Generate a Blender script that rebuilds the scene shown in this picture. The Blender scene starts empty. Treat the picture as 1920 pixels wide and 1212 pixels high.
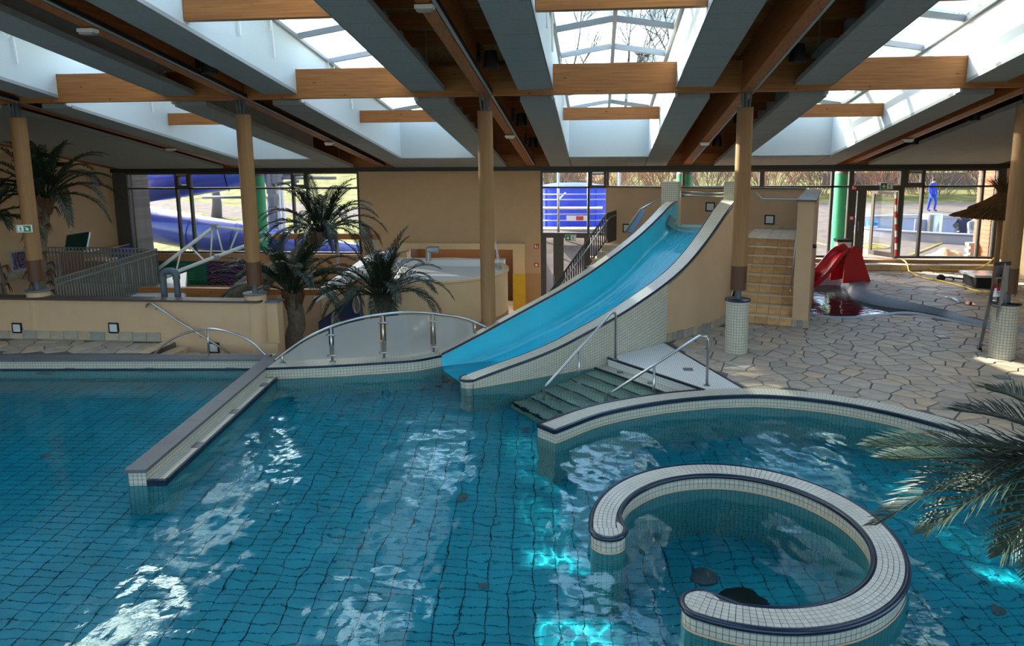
import bpy, math, random
from mathutils import Vector, Matrix
random.seed(7)
SC = bpy.context.scene
COL = SC.collection
# ---------------------------------------------------------------- camera
FPX, PPX, PPY = 1296.29, 991.98, 490.0
YAW, PITCH, ROLL = 0.10131, 0.15202, -0.00742
EYE = Vector((0, 0, 3.92))
_F = Vector((-math.sin(YAW)*math.cos(PITCH), math.cos(YAW)*math.cos(PITCH), -math.sin(PITCH)))
_R = Vector((math.cos(YAW), math.sin(YAW), 0)); _U = _R.cross(_F)
_R2 = _R*math.cos(ROLL)+_U*math.sin(ROLL); _U2 = -_R*math.sin(ROLL)+_U*math.cos(ROLL)
cd = bpy.data.cameras.new('camera'); cam = bpy.data.objects.new('camera', cd); COL.objects.link(cam)
cd.sensor_width = 36; cd.sensor_fit = 'HORIZONTAL'; cd.lens = FPX/1920*36
cd.shift_x = (960-PPX)/1920; cd.shift_y = (PPY-606)/1920; cd.clip_end = 400
m3 = Matrix((_R2, _U2, -_F)).transposed(); m4 = m3.to_4x4(); m4.translation = EYE
cam.matrix_world = m4; SC.camera = cam
def ray(u, v): return _F+_R2*((u-PPX)/FPX)-_U2*((v-PPY)/FPX)
def atz(u, v, z): d = ray(u, v); return EYE+d*((z-EYE.z)/d.z)
def aty(u, v, y): d = ray(u, v); return EYE+d*(y/d.y)
def atx(u, v, x): d = ray(u, v); return EYE+d*(x/d.x)
# ---------------------------------------------------------------- light
SUN_TRAVEL = Vector((1.50, -1.10, -1.0)).normalized()
w = bpy.data.worlds.new('sky'); SC.world = w; w.use_nodes = True
wn = w.node_tree; wn.nodes.clear()
wo = wn.nodes.new('ShaderNodeOutputWorld'); wb = wn.nodes.new('ShaderNodeBackground'); ws = wn.nodes.new('ShaderNodeTexSky')
ws.sky_type = 'NISHITA'; ws.sun_disc = False; ws.sun_elevation = math.asin(-SUN_TRAVEL.z)
ws.sun_rotation = math.atan2(-SUN_TRAVEL.x, -SUN_TRAVEL.y); ws.air_density = 1.0; ws.dust_density = 2.5; ws.ozone_density = 1.0
wb.inputs['Strength'].default_value = 0.75
wn.links.new(ws.outputs[0], wb.inputs[0]); wn.links.new(wb.outputs[0], wo.inputs[0])
sl = bpy.data.lights.new('sun', 'SUN'); sun = bpy.data.objects.new('sun', sl); COL.objects.link(sun)
sl.energy = 13.0; sl.cycles.is_caustics_light = True; sl.angle = math.radians(0.6); sl.color = (1, .93, .82)
sun.rotation_euler = SUN_TRAVEL.to_track_quat('-Z', 'Y').to_euler(); sun.location = (-30, 40, 40)
SC.view_settings.view_transform = 'Standard'; SC.view_settings.look = 'None'
SC.view_settings.gamma = 1.0; SC.view_settings.use_curve_mapping = False
SC.view_settings.exposure = 0.9
# ---------------------------------------------------------------- helpers
WM = {}
def wmat(o):
    return WM.get(o.name, Matrix.Identity(4))
class MB:
    def __init__(s): s.v = []; s.f = []; s.uv = {}
    def add(s, vs, fs, uvs=None):
        n = len(s.v); s.v += [tuple(q) for q in vs]
        for k, f in enumerate(fs):
            if uvs and uvs[k]: s.uv[len(s.f)] = {f[i]+n: uvs[k][i] for i in range(len(f))}
            s.f.append(tuple(i+n for i in f))
        return s
    def box(s, x0, y0, z0, x1, y1, z1):
        x0, x1 = sorted((x0, x1)); y0, y1 = sorted((y0, y1)); z0, z1 = sorted((z0, z1))
        return s.add([(x0,y0,z0),(x1,y0,z0),(x1,y1,z0),(x0,y1,z0),(x0,y0,z1),(x1,y0,z1),(x1,y1,z1),(x0,y1,z1)],
                     [(3,2,1,0),(4,5,6,7),(0,1,5,4),(1,2,6,5),(2,3,7,6),(3,0,4,7)])
    def sbox(s, x0, x1, y0, y1, zlo, zhi):   # zlo/zhi: functions of y (sloped slabs)
        return s.add([(x0,y0,zlo(y0)),(x1,y0,zlo(y0)),(x1,y1,zlo(y1)),(x0,y1,zlo(y1)),(x0,y0,zhi(y0)),(x1,y0,zhi(y0)),(x1,y1,zhi(y1)),(x0,y1,zhi(y1))],
                     [(3,2,1,0),(4,5,6,7),(0,1,5,4),(1,2,6,5),(2,3,7,6),(3,0,4,7)])
    def bar(s, a, b, w, h, up=(0,0,1)):       # rectangular bar from a to b
        a, b, up = Vector(a), Vector(b), Vector(up); t = (b-a).normalized(); r = t.cross(up)
        if r.length < 1e-4: r = t.cross(Vector((0, 1, 0)))
        r.normalize(); q = r.cross(t); r *= w/2; q *= h/2
        vs = [a-r-q, a+r-q, a+r+q, a-r+q, b-r-q, b+r-q, b+r+q, b-r+q]
        return s.add(vs, [(0,1,2,3),(7,6,5,4),(4,5,1,0),(5,6,2,1),(6,7,3,2),(7,4,0,3)])
    def tube(s, pts, r, n=8, cap=True, closed=False):
        pts = [Vector(p) for p in pts]; m = len(pts); rs = r if isinstance(r, (list, tuple)) else [r]*m
        vs = []; ref = None
        for i, p in enumerate(pts):
            if closed: t = pts[(i+1) % m]-pts[i-1]
            else: t = pts[min(i+1, m-1)]-pts[max(i-1, 0)]
            t.normalize()
            if ref is None: ref = Vector((0, 0, 1)) if abs(t.z) < .9 else Vector((1, 0, 0))
            a = (ref-t*ref.dot(t)).normalized(); ref = a; b = t.cross(a)
            for k in range(n):
                an = 2*math.pi*k/n; vs.append(p+(a*math.cos(an)+b*math.sin(an))*rs[i])
        fs = []; L = m if closed else m-1
        for i in range(L):
            for k in range(n):
                j = (i+1) % m; fs.append((i*n+k, i*n+(k+1) % n, j*n+(k+1) % n, j*n+k))
        if cap and not closed: fs += [tuple(range(n-1, -1, -1)), tuple((m-1)*n+k for k in range(n))]
        return s.add(vs, fs)
    def lathe(s, prof, c=(0, 0, 0), n=24, a0=0, a1=2*math.pi):
        full = abs(a1-a0-2*math.pi) < 1e-6; k = n if full else n+1; vs = []; fs = []; uvs = []
        for r, z in prof:
            for i in range(k):
                a = a0+(a1-a0)*i/n; vs.append((c[0]+r*math.cos(a), c[1]+r*math.sin(a), c[2]+z))
        d = 0
        for j in range(len(prof)-1):
            (r0, z0), (r1, z1) = prof[j], prof[j+1]; e = d+math.hypot(r1-r0, z1-z0); rr = max(r0, r1)
            for i in range(n):
                i2 = (i+1) % k; fs.append((j*k+i, j*k+i2, (j+1)*k+i2, (j+1)*k+i))
                u0, u1 = rr*(a1-a0)*i/n, rr*(a1-a0)*(i+1)/n; uvs.append([(u0, d), (u1, d), (u1, e), (u0, e)])
            d = e
        if full:
            if prof[0][0] > 1e-5: fs.append(tuple(range(k-1, -1, -1))); uvs.append(None)
            if prof[-1][0] > 1e-5: fs.append(tuple((len(prof)-1)*k+i for i in range(k))); uvs.append(None)
        return s.add(vs, fs, uvs)
    def prism(s, poly, z0, z1, bottom=True):
        n = len(poly); vs = [(p[0], p[1], z0) for p in poly]+[(p[0], p[1], z1) for p in poly]
        fs = [tuple(range(n, 2*n))]+([tuple(range(n-1, -1, -1))] if bottom else [])
        fs += [(i, (i+1) % n, n+(i+1) % n, n+i) for i in range(n)]
        return s.add(vs, fs)
    def sweep(s, rows, closed=False, capends=True):   # rows: list of equal-length rings of points (open profiles)
        k = len(rows[0]); vs = [p for r in rows for p in r]; fs = []; uvs = []
        acc = [0.0]
        for i in range(1, len(rows)): acc.append(acc[-1]+sum((Vector(rows[i][j])-Vector(rows[i-1][j])).length for j in range(k))/k)
        pr = [0.0]
        for j in range(1, k): pr.append(pr[-1]+(Vector(rows[len(rows)//2][j])-Vector(rows[len(rows)//2][j-1])).length)
        for i in range(len(rows)-1):
            for j in range(k-1):
                fs.append((i*k+j, (i+1)*k+j, (i+1)*k+j+1, i*k+j+1))
                uvs.append([(acc[i], pr[j]), (acc[i+1], pr[j]), (acc[i+1], pr[j+1]), (acc[i], pr[j+1])])
        if capends:
            fs += [tuple(range(k)), tuple((len(rows)-1)*k+j for j in range(k-1, -1, -1))]; uvs += [None, None]
        return s.add(vs, fs, uvs)
def autouv(me, given):
    uvl = me.uv_layers.new(name='UVMap'); d = uvl.data
    for p in me.polygons:
        g = given.get(p.index); n = p.normal
        if g:
            for li in p.loop_indices: d[li].uv = g[me.loops[li].vertex_index]
            continue
        if abs(n.z) > .7: e1, e2 = Vector((1, 0, 0)), Vector((0, 1, 0))
        else:
            e1 = Vector((-n.y, n.x, 0)).normalized(); e2 = n.cross(e1)
        for li in p.loop_indices:
            q = me.vertices[me.loops[li].vertex_index].co; d[li].uv = (q.dot(e1), q.dot(e2))
def mk(name, mb, mat, parent=None, smooth=False, origin=None, fix=True, **props):
    vs = [Vector(p) for p in mb.v]
    if origin is None:
        if parent is None:
            xs = [p.x for p in vs]; ys = [p.y for p in vs]; zs = [p.z for p in vs]
            origin = Vector(((min(xs)+max(xs))/2, (min(ys)+max(ys))/2, min(zs)))
        else: origin = sum(vs, Vector())/len(vs)
    origin = Vector(origin)
    me = bpy.data.meshes.new(name); me.from_pydata([p-origin for p in vs], [], mb.f)
    if fix:
        import bmesh as _b
        bm = _b.new(); bm.from_mesh(me); _b.ops.recalc_face_normals(bm, faces=bm.faces); bm.to_mesh(me); bm.free()
    me.update(); autouv(me, mb.uv)
    me.materials.append(M[mat] if isinstance(mat, str) else mat)
    if smooth: me.shade_smooth() if smooth is True else me.set_sharp_from_angle(angle=math.radians(smooth))
    if smooth and smooth is not True:
        for p in me.polygons: p.use_smooth = True
    o = bpy.data.objects.new(name, me); COL.objects.link(o)
    place(o, origin, parent)
    for k, v in props.items(): o[k] = v
    return o
def place(o, loc, parent=None, rz=0.0):
    o.location = loc
    if rz: o.rotation_euler = (0, 0, rz)
    if parent is not None:
        o.parent = parent; o.location = Vector(loc)-parent_loc(parent)
def parent_loc(p):
    l = Vector(p.location)
    while p.parent: p = p.parent; l += Vector(p.location)
    return l
def inst(name, src, loc, parent=None, rot=None, scale=None, **props):
    o = bpy.data.objects.new(name, src.data); COL.objects.link(o); place(o, loc, parent)
    if rot: o.rotation_euler = rot
    if scale: o.scale = scale
    for k, v in props.items(): o[k] = v
    return o
def empty(name, loc, label=None, category=None, group=None, kind=None):
    o = bpy.data.objects.new(name, None); COL.objects.link(o); o.location = loc; o.empty_display_size = .1
    return tag(o, label, category, group, kind)
def tag(o, label=None, category=None, group=None, kind=None):
    if label: o['label'] = label
    if category: o['category'] = category
    if group: o['group'] = group
    if kind: o['kind'] = kind
    return o
def struct(name, mb, mat, label=None, **k):
    return tag(mk(name, mb, mat, **k), label, kind='structure')
def crom(P, n=8):
    P = [Vector(p) for p in P]; Q = [P[0]*2-P[1]]+P+[P[-1]*2-P[-2]]; out = []
    for i in range(1, len(Q)-2):
        a, b, c, d = Q[i-1:i+3]
        for j in range(n):
            t = j/n; out.append(((b*2)+(c-a)*t+(a*2-b*5+c*4-d)*t*t+(b*3-a-c*3+d)*t**3)*.5)
    out.append(P[-1]); return out
def offs(P, d):       # offset a planar polyline to its left by d (list or float)
    out = []
    for i, p in enumerate(P):
        t = P[min(i+1, len(P)-1)]-P[max(i-1, 0)]; n = Vector((-t.y, t.x, 0)).normalized()
        out.append(p+n*(d[i] if isinstance(d, list) else d))
    return out
# ---------------------------------------------------------------- materials
M = {}
def srgb(r, g, b):
    f = lambda c: (c/255/12.92 if c/255 <= .04045 else ((c/255+.055)/1.055)**2.4)
    return (f(r), f(g), f(b), 1)
def newmat(name):
    m = bpy.data.materials.new(name); m.use_nodes = True; nt = m.node_tree
    b = nt.nodes['Principled BSDF']; M[name] = m
    return m, nt, b, nt.nodes, nt.links
def plain(name, col, rough=.6, metal=0, noise=0, nscale=8, bump=0, bscale=40, spec=.5):
    m, nt, b, N, L = newmat(name)
    b.inputs['Base Color'].default_value = col; b.inputs['Roughness'].default_value = rough; b.inputs['Metallic'].default_value = metal
    b.inputs['Specular IOR Level'].default_value = spec
    if noise or bump: tc = N.new('ShaderNodeTexCoord')
    if noise:
        t = N.new('ShaderNodeTexNoise'); t.inputs['Scale'].default_value = nscale; t.inputs['Detail'].default_value = 6
        L.new(tc.outputs['Object'], t.inputs['Vector'])
        r = N.new('ShaderNodeMapRange'); r.inputs[1].default_value = .3; r.inputs[2].default_value = .7; r.inputs[3].default_value = 1-noise; r.inputs[4].default_value = 1+noise
        L.new(t.outputs[0], r.inputs[0])
        x = N.new('ShaderNodeVectorMath'); x.operation = 'SCALE'; x.inputs[0].default_value = col[:3]; L.new(r.outputs[0], x.inputs['Scale'])
        L.new(x.outputs[0], b.inputs['Base Color'])
    if bump:
        t2 = N.new('ShaderNodeTexNoise'); t2.inputs['Scale'].default_value = bscale; t2.inputs['Detail'].default_value = 5
        L.new(tc.outputs['Object'], t2.inputs['Vector'])
        bp = N.new('ShaderNodeBump'); bp.inputs['Strength'].default_value = bump; bp.inputs['Distance'].default_value = .02
        L.new(t2.outputs[0], bp.inputs['Height']); L.new(bp.outputs[0], b.inputs['Normal'])
    return m
def wood(name, c0, c1, axis, rough=.55, knots=True):
    m, nt, b, N, L = newmat(name); b.inputs['Roughness'].default_value = rough
    tc = N.new('ShaderNodeTexCoord'); mp = N.new('ShaderNodeMapping'); L.new(tc.outputs['Object'], mp.inputs[0])
    s = [26, 26, 26]; s[axis] = .8; mp.inputs['Scale'].default_value = s
    t = N.new('ShaderNodeTexNoise'); t.inputs['Scale'].default_value = 1.6; t.inputs['Detail'].default_value = 6; t.inputs['Distortion'].default_value = .6
    L.new(mp.outputs[0], t.inputs['Vector'])
    cr = N.new('ShaderNodeValToRGB'); cr.color_ramp.elements[0].position = .25; cr.color_ramp.elements[0].color = c0
    cr.color_ramp.elements[1].position = .75; cr.color_ramp.elements[1].color = c1; L.new(t.outputs[0], cr.inputs[0])
    out = cr.outputs[0]
    if knots:
        m2 = N.new('ShaderNodeMapping'); L.new(tc.outputs['Object'], m2.inputs[0]); s2 = [8, 8, 8]; s2[axis] = 3.2; m2.inputs['Scale'].default_value = s2
        v = N.new('ShaderNodeTexVoronoi'); v.inputs['Scale'].default_value = 1.0; L.new(m2.outputs[0], v.inputs['Vector'])
        c2 = N.new('ShaderNodeValToRGB'); c2.color_ramp.elements[0].position = .06; c2.color_ramp.elements[0].color = (.25, .2, .18, 1)
        c2.color_ramp.elements[1].position = .13; c2.color_ramp.elements[1].color = (1, 1, 1, 1); L.new(v.outputs['Distance'], c2.inputs[0])
        mx = N.new('ShaderNodeMix'); mx.data_type = 'RGBA'; mx.blend_type = 'MULTIPLY'; mx.inputs[0].default_value = 1
        L.new(out, mx.inputs[6]); L.new(c2.outputs[0], mx.inputs[7]); out = mx.outputs[2]
    L.new(out, b.inputs['Base Color']); return m
def mosaic(name, ca, cb, grout, size=.055, mortar=.003, rough=.35, bump=.4, water=None):
    m, nt, b, N, L = newmat(name); b.inputs['Roughness'].default_value = rough
    uv = N.new('ShaderNodeUVMap'); uv.uv_map = 'UVMap'
    t = N.new('ShaderNodeTexBrick'); t.offset = 0; t.squash = 1; L.new(uv.outputs[0], t.inputs['Vector'])
    t.inputs['Color1'].default_value = ca; t.inputs['Color2'].default_value = cb; t.inputs['Mortar'].default_value = grout
    t.inputs['Scale'].default_value = 1; t.inputs['Mortar Size'].default_value = mortar; t.inputs['Mortar Smooth'].default_value = .1
    t.inputs['Brick Width'].default_value = size; t.inputs['Row Height'].default_value = size
    L.new(t.outputs['Color'], b.inputs['Base Color'])
    bp = N.new('ShaderNodeBump'); bp.invert = True; bp.inputs['Strength'].default_value = bump; bp.inputs['Distance'].default_value = .003
    L.new(t.outputs['Fac'], bp.inputs['Height']); L.new(bp.outputs[0], b.inputs['Normal']); return m
def glass(name, tint, refl=1.0, rough=0.0, haze=0, hazecol=(1, 1, 1, 1)):
    m, nt, b, N, L = newmat(name); N.remove(b); o = N['Material Output']
    tr = N.new('ShaderNodeBsdfTransparent'); tr.inputs[0].default_value = tint
    gl = N.new('ShaderNodeBsdfGlossy'); gl.inputs['Roughness'].default_value = rough
    fr = N.new('ShaderNodeFresnel'); fr.inputs[0].default_value = 1.45
    mu = N.new('ShaderNodeMath'); mu.operation = 'MULTIPLY'; mu.inputs[1].default_value = refl; L.new(fr.outputs[0], mu.inputs[0])
    base = tr.outputs[0]
    if haze:
        df = N.new('ShaderNodeBsdfDiffuse'); df.inputs[0].default_value = hazecol; tl = N.new('ShaderNodeBsdfTranslucent'); tl.inputs[0].default_value = hazecol
        ad = N.new('ShaderNodeMixShader'); ad.inputs[0].default_value = .5; L.new(df.outputs[0], ad.inputs[1]); L.new(tl.outputs[0], ad.inputs[2])
        hm = N.new('ShaderNodeMixShader'); hm.inputs[0].default_value = haze; L.new(base, hm.inputs[1]); L.new(ad.outputs[0], hm.inputs[2]); base = hm.outputs[0]
    mx = N.new('ShaderNodeMixShader'); L.new(mu.outputs[0], mx.inputs[0]); L.new(base, mx.inputs[1]); L.new(gl.outputs[0], mx.inputs[2])
    L.new(mx.outputs[0], o.inputs['Surface']); return m
def attrmix(name, stops, rough=.6, bump=.15, bscale=30, spec=.4):
    # per-object random tone: alike pieces differ a little; grain by noise
    m, nt, b, N, L = newmat(name); b.inputs['Roughness'].default_value = rough; b.inputs['Specular IOR Level'].default_value = spec
    oi = N.new('ShaderNodeObjectInfo'); at = N.new('ShaderNodeAttribute'); at.attribute_name = 'tone'
    ad = N.new('ShaderNodeMath'); ad.operation = 'ADD'; L.new(oi.outputs['Random'], ad.inputs[0]); L.new(at.outputs['Fac'], ad.inputs[1])
    fr = N.new('ShaderNodeMath'); fr.operation = 'FRACT'; L.new(ad.outputs[0], fr.inputs[0])
    cr = N.new('ShaderNodeValToRGB'); e = cr.color_ramp.elements
    e[0].color = stops[0]; e[1].color = stops[-1]
    for i, c in enumerate(stops[1:-1]): q = e.new((i+1)/(len(stops)-1)); q.color = c
    L.new(fr.outputs[0], cr.inputs[0])
    tc = N.new('ShaderNodeTexCoord'); t = N.new('ShaderNodeTexNoise'); t.inputs['Scale'].default_value = bscale*.3; t.inputs['Detail'].default_value = 7; L.new(tc.outputs['Object'], t.inputs['Vector'])
    r = N.new('ShaderNodeMapRange'); r.inputs[1].default_value = .3; r.inputs[2].default_value = .7; r.inputs[3].default_value = .82; r.inputs[4].default_value = 1.15; L.new(t.outputs[0], r.inputs[0])
    x = N.new('ShaderNodeVectorMath'); x.operation = 'SCALE'; L.new(cr.outputs[0], x.inputs[0]); L.new(r.outputs[0], x.inputs['Scale']); L.new(x.outputs[0], b.inputs['Base Color'])
    if bump:
        bp = N.new('ShaderNodeBump'); bp.inputs['Strength'].default_value = bump; bp.inputs['Distance'].default_value = .01; L.new(t.outputs[0], bp.inputs['Height']); L.new(bp.outputs[0], b.inputs['Normal'])
    return m
wood('beam_wood_x', srgb(140, 80, 32), srgb(184, 120, 58), 0)
wood('beam_wood_y', srgb(140, 74, 28), srgb(182, 108, 50), 1)
wood('joist_wood', srgb(150, 90, 42), srgb(184, 118, 60), 0, knots=False)
wood('column_wood', srgb(132, 94, 56), srgb(154, 112, 68), 2, .6, knots=False)
plain('column_paint', srgb(84, 50, 26), .5)
plain('osb', srgb(150, 116, 66), .8, noise=.4, nscale=18)
plain('panel', srgb(158, 160, 156), .95, noise=.1, nscale=60, bump=.4, bscale=160, spec=.1)
plain('shaft_white', srgb(202, 211, 212), .7)
plain('frame_grey', srgb(150, 154, 154), .45)
plain('frame_dark', srgb(72, 68, 62), .5)
plain('steel_dark', srgb(28, 27, 26), .45)
plain('black', srgb(18, 18, 19), .5)
plain('rubber_black', srgb(26, 26, 28), .8)
plain('cream', srgb(192, 160, 124), .85, noise=.03, nscale=3)
plain('cream_dark', srgb(178, 138, 98), .85, noise=.03, nscale=3)
plain('cream_light', srgb(212, 186, 146), .8, noise=.03, nscale=3)
plain('steel', srgb(176, 178, 176), .28, metal=1)
plain('alu', srgb(190, 192, 194), .35, metal=1)
plain('white', srgb(232, 232, 228), .5)
plain('grey_plastic', srgb(78, 88, 94), .45)
plain('granite', srgb(92, 94, 98), .45, noise=.35, nscale=120, bump=.1, bscale=200)
plain('navy', srgb(22, 34, 52), .25)
plain('grout', srgb(70, 78, 78), .9)
plain('cap_brown', srgb(72, 58, 50), .45)
mosaic('mosaic', srgb(196, 190, 170), srgb(186, 181, 162), srgb(92, 88, 80))
mosaic('mosaic_tray', srgb(222, 222, 214), srgb(214, 215, 206), srgb(140, 142, 138), size=.04, mortar=.0025)
mosaic('mosaic_blue', srgb(36, 50, 98), srgb(30, 42, 84), srgb(60, 70, 100), size=.05)
mosaic('mosaic_yellow', srgb(222, 186, 52), srgb(212, 176, 44), srgb(170, 140, 40), size=.06)
glass('window_glass', (.77, .79, .80, 1), .8)
glass('sky_glass', (.84, .95, .95, 1), .8)
glass('frosted', (.75, .76, .76, 1), .7, haze=.55, hazecol=srgb(212, 210, 204))
# ================================================================ roof and ceiling
YC, YW = 13.76, 22.78
SL = .1665
COLX = [-12.25, -7.25, -2.25, 2.75, 7.75]
SKX = [-10.02, -4.87, .27, 5.46]
XL, XR = -16.95, 12.62
Y0 = -3.0                       # the hall goes on behind the camera
SY0, SY1 = 1.2, 20.9            # skylight shafts
HW, PW = 1.17, 1.85
zb = lambda y: 5.07-SL*(y-YC)                 # underside of the long beams
zp1 = lambda y: 5.17-SL*(y-13.66)             # underside of acoustic panels before the cross beam
zp2 = lambda y: 4.99-SL*(y-14.0)              # ... and beyond it
ze = lambda y: 5.88-SL*(y-16.2)               # eaves of the roof lights
zd = lambda y: ze(y)-.22                      # underside of roof deck
sh = lambda f, d: (lambda y: f(y)+d)
# roof deck (OSB) in strips between the shafts
edges = [XL-.6]+[x for c in SKX for x in (c-HW-.06, c+HW+.06)]+[XR+.6]
ceil = empty('ceiling', (0, 10, 6), kind='structure'); ceil['label'] = 'dark timber roof underside between the skylights'
for i in range(0, len(edges), 2):
    mk('roof_deck', MB().sbox(edges[i], edges[i+1], Y0, 24.0, zd, sh(zd, .2)), 'osb', ceil)
for c in SKX:
    mk('roof_deck', MB().sbox(c-HW-.06, c+HW+.06, SY1+.06, 24.0, zd, sh(zd, .2)), 'osb', ceil)
    mk('roof_deck', MB().sbox(c-HW-.06, c+HW+.06, Y0, SY0-.06, zd, sh(zd, .2)), 'osb', ceil)
# joists across each gap
js = {}
for i in range(0, len(edges), 2):
    a, b = edges[i]+.02, edges[i+1]-.02
    y = 2.0
    while y < 22.5:
        key = (i,)
        if abs(y-YC) > .25:
            if key not in js:
                js[key] = mk('joist', MB().box(a, y-.05, zd(y)-.26, b, y+.05, zd(y)+.02), 'joist_wood', ceil)
                js[key+('o',)] = (Vector(js[key].location), y)
            else:
                l, yy = js[key+('o',)]
                o = bpy.data.objects.new('joist', js[key].data); COL.objects.link(o); o.parent = ceil
                o.location = l+Vector((0, y-yy, -SL*(y-yy)))
        y += .92
# long glulam beams over each column line, with a conduit rail along the side
ordn = ['first', 'second', 'third', 'fourth', 'fifth']
for k, x in enumerate(COLX):
    o = struct('roof_beam', MB().sbox(x-.1, x+.1, Y0, 22.75, zb, sh(zb, .72)), 'beam_wood_y', 'long sloping glulam roof beam over the %s column from the left' % ordn[k])
    r = mk('cable_rail', MB().sbox(x+.11, x+.17, 6, 22.6, sh(zb, .02), sh(zb, .09)), 'steel_dark', o)
    mk('cable_cover', MB().sbox(x+.115, x+.165, 6, 22.6, sh(zb, .005), sh(zb, .02)), 'frame_grey', o)
# cross beam on the column row, one length per bay
def crossbeam(x0, x1, y, zlo, h, t, name, label, mat='beam_wood_x'):
    return struct(name, MB().box(x0, y-t/2, zlo, x1, y+t/2, zlo+h), mat, label)
bx = [XL]+COLX+[XR]
bn = ['left end bay', 'first skylight bay', 'second skylight bay', 'third skylight bay', 'fourth skylight bay', 'right end bay']
for i in range(6):
    crossbeam(bx[i]+(.1 if i else 0), bx[i+1]-(.1 if i < 5 else 0), YC, 5.08, .57, .2, 'cross_beam', 'horizontal glulam cross beam on the column row, %s' % bn[i])
for i, c in enumerate(SKX):
    crossbeam(c-HW+.01, c+HW-.01, 10.0, 5.9, .34, .16, 'shaft_tie_beam', 'near timber tie spanning the %s skylight shaft from the left' % ordn[i])
    crossbeam(c-HW+.01, c+HW-.01, 17.4, 4.77, .3, .14, 'shaft_tie_beam', 'far timber tie spanning the %s skylight shaft from the left' % ordn[i])
# shafts, roof lights, acoustic panels
def split_run(y0, y1, st):  # cuts a length into equal pieces
    n = max(1, round((y1-y0)/st)); return [(y0+(y1-y0)*k/n, y0+(y1-y0)*(k+1)/n) for k in range(n)]
for i, c in enumerate(SKX):
    s = empty('skylight', (c, 12, 6.3), 'glazed roof light over the %s white shaft from the left' % ordn[i], kind='structure')
    for sg in (-1, 1):
        xa, xb_ = c+sg*HW, c+sg*(HW+.05)
        # lining in two lengths: it hangs to the panel level on either side of the cross beam
        m = MB(); a, b = min(xa, xb_), max(xa, xb_)
        m.sbox(a, b, SY0, 13.655, sh(zp1, .02), ze); mk('shaft_wall', m, 'shaft_white', s)
        m = MB().sbox(a, b, 13.865, SY1, sh(zp2, .02), ze); mk('shaft_wall', m, 'shaft_white', s)
        mk('shaft_wall', MB().sbox(a, b, 13.655, 13.865, lambda y: 5.66, ze), 'shaft_white', s)
        mk('edge_trim', MB().sbox(c+sg*(HW-.004)-.006, c+sg*(HW-.004)+.006, SY0, 13.655, sh(zp1, -.004), sh(zp1, .06)), 'frame_grey', s)
        mk('edge_trim', MB().sbox(c+sg*(HW-.004)-.006, c+sg*(HW-.004)+.006, 14.0, SY1, sh(zp2, -.004), sh(zp2, .06)), 'frame_grey', s)
        mk('eave_frame', MB().sbox(min(xa, xa-sg*.07), max(xa, xa-sg*.07), SY0, SY1, sh(ze, -.04), sh(ze, .03)), 'frame_grey', s)
    mk('shaft_wall', MB().box(c-HW, SY1, zp2(SY1)+.02, c+HW, SY1+.05, ze(SY1)+.2), 'shaft_white', s)
    mk('shaft_wall', MB().box(c-HW, SY0-.05, zp1(SY0)+.02, c+HW, SY0, ze(SY0)+.2), 'shaft_white', s)
    RH = .2
    mk('ridge_bar', MB().sbox(c-.04, c+.04, SY0, SY1, sh(ze, RH-.06), sh(ze, RH+.06)), 'frame_grey', s)
    ys = [SY0]+[2.6+1.6*k for k in range(12)]+[SY1]
    for k, y in enumerate(ys[1:-1]):
        for sg in (-1, 1):
            mk('rafter', MB().bar((c+sg*HW, y, ze(y)+.02), (c+sg*.03, y, ze(y)+RH), .09, .11), 'frame_grey', s)
    for k in range(len(ys)-1):
        a, b = ys[k], ys[k+1]
        for sg in (-1, 1):
            x0, x1 = c+sg*HW, c
            g = MB().add([(x0, a, ze(a)+.03), (x1, a, ze(a)+RH+.05), (x1, b, ze(b)+RH+.05), (x0, b, ze(b)+.03)], [(0, 1, 2, 3)])
            mk('glass_pane', g, 'sky_glass', s)
    # opening motors hanging on the left lining
    for y in (11.4, 12.6, 15.6, 16.6):
        mk('opener_rod', MB().tube([(c-HW+.05, y, ze(y)+.02), (c-HW+.06, y+.05, ze(y)-.75)], .022, 8), 'white', s)
        mk('opener_cable', MB().tube(crom([(c-HW+.05, y, ze(y)-.02), (c-HW+.1, y-.15, ze(y)-.3), (c-HW+.06, y-.3, ze(y)-.1), (c-HW+.05, y-.35, ze(y)+.03)], 5), .008, 5), 'white', s)
    # acoustic panels round the shaft
    for nm, sec, zf, (ya, yb) in (('before', 1, zp1, (SY0, 13.655)), ('beyond', 2, zp2, (14.0, 22.62))):
        r = empty('acoustic_raft', (c, (ya+yb)/2, zf((ya+yb)/2)), 'grey acoustic ceiling panels framing the %s skylight from the left, %s the cross beam' % (ordn[i], nm), 'ceiling panel', 'acoustic ceiling rafts')
        for sg in (-1, 1):
            a, b = sorted((c+sg*(HW+.01), c+sg*PW)); src = None
            for (p, q) in split_run(ya, yb, .62):
                m = MB().sbox(a, b, p+.006, q-.006, zf, sh(zf, .1))
                if src is None: src = mk('panel', m, 'panel', r); sp = (Vector(src.location), p)
                else:
                    o = bpy.data.objects.new('panel', src.data); COL.objects.link(o); o.parent = r
                    o.location = sp[0]+Vector((0, p-sp[1], -SL*(p-sp[1])))
        if sec == 2:
            for k in range(4):
                xa = c-HW+.01+k*(2*HW-.02)/4
                mk('panel', MB().sbox(xa+.003, xa+(2*HW-.02)/4-.003, SY1+.06, yb, zf, sh(zf, .1)), 'panel', r)
        for sg in (-1, 1):
            for y in (ya+1, (ya+yb)/2, yb-1):
                mk('hanger', MB().tube([(c+sg*(PW-.1), y, zf(y)+.09), (c+sg*(PW-.1), y, zd(y))], .008, 5), 'frame_grey', r)
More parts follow.
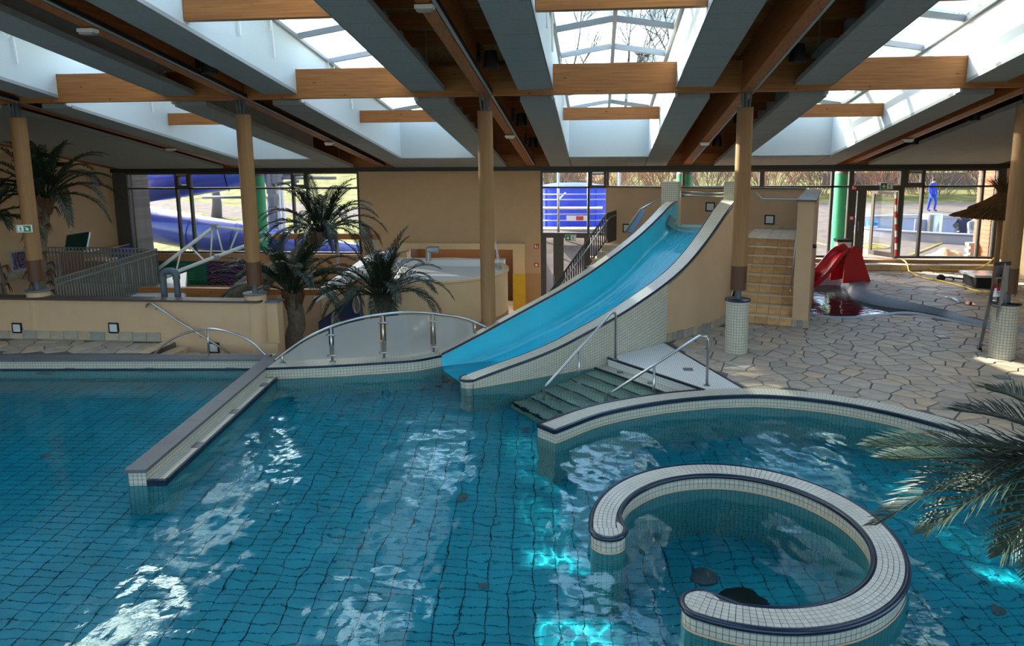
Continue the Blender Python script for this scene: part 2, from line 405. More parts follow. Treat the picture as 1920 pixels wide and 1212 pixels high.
# plain panel fields in the end bays
for x0, x1, nm in ((XL+.45, -12.75, 'left'), (8.3, XR-.5, 'right')):
    for (ya, yb, zf, w_) in ((SY0, 13.6, zp1, 'before'), (13.95, 22.62, zp2, 'beyond')):
        r = empty('acoustic_raft', ((x0+x1)/2, (ya+yb)/2, zf((ya+yb)/2)), 'wide grey acoustic ceiling field without skylight, %s end bay, %s the cross beam' % (nm, w_), 'ceiling panel', 'acoustic ceiling rafts')
        for (a, b) in split_run(x0, x1, 2.0):
            for (p, q) in split_run(ya, yb, .62):
                mk('panel', MB().sbox(a+.003, b-.003, p+.003, q-.003, zf, sh(zf, .1)), 'panel', r)
# spotlights and emergency lights on the beams
def spot(x, y, label):
    z = zb(y)
    t = empty('ceiling_spotlight', (x, y, z), label, 'spotlight', 'black ceiling spotlights')
    mk('bracket', MB().box(x-.22, y-.03, z+.2, x-.02, y+.03, z+.26).box(x-.24, y-.03, z+.1, x-.18, y+.03, z+.4), 'black', t)
    hs_ = mk('housing', MB().lathe([(.02, .3), (.1, .28), (.12, .16), (.14, 0.0), (.13, 0.0), (.1, .12)], (x, y, z), 16), 'black', t, smooth=40)
    mk('lens', MB().lathe([(.0, .06), (.12, .06)], (x, y, z), 16), 'frame_grey', hs_)
bl = ['first', 'second', 'third', 'fourth', 'fifth']
pos = [(16.5, 'just beyond the cross beam'), (19.4, 'nearer the window wall'), (11.9, 'before the cross beam')]
for k, x in enumerate(COLX):
    for y, d in pos:
        if k == 4: xx = x+.5
        else: xx = x+.42
        spot(xx, y, 'black bell-shaped spotlight beside the %s roof beam from the left, %s' % (bl[k], d))
def emlight(x, y, label):
    z = zb(y)
    t = empty('emergency_light', (x, y, z-.07), label, 'light', 'white emergency lights')
    hs_ = mk('housing', MB().box(x-.12, y-.07, z-.06, x+.12, y+.07, z-.01), 'white', t)
    mk('diffuser', MB().box(x-.1, y-.055, z-.09, x+.1, y+.055, z-.058), 'alu', hs_)
for x, y, l in ((COLX[0], 19.0, 'first roof beam from the left'), (COLX[1], 18.3, 'second roof beam from the left'), (COLX[2], 17.6, 'third roof beam from the left, beyond the cross beam'),
                (COLX[2], 9.1, 'third roof beam from the left, top picture edge'), (COLX[3], 18.8, 'fourth roof beam from the left'), (COLX[4], 18.6, 'fifth roof beam from the left'), (COLX[1]-.05, 9.6, 'second roof beam from the left, before the cross beam')):
    emlight(x, y, 'small white light under the '+l)
# columns
for k, x in enumerate(COLX):
    t = empty('column', (x, YC, 1.09), 'round timber column with dark painted foot, %s from the left' % ordn[k], 'column', 'round timber columns')
    t['kind'] = 'structure'
    if k == 2:
        mk('shaft', MB().lathe([(.15, -1.2), (.15, 4.78)], (x, YC, 0), 32), 'column_wood', t, smooth=60)
        mk('head_plate', MB().lathe([(.155, 4.775), (.155, 4.79)], (x, YC, 0), 24).bar((x, YC, 4.79), (x, YC, 5.08), .03, .2).bar((x-.06, YC-.08, 4.79), (x-.09, YC-.09, 5.08), .025, .04).bar((x+.06, YC-.08, 4.79), (x+.09, YC-.09, 5.08), .025, .04), 'grey_plastic', t)
        continue
    mk('shaft', MB().lathe([(.15, 1.75), (.15, 4.78)], (x, YC, 0), 32), 'column_wood', t, smooth=60)
    mk('painted_foot', MB().lathe([(.152, 1.27), (.152, 1.75)], (x, YC, 0), 32), 'column_paint', t, smooth=60)
    mk('steel_stub', MB().lathe([(.06, 1.08), (.06, 1.27)], (x, YC, 0), 16), 'grey_plastic', t, smooth=60)
    mk('head_plate', MB().lathe([(.155, 4.775), (.155, 4.79)], (x, YC, 0), 24).bar((x, YC, 4.79), (x, YC, 5.08), .03, .2).bar((x-.06, YC-.08, 4.79), (x-.09, YC-.09, 5.08), .025, .04).bar((x+.06, YC-.08, 4.79), (x+.09, YC-.09, 5.08), .025, .04), 'grey_plastic', t)
    z0 = -.0
    if k in (3, 4):
        mk('tiled_plinth', MB().lathe([(.22, 0), (.22, 1.05)], (x, YC, 0), 40), 'mosaic', t, smooth=60)
    else:
        mk('plastered_plinth', MB().lathe([(.22, -.5), (.22, 1.05)], (x, YC, 0), 40), 'cream', t, smooth=60)
    mk('plinth_cap', MB().lathe([(.245, 1.05), (.25, 1.055), (.25, 1.08), (.245, 1.085)], (x, YC, 0), 40), 'navy' if k > 2 else 'granite', t, smooth=60)
# ================================================================ walls
B0, B1 = 3.42, 3.56
def wallbox(name, x0, y0, z0, x1, y1, z1, mat, label=None, parent=None):
    if parent: return mk(name, MB().box(x0, y0, z0, x1, y1, z1), mat, parent)
    return struct(name, MB().box(x0, y0, z0, x1, y1, z1), mat, label)
ZL = -1.25         # level of the sunken back area
wf = empty('wall_far', (0, YW, 0), kind='structure'); wf['label'] = 'cream rendered wall at the far end of the hall'
wallbox('solid_wall', -8.07, YW, .0, -1.92, YW+.3, B0, 'cream', parent=wf) if False else None
# solid bay with a niche: left, right, top pieces
NX0, NX1, NZ1 = -6.45, -2.84, .82
wallbox('solid_wall', -8.07, YW, ZL, NX0, YW+.3, B0, 'cream', parent=wf)
wallbox('solid_wall', NX1, YW, ZL, -1.92, YW+.3, B0, 'cream', parent=wf)
wallbox('solid_wall', NX0, YW, NZ1, NX1, YW+.3, B0, 'cream', parent=wf)
wallbox('sill_wall', XL, YW, ZL, -8.07, YW+.3, .58, 'cream_dark', parent=wf)
wallbox('sill_wall', -.3, YW, -.2, XR, YW+.3, .55, 'cream_dark', parent=wf)
wallbox('painted_base', -2.84, YW-.006, ZL, -1.93, YW, .0, 'cream_dark', parent=wf)
wl = empty('wall_left', (XL, 10, 0), kind='structure'); wl['label'] = 'tall cream wall along the left side of the hall'
wallbox('wall_face', XL-.3, 7.0, ZL, XL, YW+.3, 8.6, 'cream', parent=wl)
def fill_glazing(par, x, y1):  # out-of-view glazing added to side walls to let more light in
    wallbox('wall_face', x-.15, Y0, -1.2, x+.15, y1, .4, 'cream', parent=par); wallbox('wall_face', x-.15, Y0, 5.6, x+.15, y1, 9.0, 'cream', parent=par)
    k_ = 0
    while Y0+k_*2.4 < y1: wallbox('mullion', x-.06, Y0+k_*2.4-.05, .4, x+.06, Y0+k_*2.4+.05, 5.6, 'frame_dark', parent=par); k_ += 1
    mk('glass_pane', MB().box(x-.005, Y0, .4, x+.005, y1, 5.6), 'window_glass', par)
fill_glazing(wl, XL-.15, 7.0)
wallbox('painted_base', XL, 7.0, ZL, XL+.006, YW, .92, 'cream_dark', parent=wl)
wallbox('top_board', XL, 7.0, 0, XL+.1, YW, 0.01, 'cream_dark', parent=wl) if False else None
mk('top_board', MB().sbox(XL, XL+.12, 6, YW, sh(zb, -.02), sh(zb, .2)), 'beam_wood_y', wl)
mk('pale_band', MB().sbox(XL, XL+.02, 6, YW, sh(zb, -.22), sh(zb, -.02)), 'cream_light', wl)
wr = empty('wall_right', (XR, 10, 0), kind='structure'); wr['label'] = 'cream wall along the right side of the hall'
wallbox('wall_face', XR, 8.6, -.3, XR+.3, YW+.3, 8.6, 'cream_light', parent=wr)
fill_glazing(wr, XR+.15, 8.6)
wn_ = empty('wall_near', (0, Y0, 0), kind='structure'); wn_['label'] = 'cream wall at the near end of the hall with a window band added for frontal light'
wallbox('wall_face', XL-.3, Y0-.3, -.3, XR+.3, Y0, .4, 'cream_light', parent=wn_); wallbox('wall_face', XL-.3, Y0-.3, 5.8, XR+.3, Y0, 9.0, 'cream_light', parent=wn_)
for k_ in range(13): wallbox('mullion', XL+k_*2.464-.05, Y0-.2, .4, XL+k_*2.464+.05, Y0-.08, 5.8, 'frame_dark', parent=wn_)
mk('glass_pane', MB().box(XL, Y0-.15, .4, XR, Y0-.14, 5.8), 'window_glass', wn_)  # glazed band behind the camera, added to brighten surfaces facing it
mk('top_board', MB().sbox(XR-.12, XR, 6, YW, sh(zb, -.02), sh(zb, .2)), 'beam_wood_y', wr)
mk('pale_band', MB().sbox(XR-.02, XR, 6, YW, sh(zb, -.25), sh(zb, -.02)), 'cream_light', wr)
# dark lintel over the whole far wall, timber above it
struct('trim_1', MB().box(XL, YW-.12, B0, XR, YW+.2, B1), 'steel_dark', 'black steel lintel running above the window wall')
struct('trim_2', MB().box(XL, YW-.05, B1, XR, YW+.2, 3.95), 'beam_wood_x', 'brown timber board above the black lintel')
struct('trim_3', MB().box(XL, YW+.02, 3.9, XR, YW+.3, 5.3), 'joist_wood', 'timber facing under the roof edge')
wnd = [0]
def window(label, x0, x1, z0, z1, verts, trans=None, vents=(), dark=True, y=YW+.06, fw=.07):
    wnd[0] += 1
    o = empty('window_%d' % wnd[0], ((x0+x1)/2, y, z0), kind='structure'); o['label'] = label
    mt = 'frame_dark'
    def fr(a, b, c, d, nm='frame_bar'): mk(nm, MB().box(a, y-.07, b, c, y+.07, d), mt, o)
    fr(x0, z0, x1, z0+fw); fr(x0, z1-fw, x1, z1)
    xs = [x0]+list(verts)+[x1]
    for i, x in enumerate(xs):
        a = x if i == 0 else (x-fw if i == len(xs)-1 else x-fw/2)
        fr(a, z0+fw, a+fw, z1-fw, 'mullion')
    zs = [z0+fw]+([trans] if trans else [])+[z1-fw]
    if trans: fr(x0+fw, trans-.03, x1-fw, trans+.03, 'transom')
    for i in range(len(xs)-1):
        for j in range(len(zs)-1):
            mk('glass_pane', MB().box(xs[i]+.01, y-.008, zs[j], xs[i+1]-.01, y+.008, zs[j+1]), 'window_glass', o)
    for (a, b, c, d) in vents:
        v = mk('vent_sash', MB().box(a, y-.1, b, a+.09, y+.05, d).box(c-.09, y-.1, b, c, y+.05, d).box(a+.09, y-.1, b, c-.09, y+.05, b+.09).box(a+.09, y-.1, d-.09, c-.09, y+.05, d), mt, o)
        mk('actuator', MB().box((a+c)/2-.18, y-.14, d-.06, (a+c)/2+.18, y-.1, d), 'alu', v)
    return o
window('tall window wall at the left end with the blue tube slide outside', -16.5, -8.07, .6, B0, [-14.62, -14.12, -12.18, -10.42, -9.9], 2.87, [(-14.6, 2.9, -14.12, B0-.05), (-10.4, 2.9, -9.9, B0-.05)])
o = empty('window_2', (-1, YW, 1.3), kind='structure'); wnd[0] = 1
window('window over the low door with the blue tank outside', -1.92, 5.16, 1.3, B0, [-.34, .28, 2.7], 2.87, [(-.32, 2.85, .24, B0-.05)])
bpy.data.objects.remove(o); bpy.data.objects[-1] if False else None
window('window left of the far glass door, green column outside', 5.16, 7.9, .6, B0, [7.33], 2.87)
window('window right of the far glass door, paved yard outside', 9.44, 12.3, .6, B0, [10.06, 11.82], 2.87, [(9.5, 2.9, 10.06, B0-.05)])
window('narrow window strip above the far glass door', 7.9, 9.44, 2.84, B0, [], None)
# ================================================================ pool
import numpy as np
ZW = -.18
PA = math.radians(5.6)                       # the pool lies slightly turned to the building grid
AX, AY = Vector((math.cos(PA), math.sin(PA), 0)), Vector((-math.sin(PA), math.cos(PA), 0))
plain('pool_tile_plain', srgb(40, 150, 170), .35)
attrmix('pool_tile', [srgb(12, 138, 156), srgb(22, 148, 165), srgb(16, 142, 160), srgb(28, 152, 168)], .35, 0, 6)
plain('pool_grout', srgb(8, 44, 62), .8)
mosaic('mosaic_pool', srgb(120, 190, 186), srgb(104, 178, 178), srgb(40, 96, 104))
plain('waterline', srgb(206, 176, 140), .5)
attrmix('coping_tile', [srgb(186, 182, 168), srgb(194, 190, 176), srgb(178, 175, 162), srgb(190, 186, 172)], .35, 0, 6)
plain('slide_cyan', srgb(48, 184, 208), .22, noise=.04, nscale=2)
plain('slide_wet', srgb(96, 208, 224), .12)
def zfl(x, y):                               # pool floor: shallower to the left
    t = min(1, max(0, (x+7)/6)); return -.95-.5*t
rim_o = crom([(-.87, 9.64, 0), (-.17, 10.40, 0), (.69, 10.95, 0), (1.59, 11.31, 0), (2.50, 11.49, 0), (3.35, 11.42, 0), (4.11, 11.15, 0), (4.75, 10.73, 0), (5.27, 10.22, 0), (5.83, 9.62, 0), (6.5, 8.5, 0), (6.95, 7.2, 0), (7.1, 5.6, 0), (7.0, 3.5, 0), (6.8, 1, 0)], 5)
RW = .36
rim_i = offs(rim_o, -RW)
FARL = [Vector((-17.5, 11.52, 0)), Vector((-6.45, 12.44, 0))]
gl_line = crom([(-6.3, 11.84, 0), (-5.22, 12.06, 0), (-4.24, 12.33, 0), (-3.5, 12.58, 0), (-3.06, 12.93, 0)], 6)
near_b = crom([(-2.2, 11.66, -.02), (-1.64, 12.02, .11), (-1.19, 12.31, .21), (-.71, 12.63, .35), (-.21, 12.96, .55), (.3, 13.33, .75), (.84, 13.82, .99), (1.42, 14.4, 1.28), (1.91, 14.87, 1.62), (2.42, 15.43, 2.11), (2.84, 16.05, 2.54), (3.14, 16.75, 2.74), (3.38, 17.6, 2.78)], 5)
left_b = crom([(-3.06, 12.93, .07), (-2.75, 13.1, .2), (-2.3, 13.38, .40), (-1.86, 13.67, .60), (-1.34, 14.0, .84), (-.81, 14.37, 1.08), (-.26, 14.85, 1.35), (.32, 15.43, 1.68), (.95, 16.04, 2.09), (1.45, 16.67, 2.47), (1.75, 17.3, 2.68), (1.98, 18.0, 2.74)], 6)
LD0, LD1 = Vector((.2, 13.17, 0)), Vector((1.80, 11.40, 0))      # front edge of the landing
# ---- outline of the water
poly = [FARL[0], FARL[1]]+gl_line+[Vector((-2.3, 13.6, 0)), Vector((-1.2, 12.7, 0))]+[p for p in near_b if p.x < .15 and p.x > -1.3]+[LD0, LD1]
poly += [(a+b)/2 for a, b in zip(rim_o, rim_i) if a.x > 2.0]+[Vector((-17.5, 1, 0))]
PXY = np.array([(p.x, p.y) for p in poly])
def inside(x, y):
    x, y = np.asarray(x), np.asarray(y); r = np.zeros(x.shape, bool); n = len(PXY)
    for i in range(n):
        (x0, y0), (x1, y1) = PXY[i], PXY[(i+1) % n]
        c = ((y0 > y) != (y1 > y)) & (x < (x1-x0)*(y-y0)/((y1-y0) if abs(y1-y0) > 1e-9 else 1e-9)+x0); r ^= c
    return r
# ---- pool floor: dark bed, square tiles laid on it
g = MB(); bedx = [-17.5, -7, -1, 7.6]
for a, b in zip(bedx, bedx[1:]):
    g.add([(a, .5, zfl(a, 0)-.012), (b, .5, zfl(b, 0)-.012), (b, 14.5, zfl(b, 0)-.012), (a, 14.5, zfl(a, 0)-.012)], [(0, 1, 2, 3)])
pf = struct('floor_pool', g, 'pool_grout', 'turquoise tiled pool floor under the water', fix=False)
TS, TG = .26, .013
cells = []
for i in range(-75, 40):
    for j in range(4, 120):
        c = AX*((i+.5)*TS)+AY*((j+.5)*TS/2)
        if not (2.5 < c.y < 13.2 and -14 < c.x < 7): continue
        if inside(np.array(c.x), np.array(c.y)): cells.append(c)
cells.sort(key=lambda c: (c.x*.8-.3)**2+(c.y-4.2)**2 if c.y > 4.6 else 1e3+c.y)
def tilemb(m, c, h=TS/2-TG/2, g=TS/4-TG*.38):
    q = [c-AX*h-AY*g, c+AX*h-AY*g, c+AX*h+AY*g, c-AX*h+AY*g]
    top = [(p.x, p.y, zfl(p.x, p.y)) for p in q]; bot = [(p.x, p.y, zfl(p.x, p.y)-.014) for p in q]
    return m.add(bot+top, [(4, 5, 6, 7), (0, 1, 5, 4), (1, 2, 6, 5), (2, 3, 7, 6), (3, 0, 4, 7)])
flat = None; rest = MB(); nt = 0
for c in cells:
    if nt < 300 and c.y > 4.6:
        if c.x > -.9:
            if flat is None: flat = mk('tile', tilemb(MB(), c), 'pool_tile', pf); fl0 = Vector(flat.location)-c
            else:
                o = bpy.data.objects.new('tile', flat.data); COL.objects.link(o); o.parent = pf; o.location = c+fl0; o.location.z = flat.location.z
        else: mk('tile', tilemb(MB(), c), 'pool_tile', pf)
        nt += 1
    else: tilemb(rest, c)
mk('tile_field', rest, 'pool_tile', pf, kind='stuff')
# floor fittings
for k, (u, v, z) in enumerate([(905, 1085, -1.3), (640, 800, -1.2), (90, 890, -1), (985, 815, -1.4), (1870, 1135, -1.4), (265, 760, -1.0), (865, 935, -1.3)]):
    p = atz(u, v, -.75); p.z = zfl(p.x, p.y)
    tag(mk('floor_inlet', MB().lathe([(.0, .0), (.06, 0), (.065, .012), (.035, .022), (0, .022)], p, 16), 'granite', smooth=40),
        'small round grated inlet on the pool floor, ' + ['near the lower middle', 'below the glass screen', 'in the left basin near the wall end', 'beside the entry steps', 'at the lower right edge', 'in the far left basin', 'in the middle of the basin'][k], 'pool inlet', 'pool floor inlets')
# ---- the water surface
def waves(x, y):
    rs = np.random.RandomState(5); h = np.zeros_like(x)
    calm = 1/(1+np.exp((x+5.6)*-2.2)); chop = .3+.7*calm
    for k in range(46):
        lam = .12*(1.045**k); a = rs.normal(.9, .9); th = rs.uniform(0, 6.28)
        h += .93*lam**.97*np.sin(2*np.pi*(x*np.cos(a)+y*np.sin(a))/lam+th+.8*np.sin(x*1.7+k)+.8*np.sin(y*1.3+2*k))
    return h*chop*.0013
RES = .034
xs = np.arange(-15, 7.4, RES); ys = np.arange(2.0, 13.7, RES)
X, Y = np.meshgrid(xs, ys, indexing='ij'); Z = ZW+waves(X, Y)
nx, ny = X.shape
cx, cy = X[:-1, :-1]+RES/2, Y[:-1, :-1]+RES/2
keep = inside(cx, cy)
idx = np.arange(nx*ny).reshape(nx, ny)
F = np.stack([idx[:-1, :-1][keep], idx[1:, :-1][keep], idx[1:, 1:][keep], idx[:-1, 1:][keep]], 1)
used = np.unique(F); remap = -np.ones(nx*ny, int); remap[used] = np.arange(len(used)); F = remap[F]
V = np.stack([X.ravel()[used], Y.ravel()[used], Z.ravel()[used]], 1)
me = bpy.data.meshes.new('water'); me.from_pydata(V.tolist(), [], F.tolist()); me.update(); me.shade_smooth()
water = bpy.data.objects.new('water', me); COL.objects.link(water)
tag(water, 'rippled turquoise water filling the pool basin', kind='structure')
m, nt_, b, N, L = newmat('water'); N.remove(b); out = N['Material Output']
rf = N.new('ShaderNodeBsdfGlass'); rf.inputs['IOR'].default_value = 1.33; rf.inputs['Roughness'].default_value = 0; rf.inputs[0].default_value = (.74, .95, .96, 1)
tc = N.new('ShaderNodeTexCoord'); t1 = N.new('ShaderNodeTexNoise'); t1.inputs['Scale'].default_value = 16; t1.inputs['Detail'].default_value = 3
L.new(tc.outputs['Object'], t1.inputs['Vector']); bp = N.new('ShaderNodeBump'); bp.inputs['Strength'].default_value = .06; bp.inputs['Distance'].default_value = .02
L.new(t1.outputs[0], bp.inputs['Height']); L.new(bp.outputs[0], rf.inputs['Normal']); L.new(rf.outputs[0], out.inputs['Surface'])
me.materials.append(m)
water.cycles.is_caustics_caster = True
for o in [pf]+list(pf.children): o.cycles.is_caustics_receiver = True
# ---- pool walls (underwater faces) along an outline
def wallstrip(name, pts, z1, z0, mat, thick, label=None, parent=None, mat2=None):
    m = MB(); q = offs(pts, thick)
    m.sweep([[Vector((a.x, a.y, z0)), Vector((a.x, a.y, z1)), Vector((b.x, b.y, z1)), Vector((b.x, b.y, z0))] for a, b in zip(pts, q)])
    if parent: return mk(name, m, mat, parent)
    return struct(name, m, mat, label)
def band(name, pts, off, z0, z1, d, mat, parent, rnd=False):   # thin band following an outline
    q = offs(pts, off); r = offs(pts, off+d)
    return mk(name, MB().sweep([[Vector((a.x, a.y, z0)), Vector((a.x, a.y, z1)), Vector((b.x, b.y, z1)), Vector((b.x, b.y, z0)), Vector((a.x, a.y, z0))] for a, b in zip(q, r)]), mat, parent)
# far-left edge: granite coping over a tiled gutter wall
fl = crom([FARL[0], (FARL[0]+FARL[1])/2, FARL[1]], 4)
ce = empty('pool_edge', (-11, 12.3, 0), 'dark granite coping over cream gutter tiles along the back of the left basin', kind='structure')
mk('tiled_wall', MB().sweep([[Vector((p.x, p.y, -1.2)), Vector((p.x, p.y, ZW-.01)), Vector((p.x, p.y, -.005)), Vector((p.x, p.y+.5, -.005)), Vector((p.x, p.y+.5, -1.2))] for p in fl]), 'mosaic', ce)
mk('underwater_tiles', MB().sweep([[Vector((p.x, p.y-.012, -1.2)), Vector((p.x, p.y-.012, ZW-.02))] for p in fl], capends=False), 'mosaic_pool', ce)
n = 9
for k in range(n):
    a = FARL[0].lerp(FARL[1], k/n); b = FARL[0].lerp(FARL[1], (k+1)/n)
    mk('coping_slab', MB().add([a+Vector((.004, -.03, -.005)), b+Vector((-.004, -.03, -.005)), b+Vector((-.004, .32, -.005)), a+Vector((.004, .32, -.005)), a+Vector((.004, -.03, .04)), b+Vector((-.004, -.03, .04)), b+Vector((-.004, .32, .04)), a+Vector((.004, .32, .04))], [(3,2,1,0),(4,5,6,7),(0,1,5,4),(1,2,6,5),(2,3,7,6),(3,0,4,7)]), 'granite', ce)
mk('gutter_edge', MB().sweep([[Vector((p.x, p.y-.035, ZW-.02)), Vector((p.x, p.y-.035, ZW+.025)), Vector((p.x, p.y, ZW+.03)), Vector((p.x, p.y, ZW-.02))] for p in fl]), 'navy', ce)
for u in (122, 265, 412):
    p = aty(u, 688, 12.0); s_ = (p.x-FARL[0].x)/(FARL[1].x-FARL[0].x); q = FARL[0].lerp(FARL[1], s_)
    mk('gutter_grate', MB().box(q.x-.09, q.y-.033, ZW+.03, q.x+.09, q.y-.005, ZW+.045), 'granite', ce)
mk('wall_inlet', MB().box(-10.9, 11.99, -.42, -10.6, 12.05, -.3), 'granite', ce)
# divider wall with gutter ledge
dv = empty('divider_wall', (-6.0, 10, -1), 'long dark granite topped divider wall with tiled gutter running out into the pool', kind='structure')
dn, df_ = Vector((-5.78, 7.67, 0)), Vector((-6.33, 12.3, 0)); dd = (df_-dn).normalized(); dr = Vector((dd.y, -dd.x, 0))
def dbox(a0, a1, s0, s1, z0, z1):
    f = lambda a, s: dn+dd*a+dr*s
    q = [f(a0, s0), f(a0, s1), f(a1, s1), f(a1, s0)]
    vs = [Vector((p.x, p.y, z0)) for p in q]+[Vector((p.x, p.y, z1)) for p in q]
    return MB().add(vs, [(3,2,1,0),(4,5,6,7),(0,1,5,4),(1,2,6,5),(2,3,7,6),(3,0,4,7)])
LEN = (df_-dn).length
mk('tiled_core', dbox(.015, LEN+.1, -.11, .12, -1.2, 0.0), 'mosaic', dv)
mk('underwater_tiles', dbox(.006, LEN+.1, -.118, .128, -1.2, ZW-.02), 'mosaic_pool', dv)
for k in range(6):
    mk('coping_slab', dbox(-.02+k*(LEN+.3)/6+.002, -.02+(k+1)*(LEN+.3)/6-.002, -.14, .135, 0, .045), 'granite', dv)
mk('gutter_ledge', dbox(.05, LEN-.55, .12, .33, -1.2, -.125), 'mosaic', dv)
mk('ledge_underwater', dbox(.044, LEN-.55, .12, .336, -1.2, ZW-.01), 'mosaic_pool', dv)
mk('ledge_edge', dbox(.03, LEN-.53, .33, .365, -.19, -.11), 'navy', dv)
mk('ledge_edge', dbox(.0, .05, .12, .365, -.19, -.11), 'navy', dv)
for k in (.22, .5, .78):
    mk('drain_grate', dbox(LEN*k, LEN*k+.18, .2, .3, -.126, -.116), 'granite', dv)
# coping under the glass screen, running up to the slide
gs = empty('screen_coping', (-4.7, 12.3, -1), 'curved cream tiled coping carrying the frosted glass screen', kind='structure')
glo = offs(gl_line, .6)
mk('tiled_body', MB().sweep([[Vector((a.x, a.y, -1.3)), Vector((a.x, a.y, .03)), Vector((b.x, b.y, .03)), Vector((b.x, b.y, -1.3))] for a, b in zip(gl_line, glo)]), 'mosaic', gs)
band('underwater_tiles', gl_line, -.012, -1.4, ZW-.01, .01, 'mosaic_pool', gs)
band('waterline_strip', gl_line, -.008, ZW, ZW+.02, .006, 'waterline', gs)
band('navy_edge', gl_line, -.012, .0, .04, .035, 'navy', gs)
# ---- big curved rim
br = empty('basin_rim', (2.5, 11.3, -1), 'wide curved cream tiled rim around the right basin', kind='structure')
mk('tiled_body', MB().sweep([[Vector((a.x, a.y, -1.6)), Vector((a.x, a.y, .015)), Vector((b.x, b.y, .015)), Vector((b.x, b.y, -1.6))] for a, b in zip(rim_o, rim_i)]), 'mosaic', br)
band('underwater_tiles', rim_i, -.012, -1.6, ZW-.01, .01, 'mosaic_pool', br)
band('underwater_tiles', [p for p in rim_o if p.x < 1.9], .012, -1.6, ZW-.01, -.01, 'mosaic_pool', br)
band('waterline_strip', rim_i, -.008, ZW, ZW+.02, .006, 'waterline', br)
band('navy_edge', rim_i, -.015, -.03, .025, .05, 'navy', br)
band('navy_edge', [p for p in rim_o if p.x < 1.9], .015, -.03, .025, -.045, 'navy', br)
e0, e1 = rim_o[0], rim_i[0]; ed = (e1-e0).normalized(); en = Vector((ed.y, -ed.x, 0)); en = en if en.dot(Vector((-1, -1, 0))) > 0 else -en
mk('navy_edge', MB().bar(e0+en*.0+Vector((0, 0, -.003)), e1+Vector((0, 0, -.003)), .05, .056), 'navy', br)
# ---- whirlpool ring with individual coping tiles
WC = Vector((1.5, 6.95, 0)); WR0, WR1 = 1.27, 1.56
WA0, WA1 = math.radians(-114), math.radians(184)
wp = empty('whirlpool_ring', (WC.x, WC.y, -1), 'cream tiled open whirlpool ring with rounded ends and navy edge', 'whirlpool')
ang = [WA0+(WA1-WA0)*k/90 for k in range(91)]
def wpt(a, r, z): return Vector((WC.x+r*math.cos(a), WC.y+r*math.sin(a), z))
EB = .18
EC1, EC0 = wpt(WA1, (WR0+WR1)/2-.035, 0), wpt(WA0, (WR0+WR1)/2-.035, 0)
def ringpath():
    out = [wpt(a, WR1, 0) for a in ang]
    for k in range(1, 16):
        th = WA1+math.pi*k/15*1.06; out.append(EC1+Vector((math.cos(th), math.sin(th), 0))*EB)
    out += [wpt(a, WR0, 0) for a in reversed(ang[4:-4])]
    for k in range(0, 15):
        th = WA0+math.pi*(1-.06)+math.pi*k/15*1.06; out.append(EC0+Vector((math.cos(th), math.sin(th), 0))*EB)
    return out
rp = ringpath()
def loop_wall(name, path, grow, z0, z1, mat, parent, top=False):
    n = len(path); P = []
    for i, p in enumerate(path):
        t = path[(i+1) % n]-path[i-1]; nn = Vector((t.y, -t.x, 0)).normalized(); P.append(p+nn*grow)
    m = MB(); acc = 0
    for i in range(n):
        a, b = P[i], P[(i+1) % n]; l = (b-a).length
        m.add([(a.x, a.y, z0), (b.x, b.y, z0), (b.x, b.y, z1), (a.x, a.y, z1)], [(0, 1, 2, 3)], [[(acc, z0), (acc+l, z0), (acc+l, z1), (acc, z1)]]); acc += l
    if top: m.add([(p.x, p.y, z1) for p in P], [tuple(range(n))])
    return mk(name, m, mat, parent, fix=False), P
loop_wall('tiled_wall', rp, 0, -1.46, .0, 'mosaic', wp)
loop_wall('underwater_tiles', rp, .006, -1.46, ZW-.01, 'mosaic_pool', wp)
loop_wall('waterline_strip', rp, .008, ZW, ZW+.022, 'waterline', wp)
loop_wall('coping_bed', rp, -.02, -.05, .004, 'grout', wp, top=True)
mk('navy_edge', MB().tube([p+Vector((0, 0, -.012)) for p in rp], .03, 8, closed=True), 'navy', wp, smooth=True)
tl = []
nr = 5; dr_ = (WR1-WR0-.05)/nr
na = int(1.42*(WA1-WA0)/.058)
for i in range(na):
    for j in range(nr):
        a = WA0+(WA1-WA0)*i/na; b_ = WA0+(WA1-WA0)*(i+1)/na; r0 = WR0+.025+j*dr_; r1 = r0+dr_; ga, gr = .0018, .0025
        tl.append([wpt(a+ga, r0+gr, 0), wpt(b_-ga, r0+gr, 0), wpt(b_-ga, r1-gr, 0), wpt(a+ga, r1-gr, 0)])
# rounded ends: square tiles cut to the end discs
def clip_circle(poly, c, r, n=28):
    for k in range(n):
        th = 2*math.pi*k/n; nx_, ny_ = math.cos(th), math.sin(th); out = []
        for i in range(len(poly)):
            a, b = poly[i-1], poly[i]; da = (a.x-c.x)*nx_+(a.y-c.y)*ny_-r; db = (b.x-c.x)*nx_+(b.y-c.y)*ny_-r
            if (da <= 0) != (db <= 0): out.append(a.lerp(b, da/(da-db)))
            if db <= 0: out.append(b)
        poly = out
        if len(poly) < 3: return None
    return poly
for cc, aa, sg in ((EC1, WA1, 1), (EC0, WA0, -1)):
    tdir = Vector((-math.sin(aa), math.cos(aa), 0))*sg; rdir = Vector((math.cos(aa), math.sin(aa), 0))
    for i in range(-4, 4):
        for j in range(-5, 5):
            q = cc+tdir*(i+.5)*.058+rdir*((j+.5)*dr_-.0); h1, h2 = .0275, dr_/2-.0025
            if i < 0 and (q-WC).length > WR0-.004: continue
            quad = clip_circle([q-tdir*h1-rdir*h2, q+tdir*h1-rdir*h2, q+tdir*h1+rdir*h2, q-tdir*h1+rdir*h2], cc, EB-.022)
            if quad and len(quad) > 2: tl.append(quad)
tl.sort(key=lambda q: (q[0]-Vector((1.3, 4.8, 0))).length)
rest = MB()
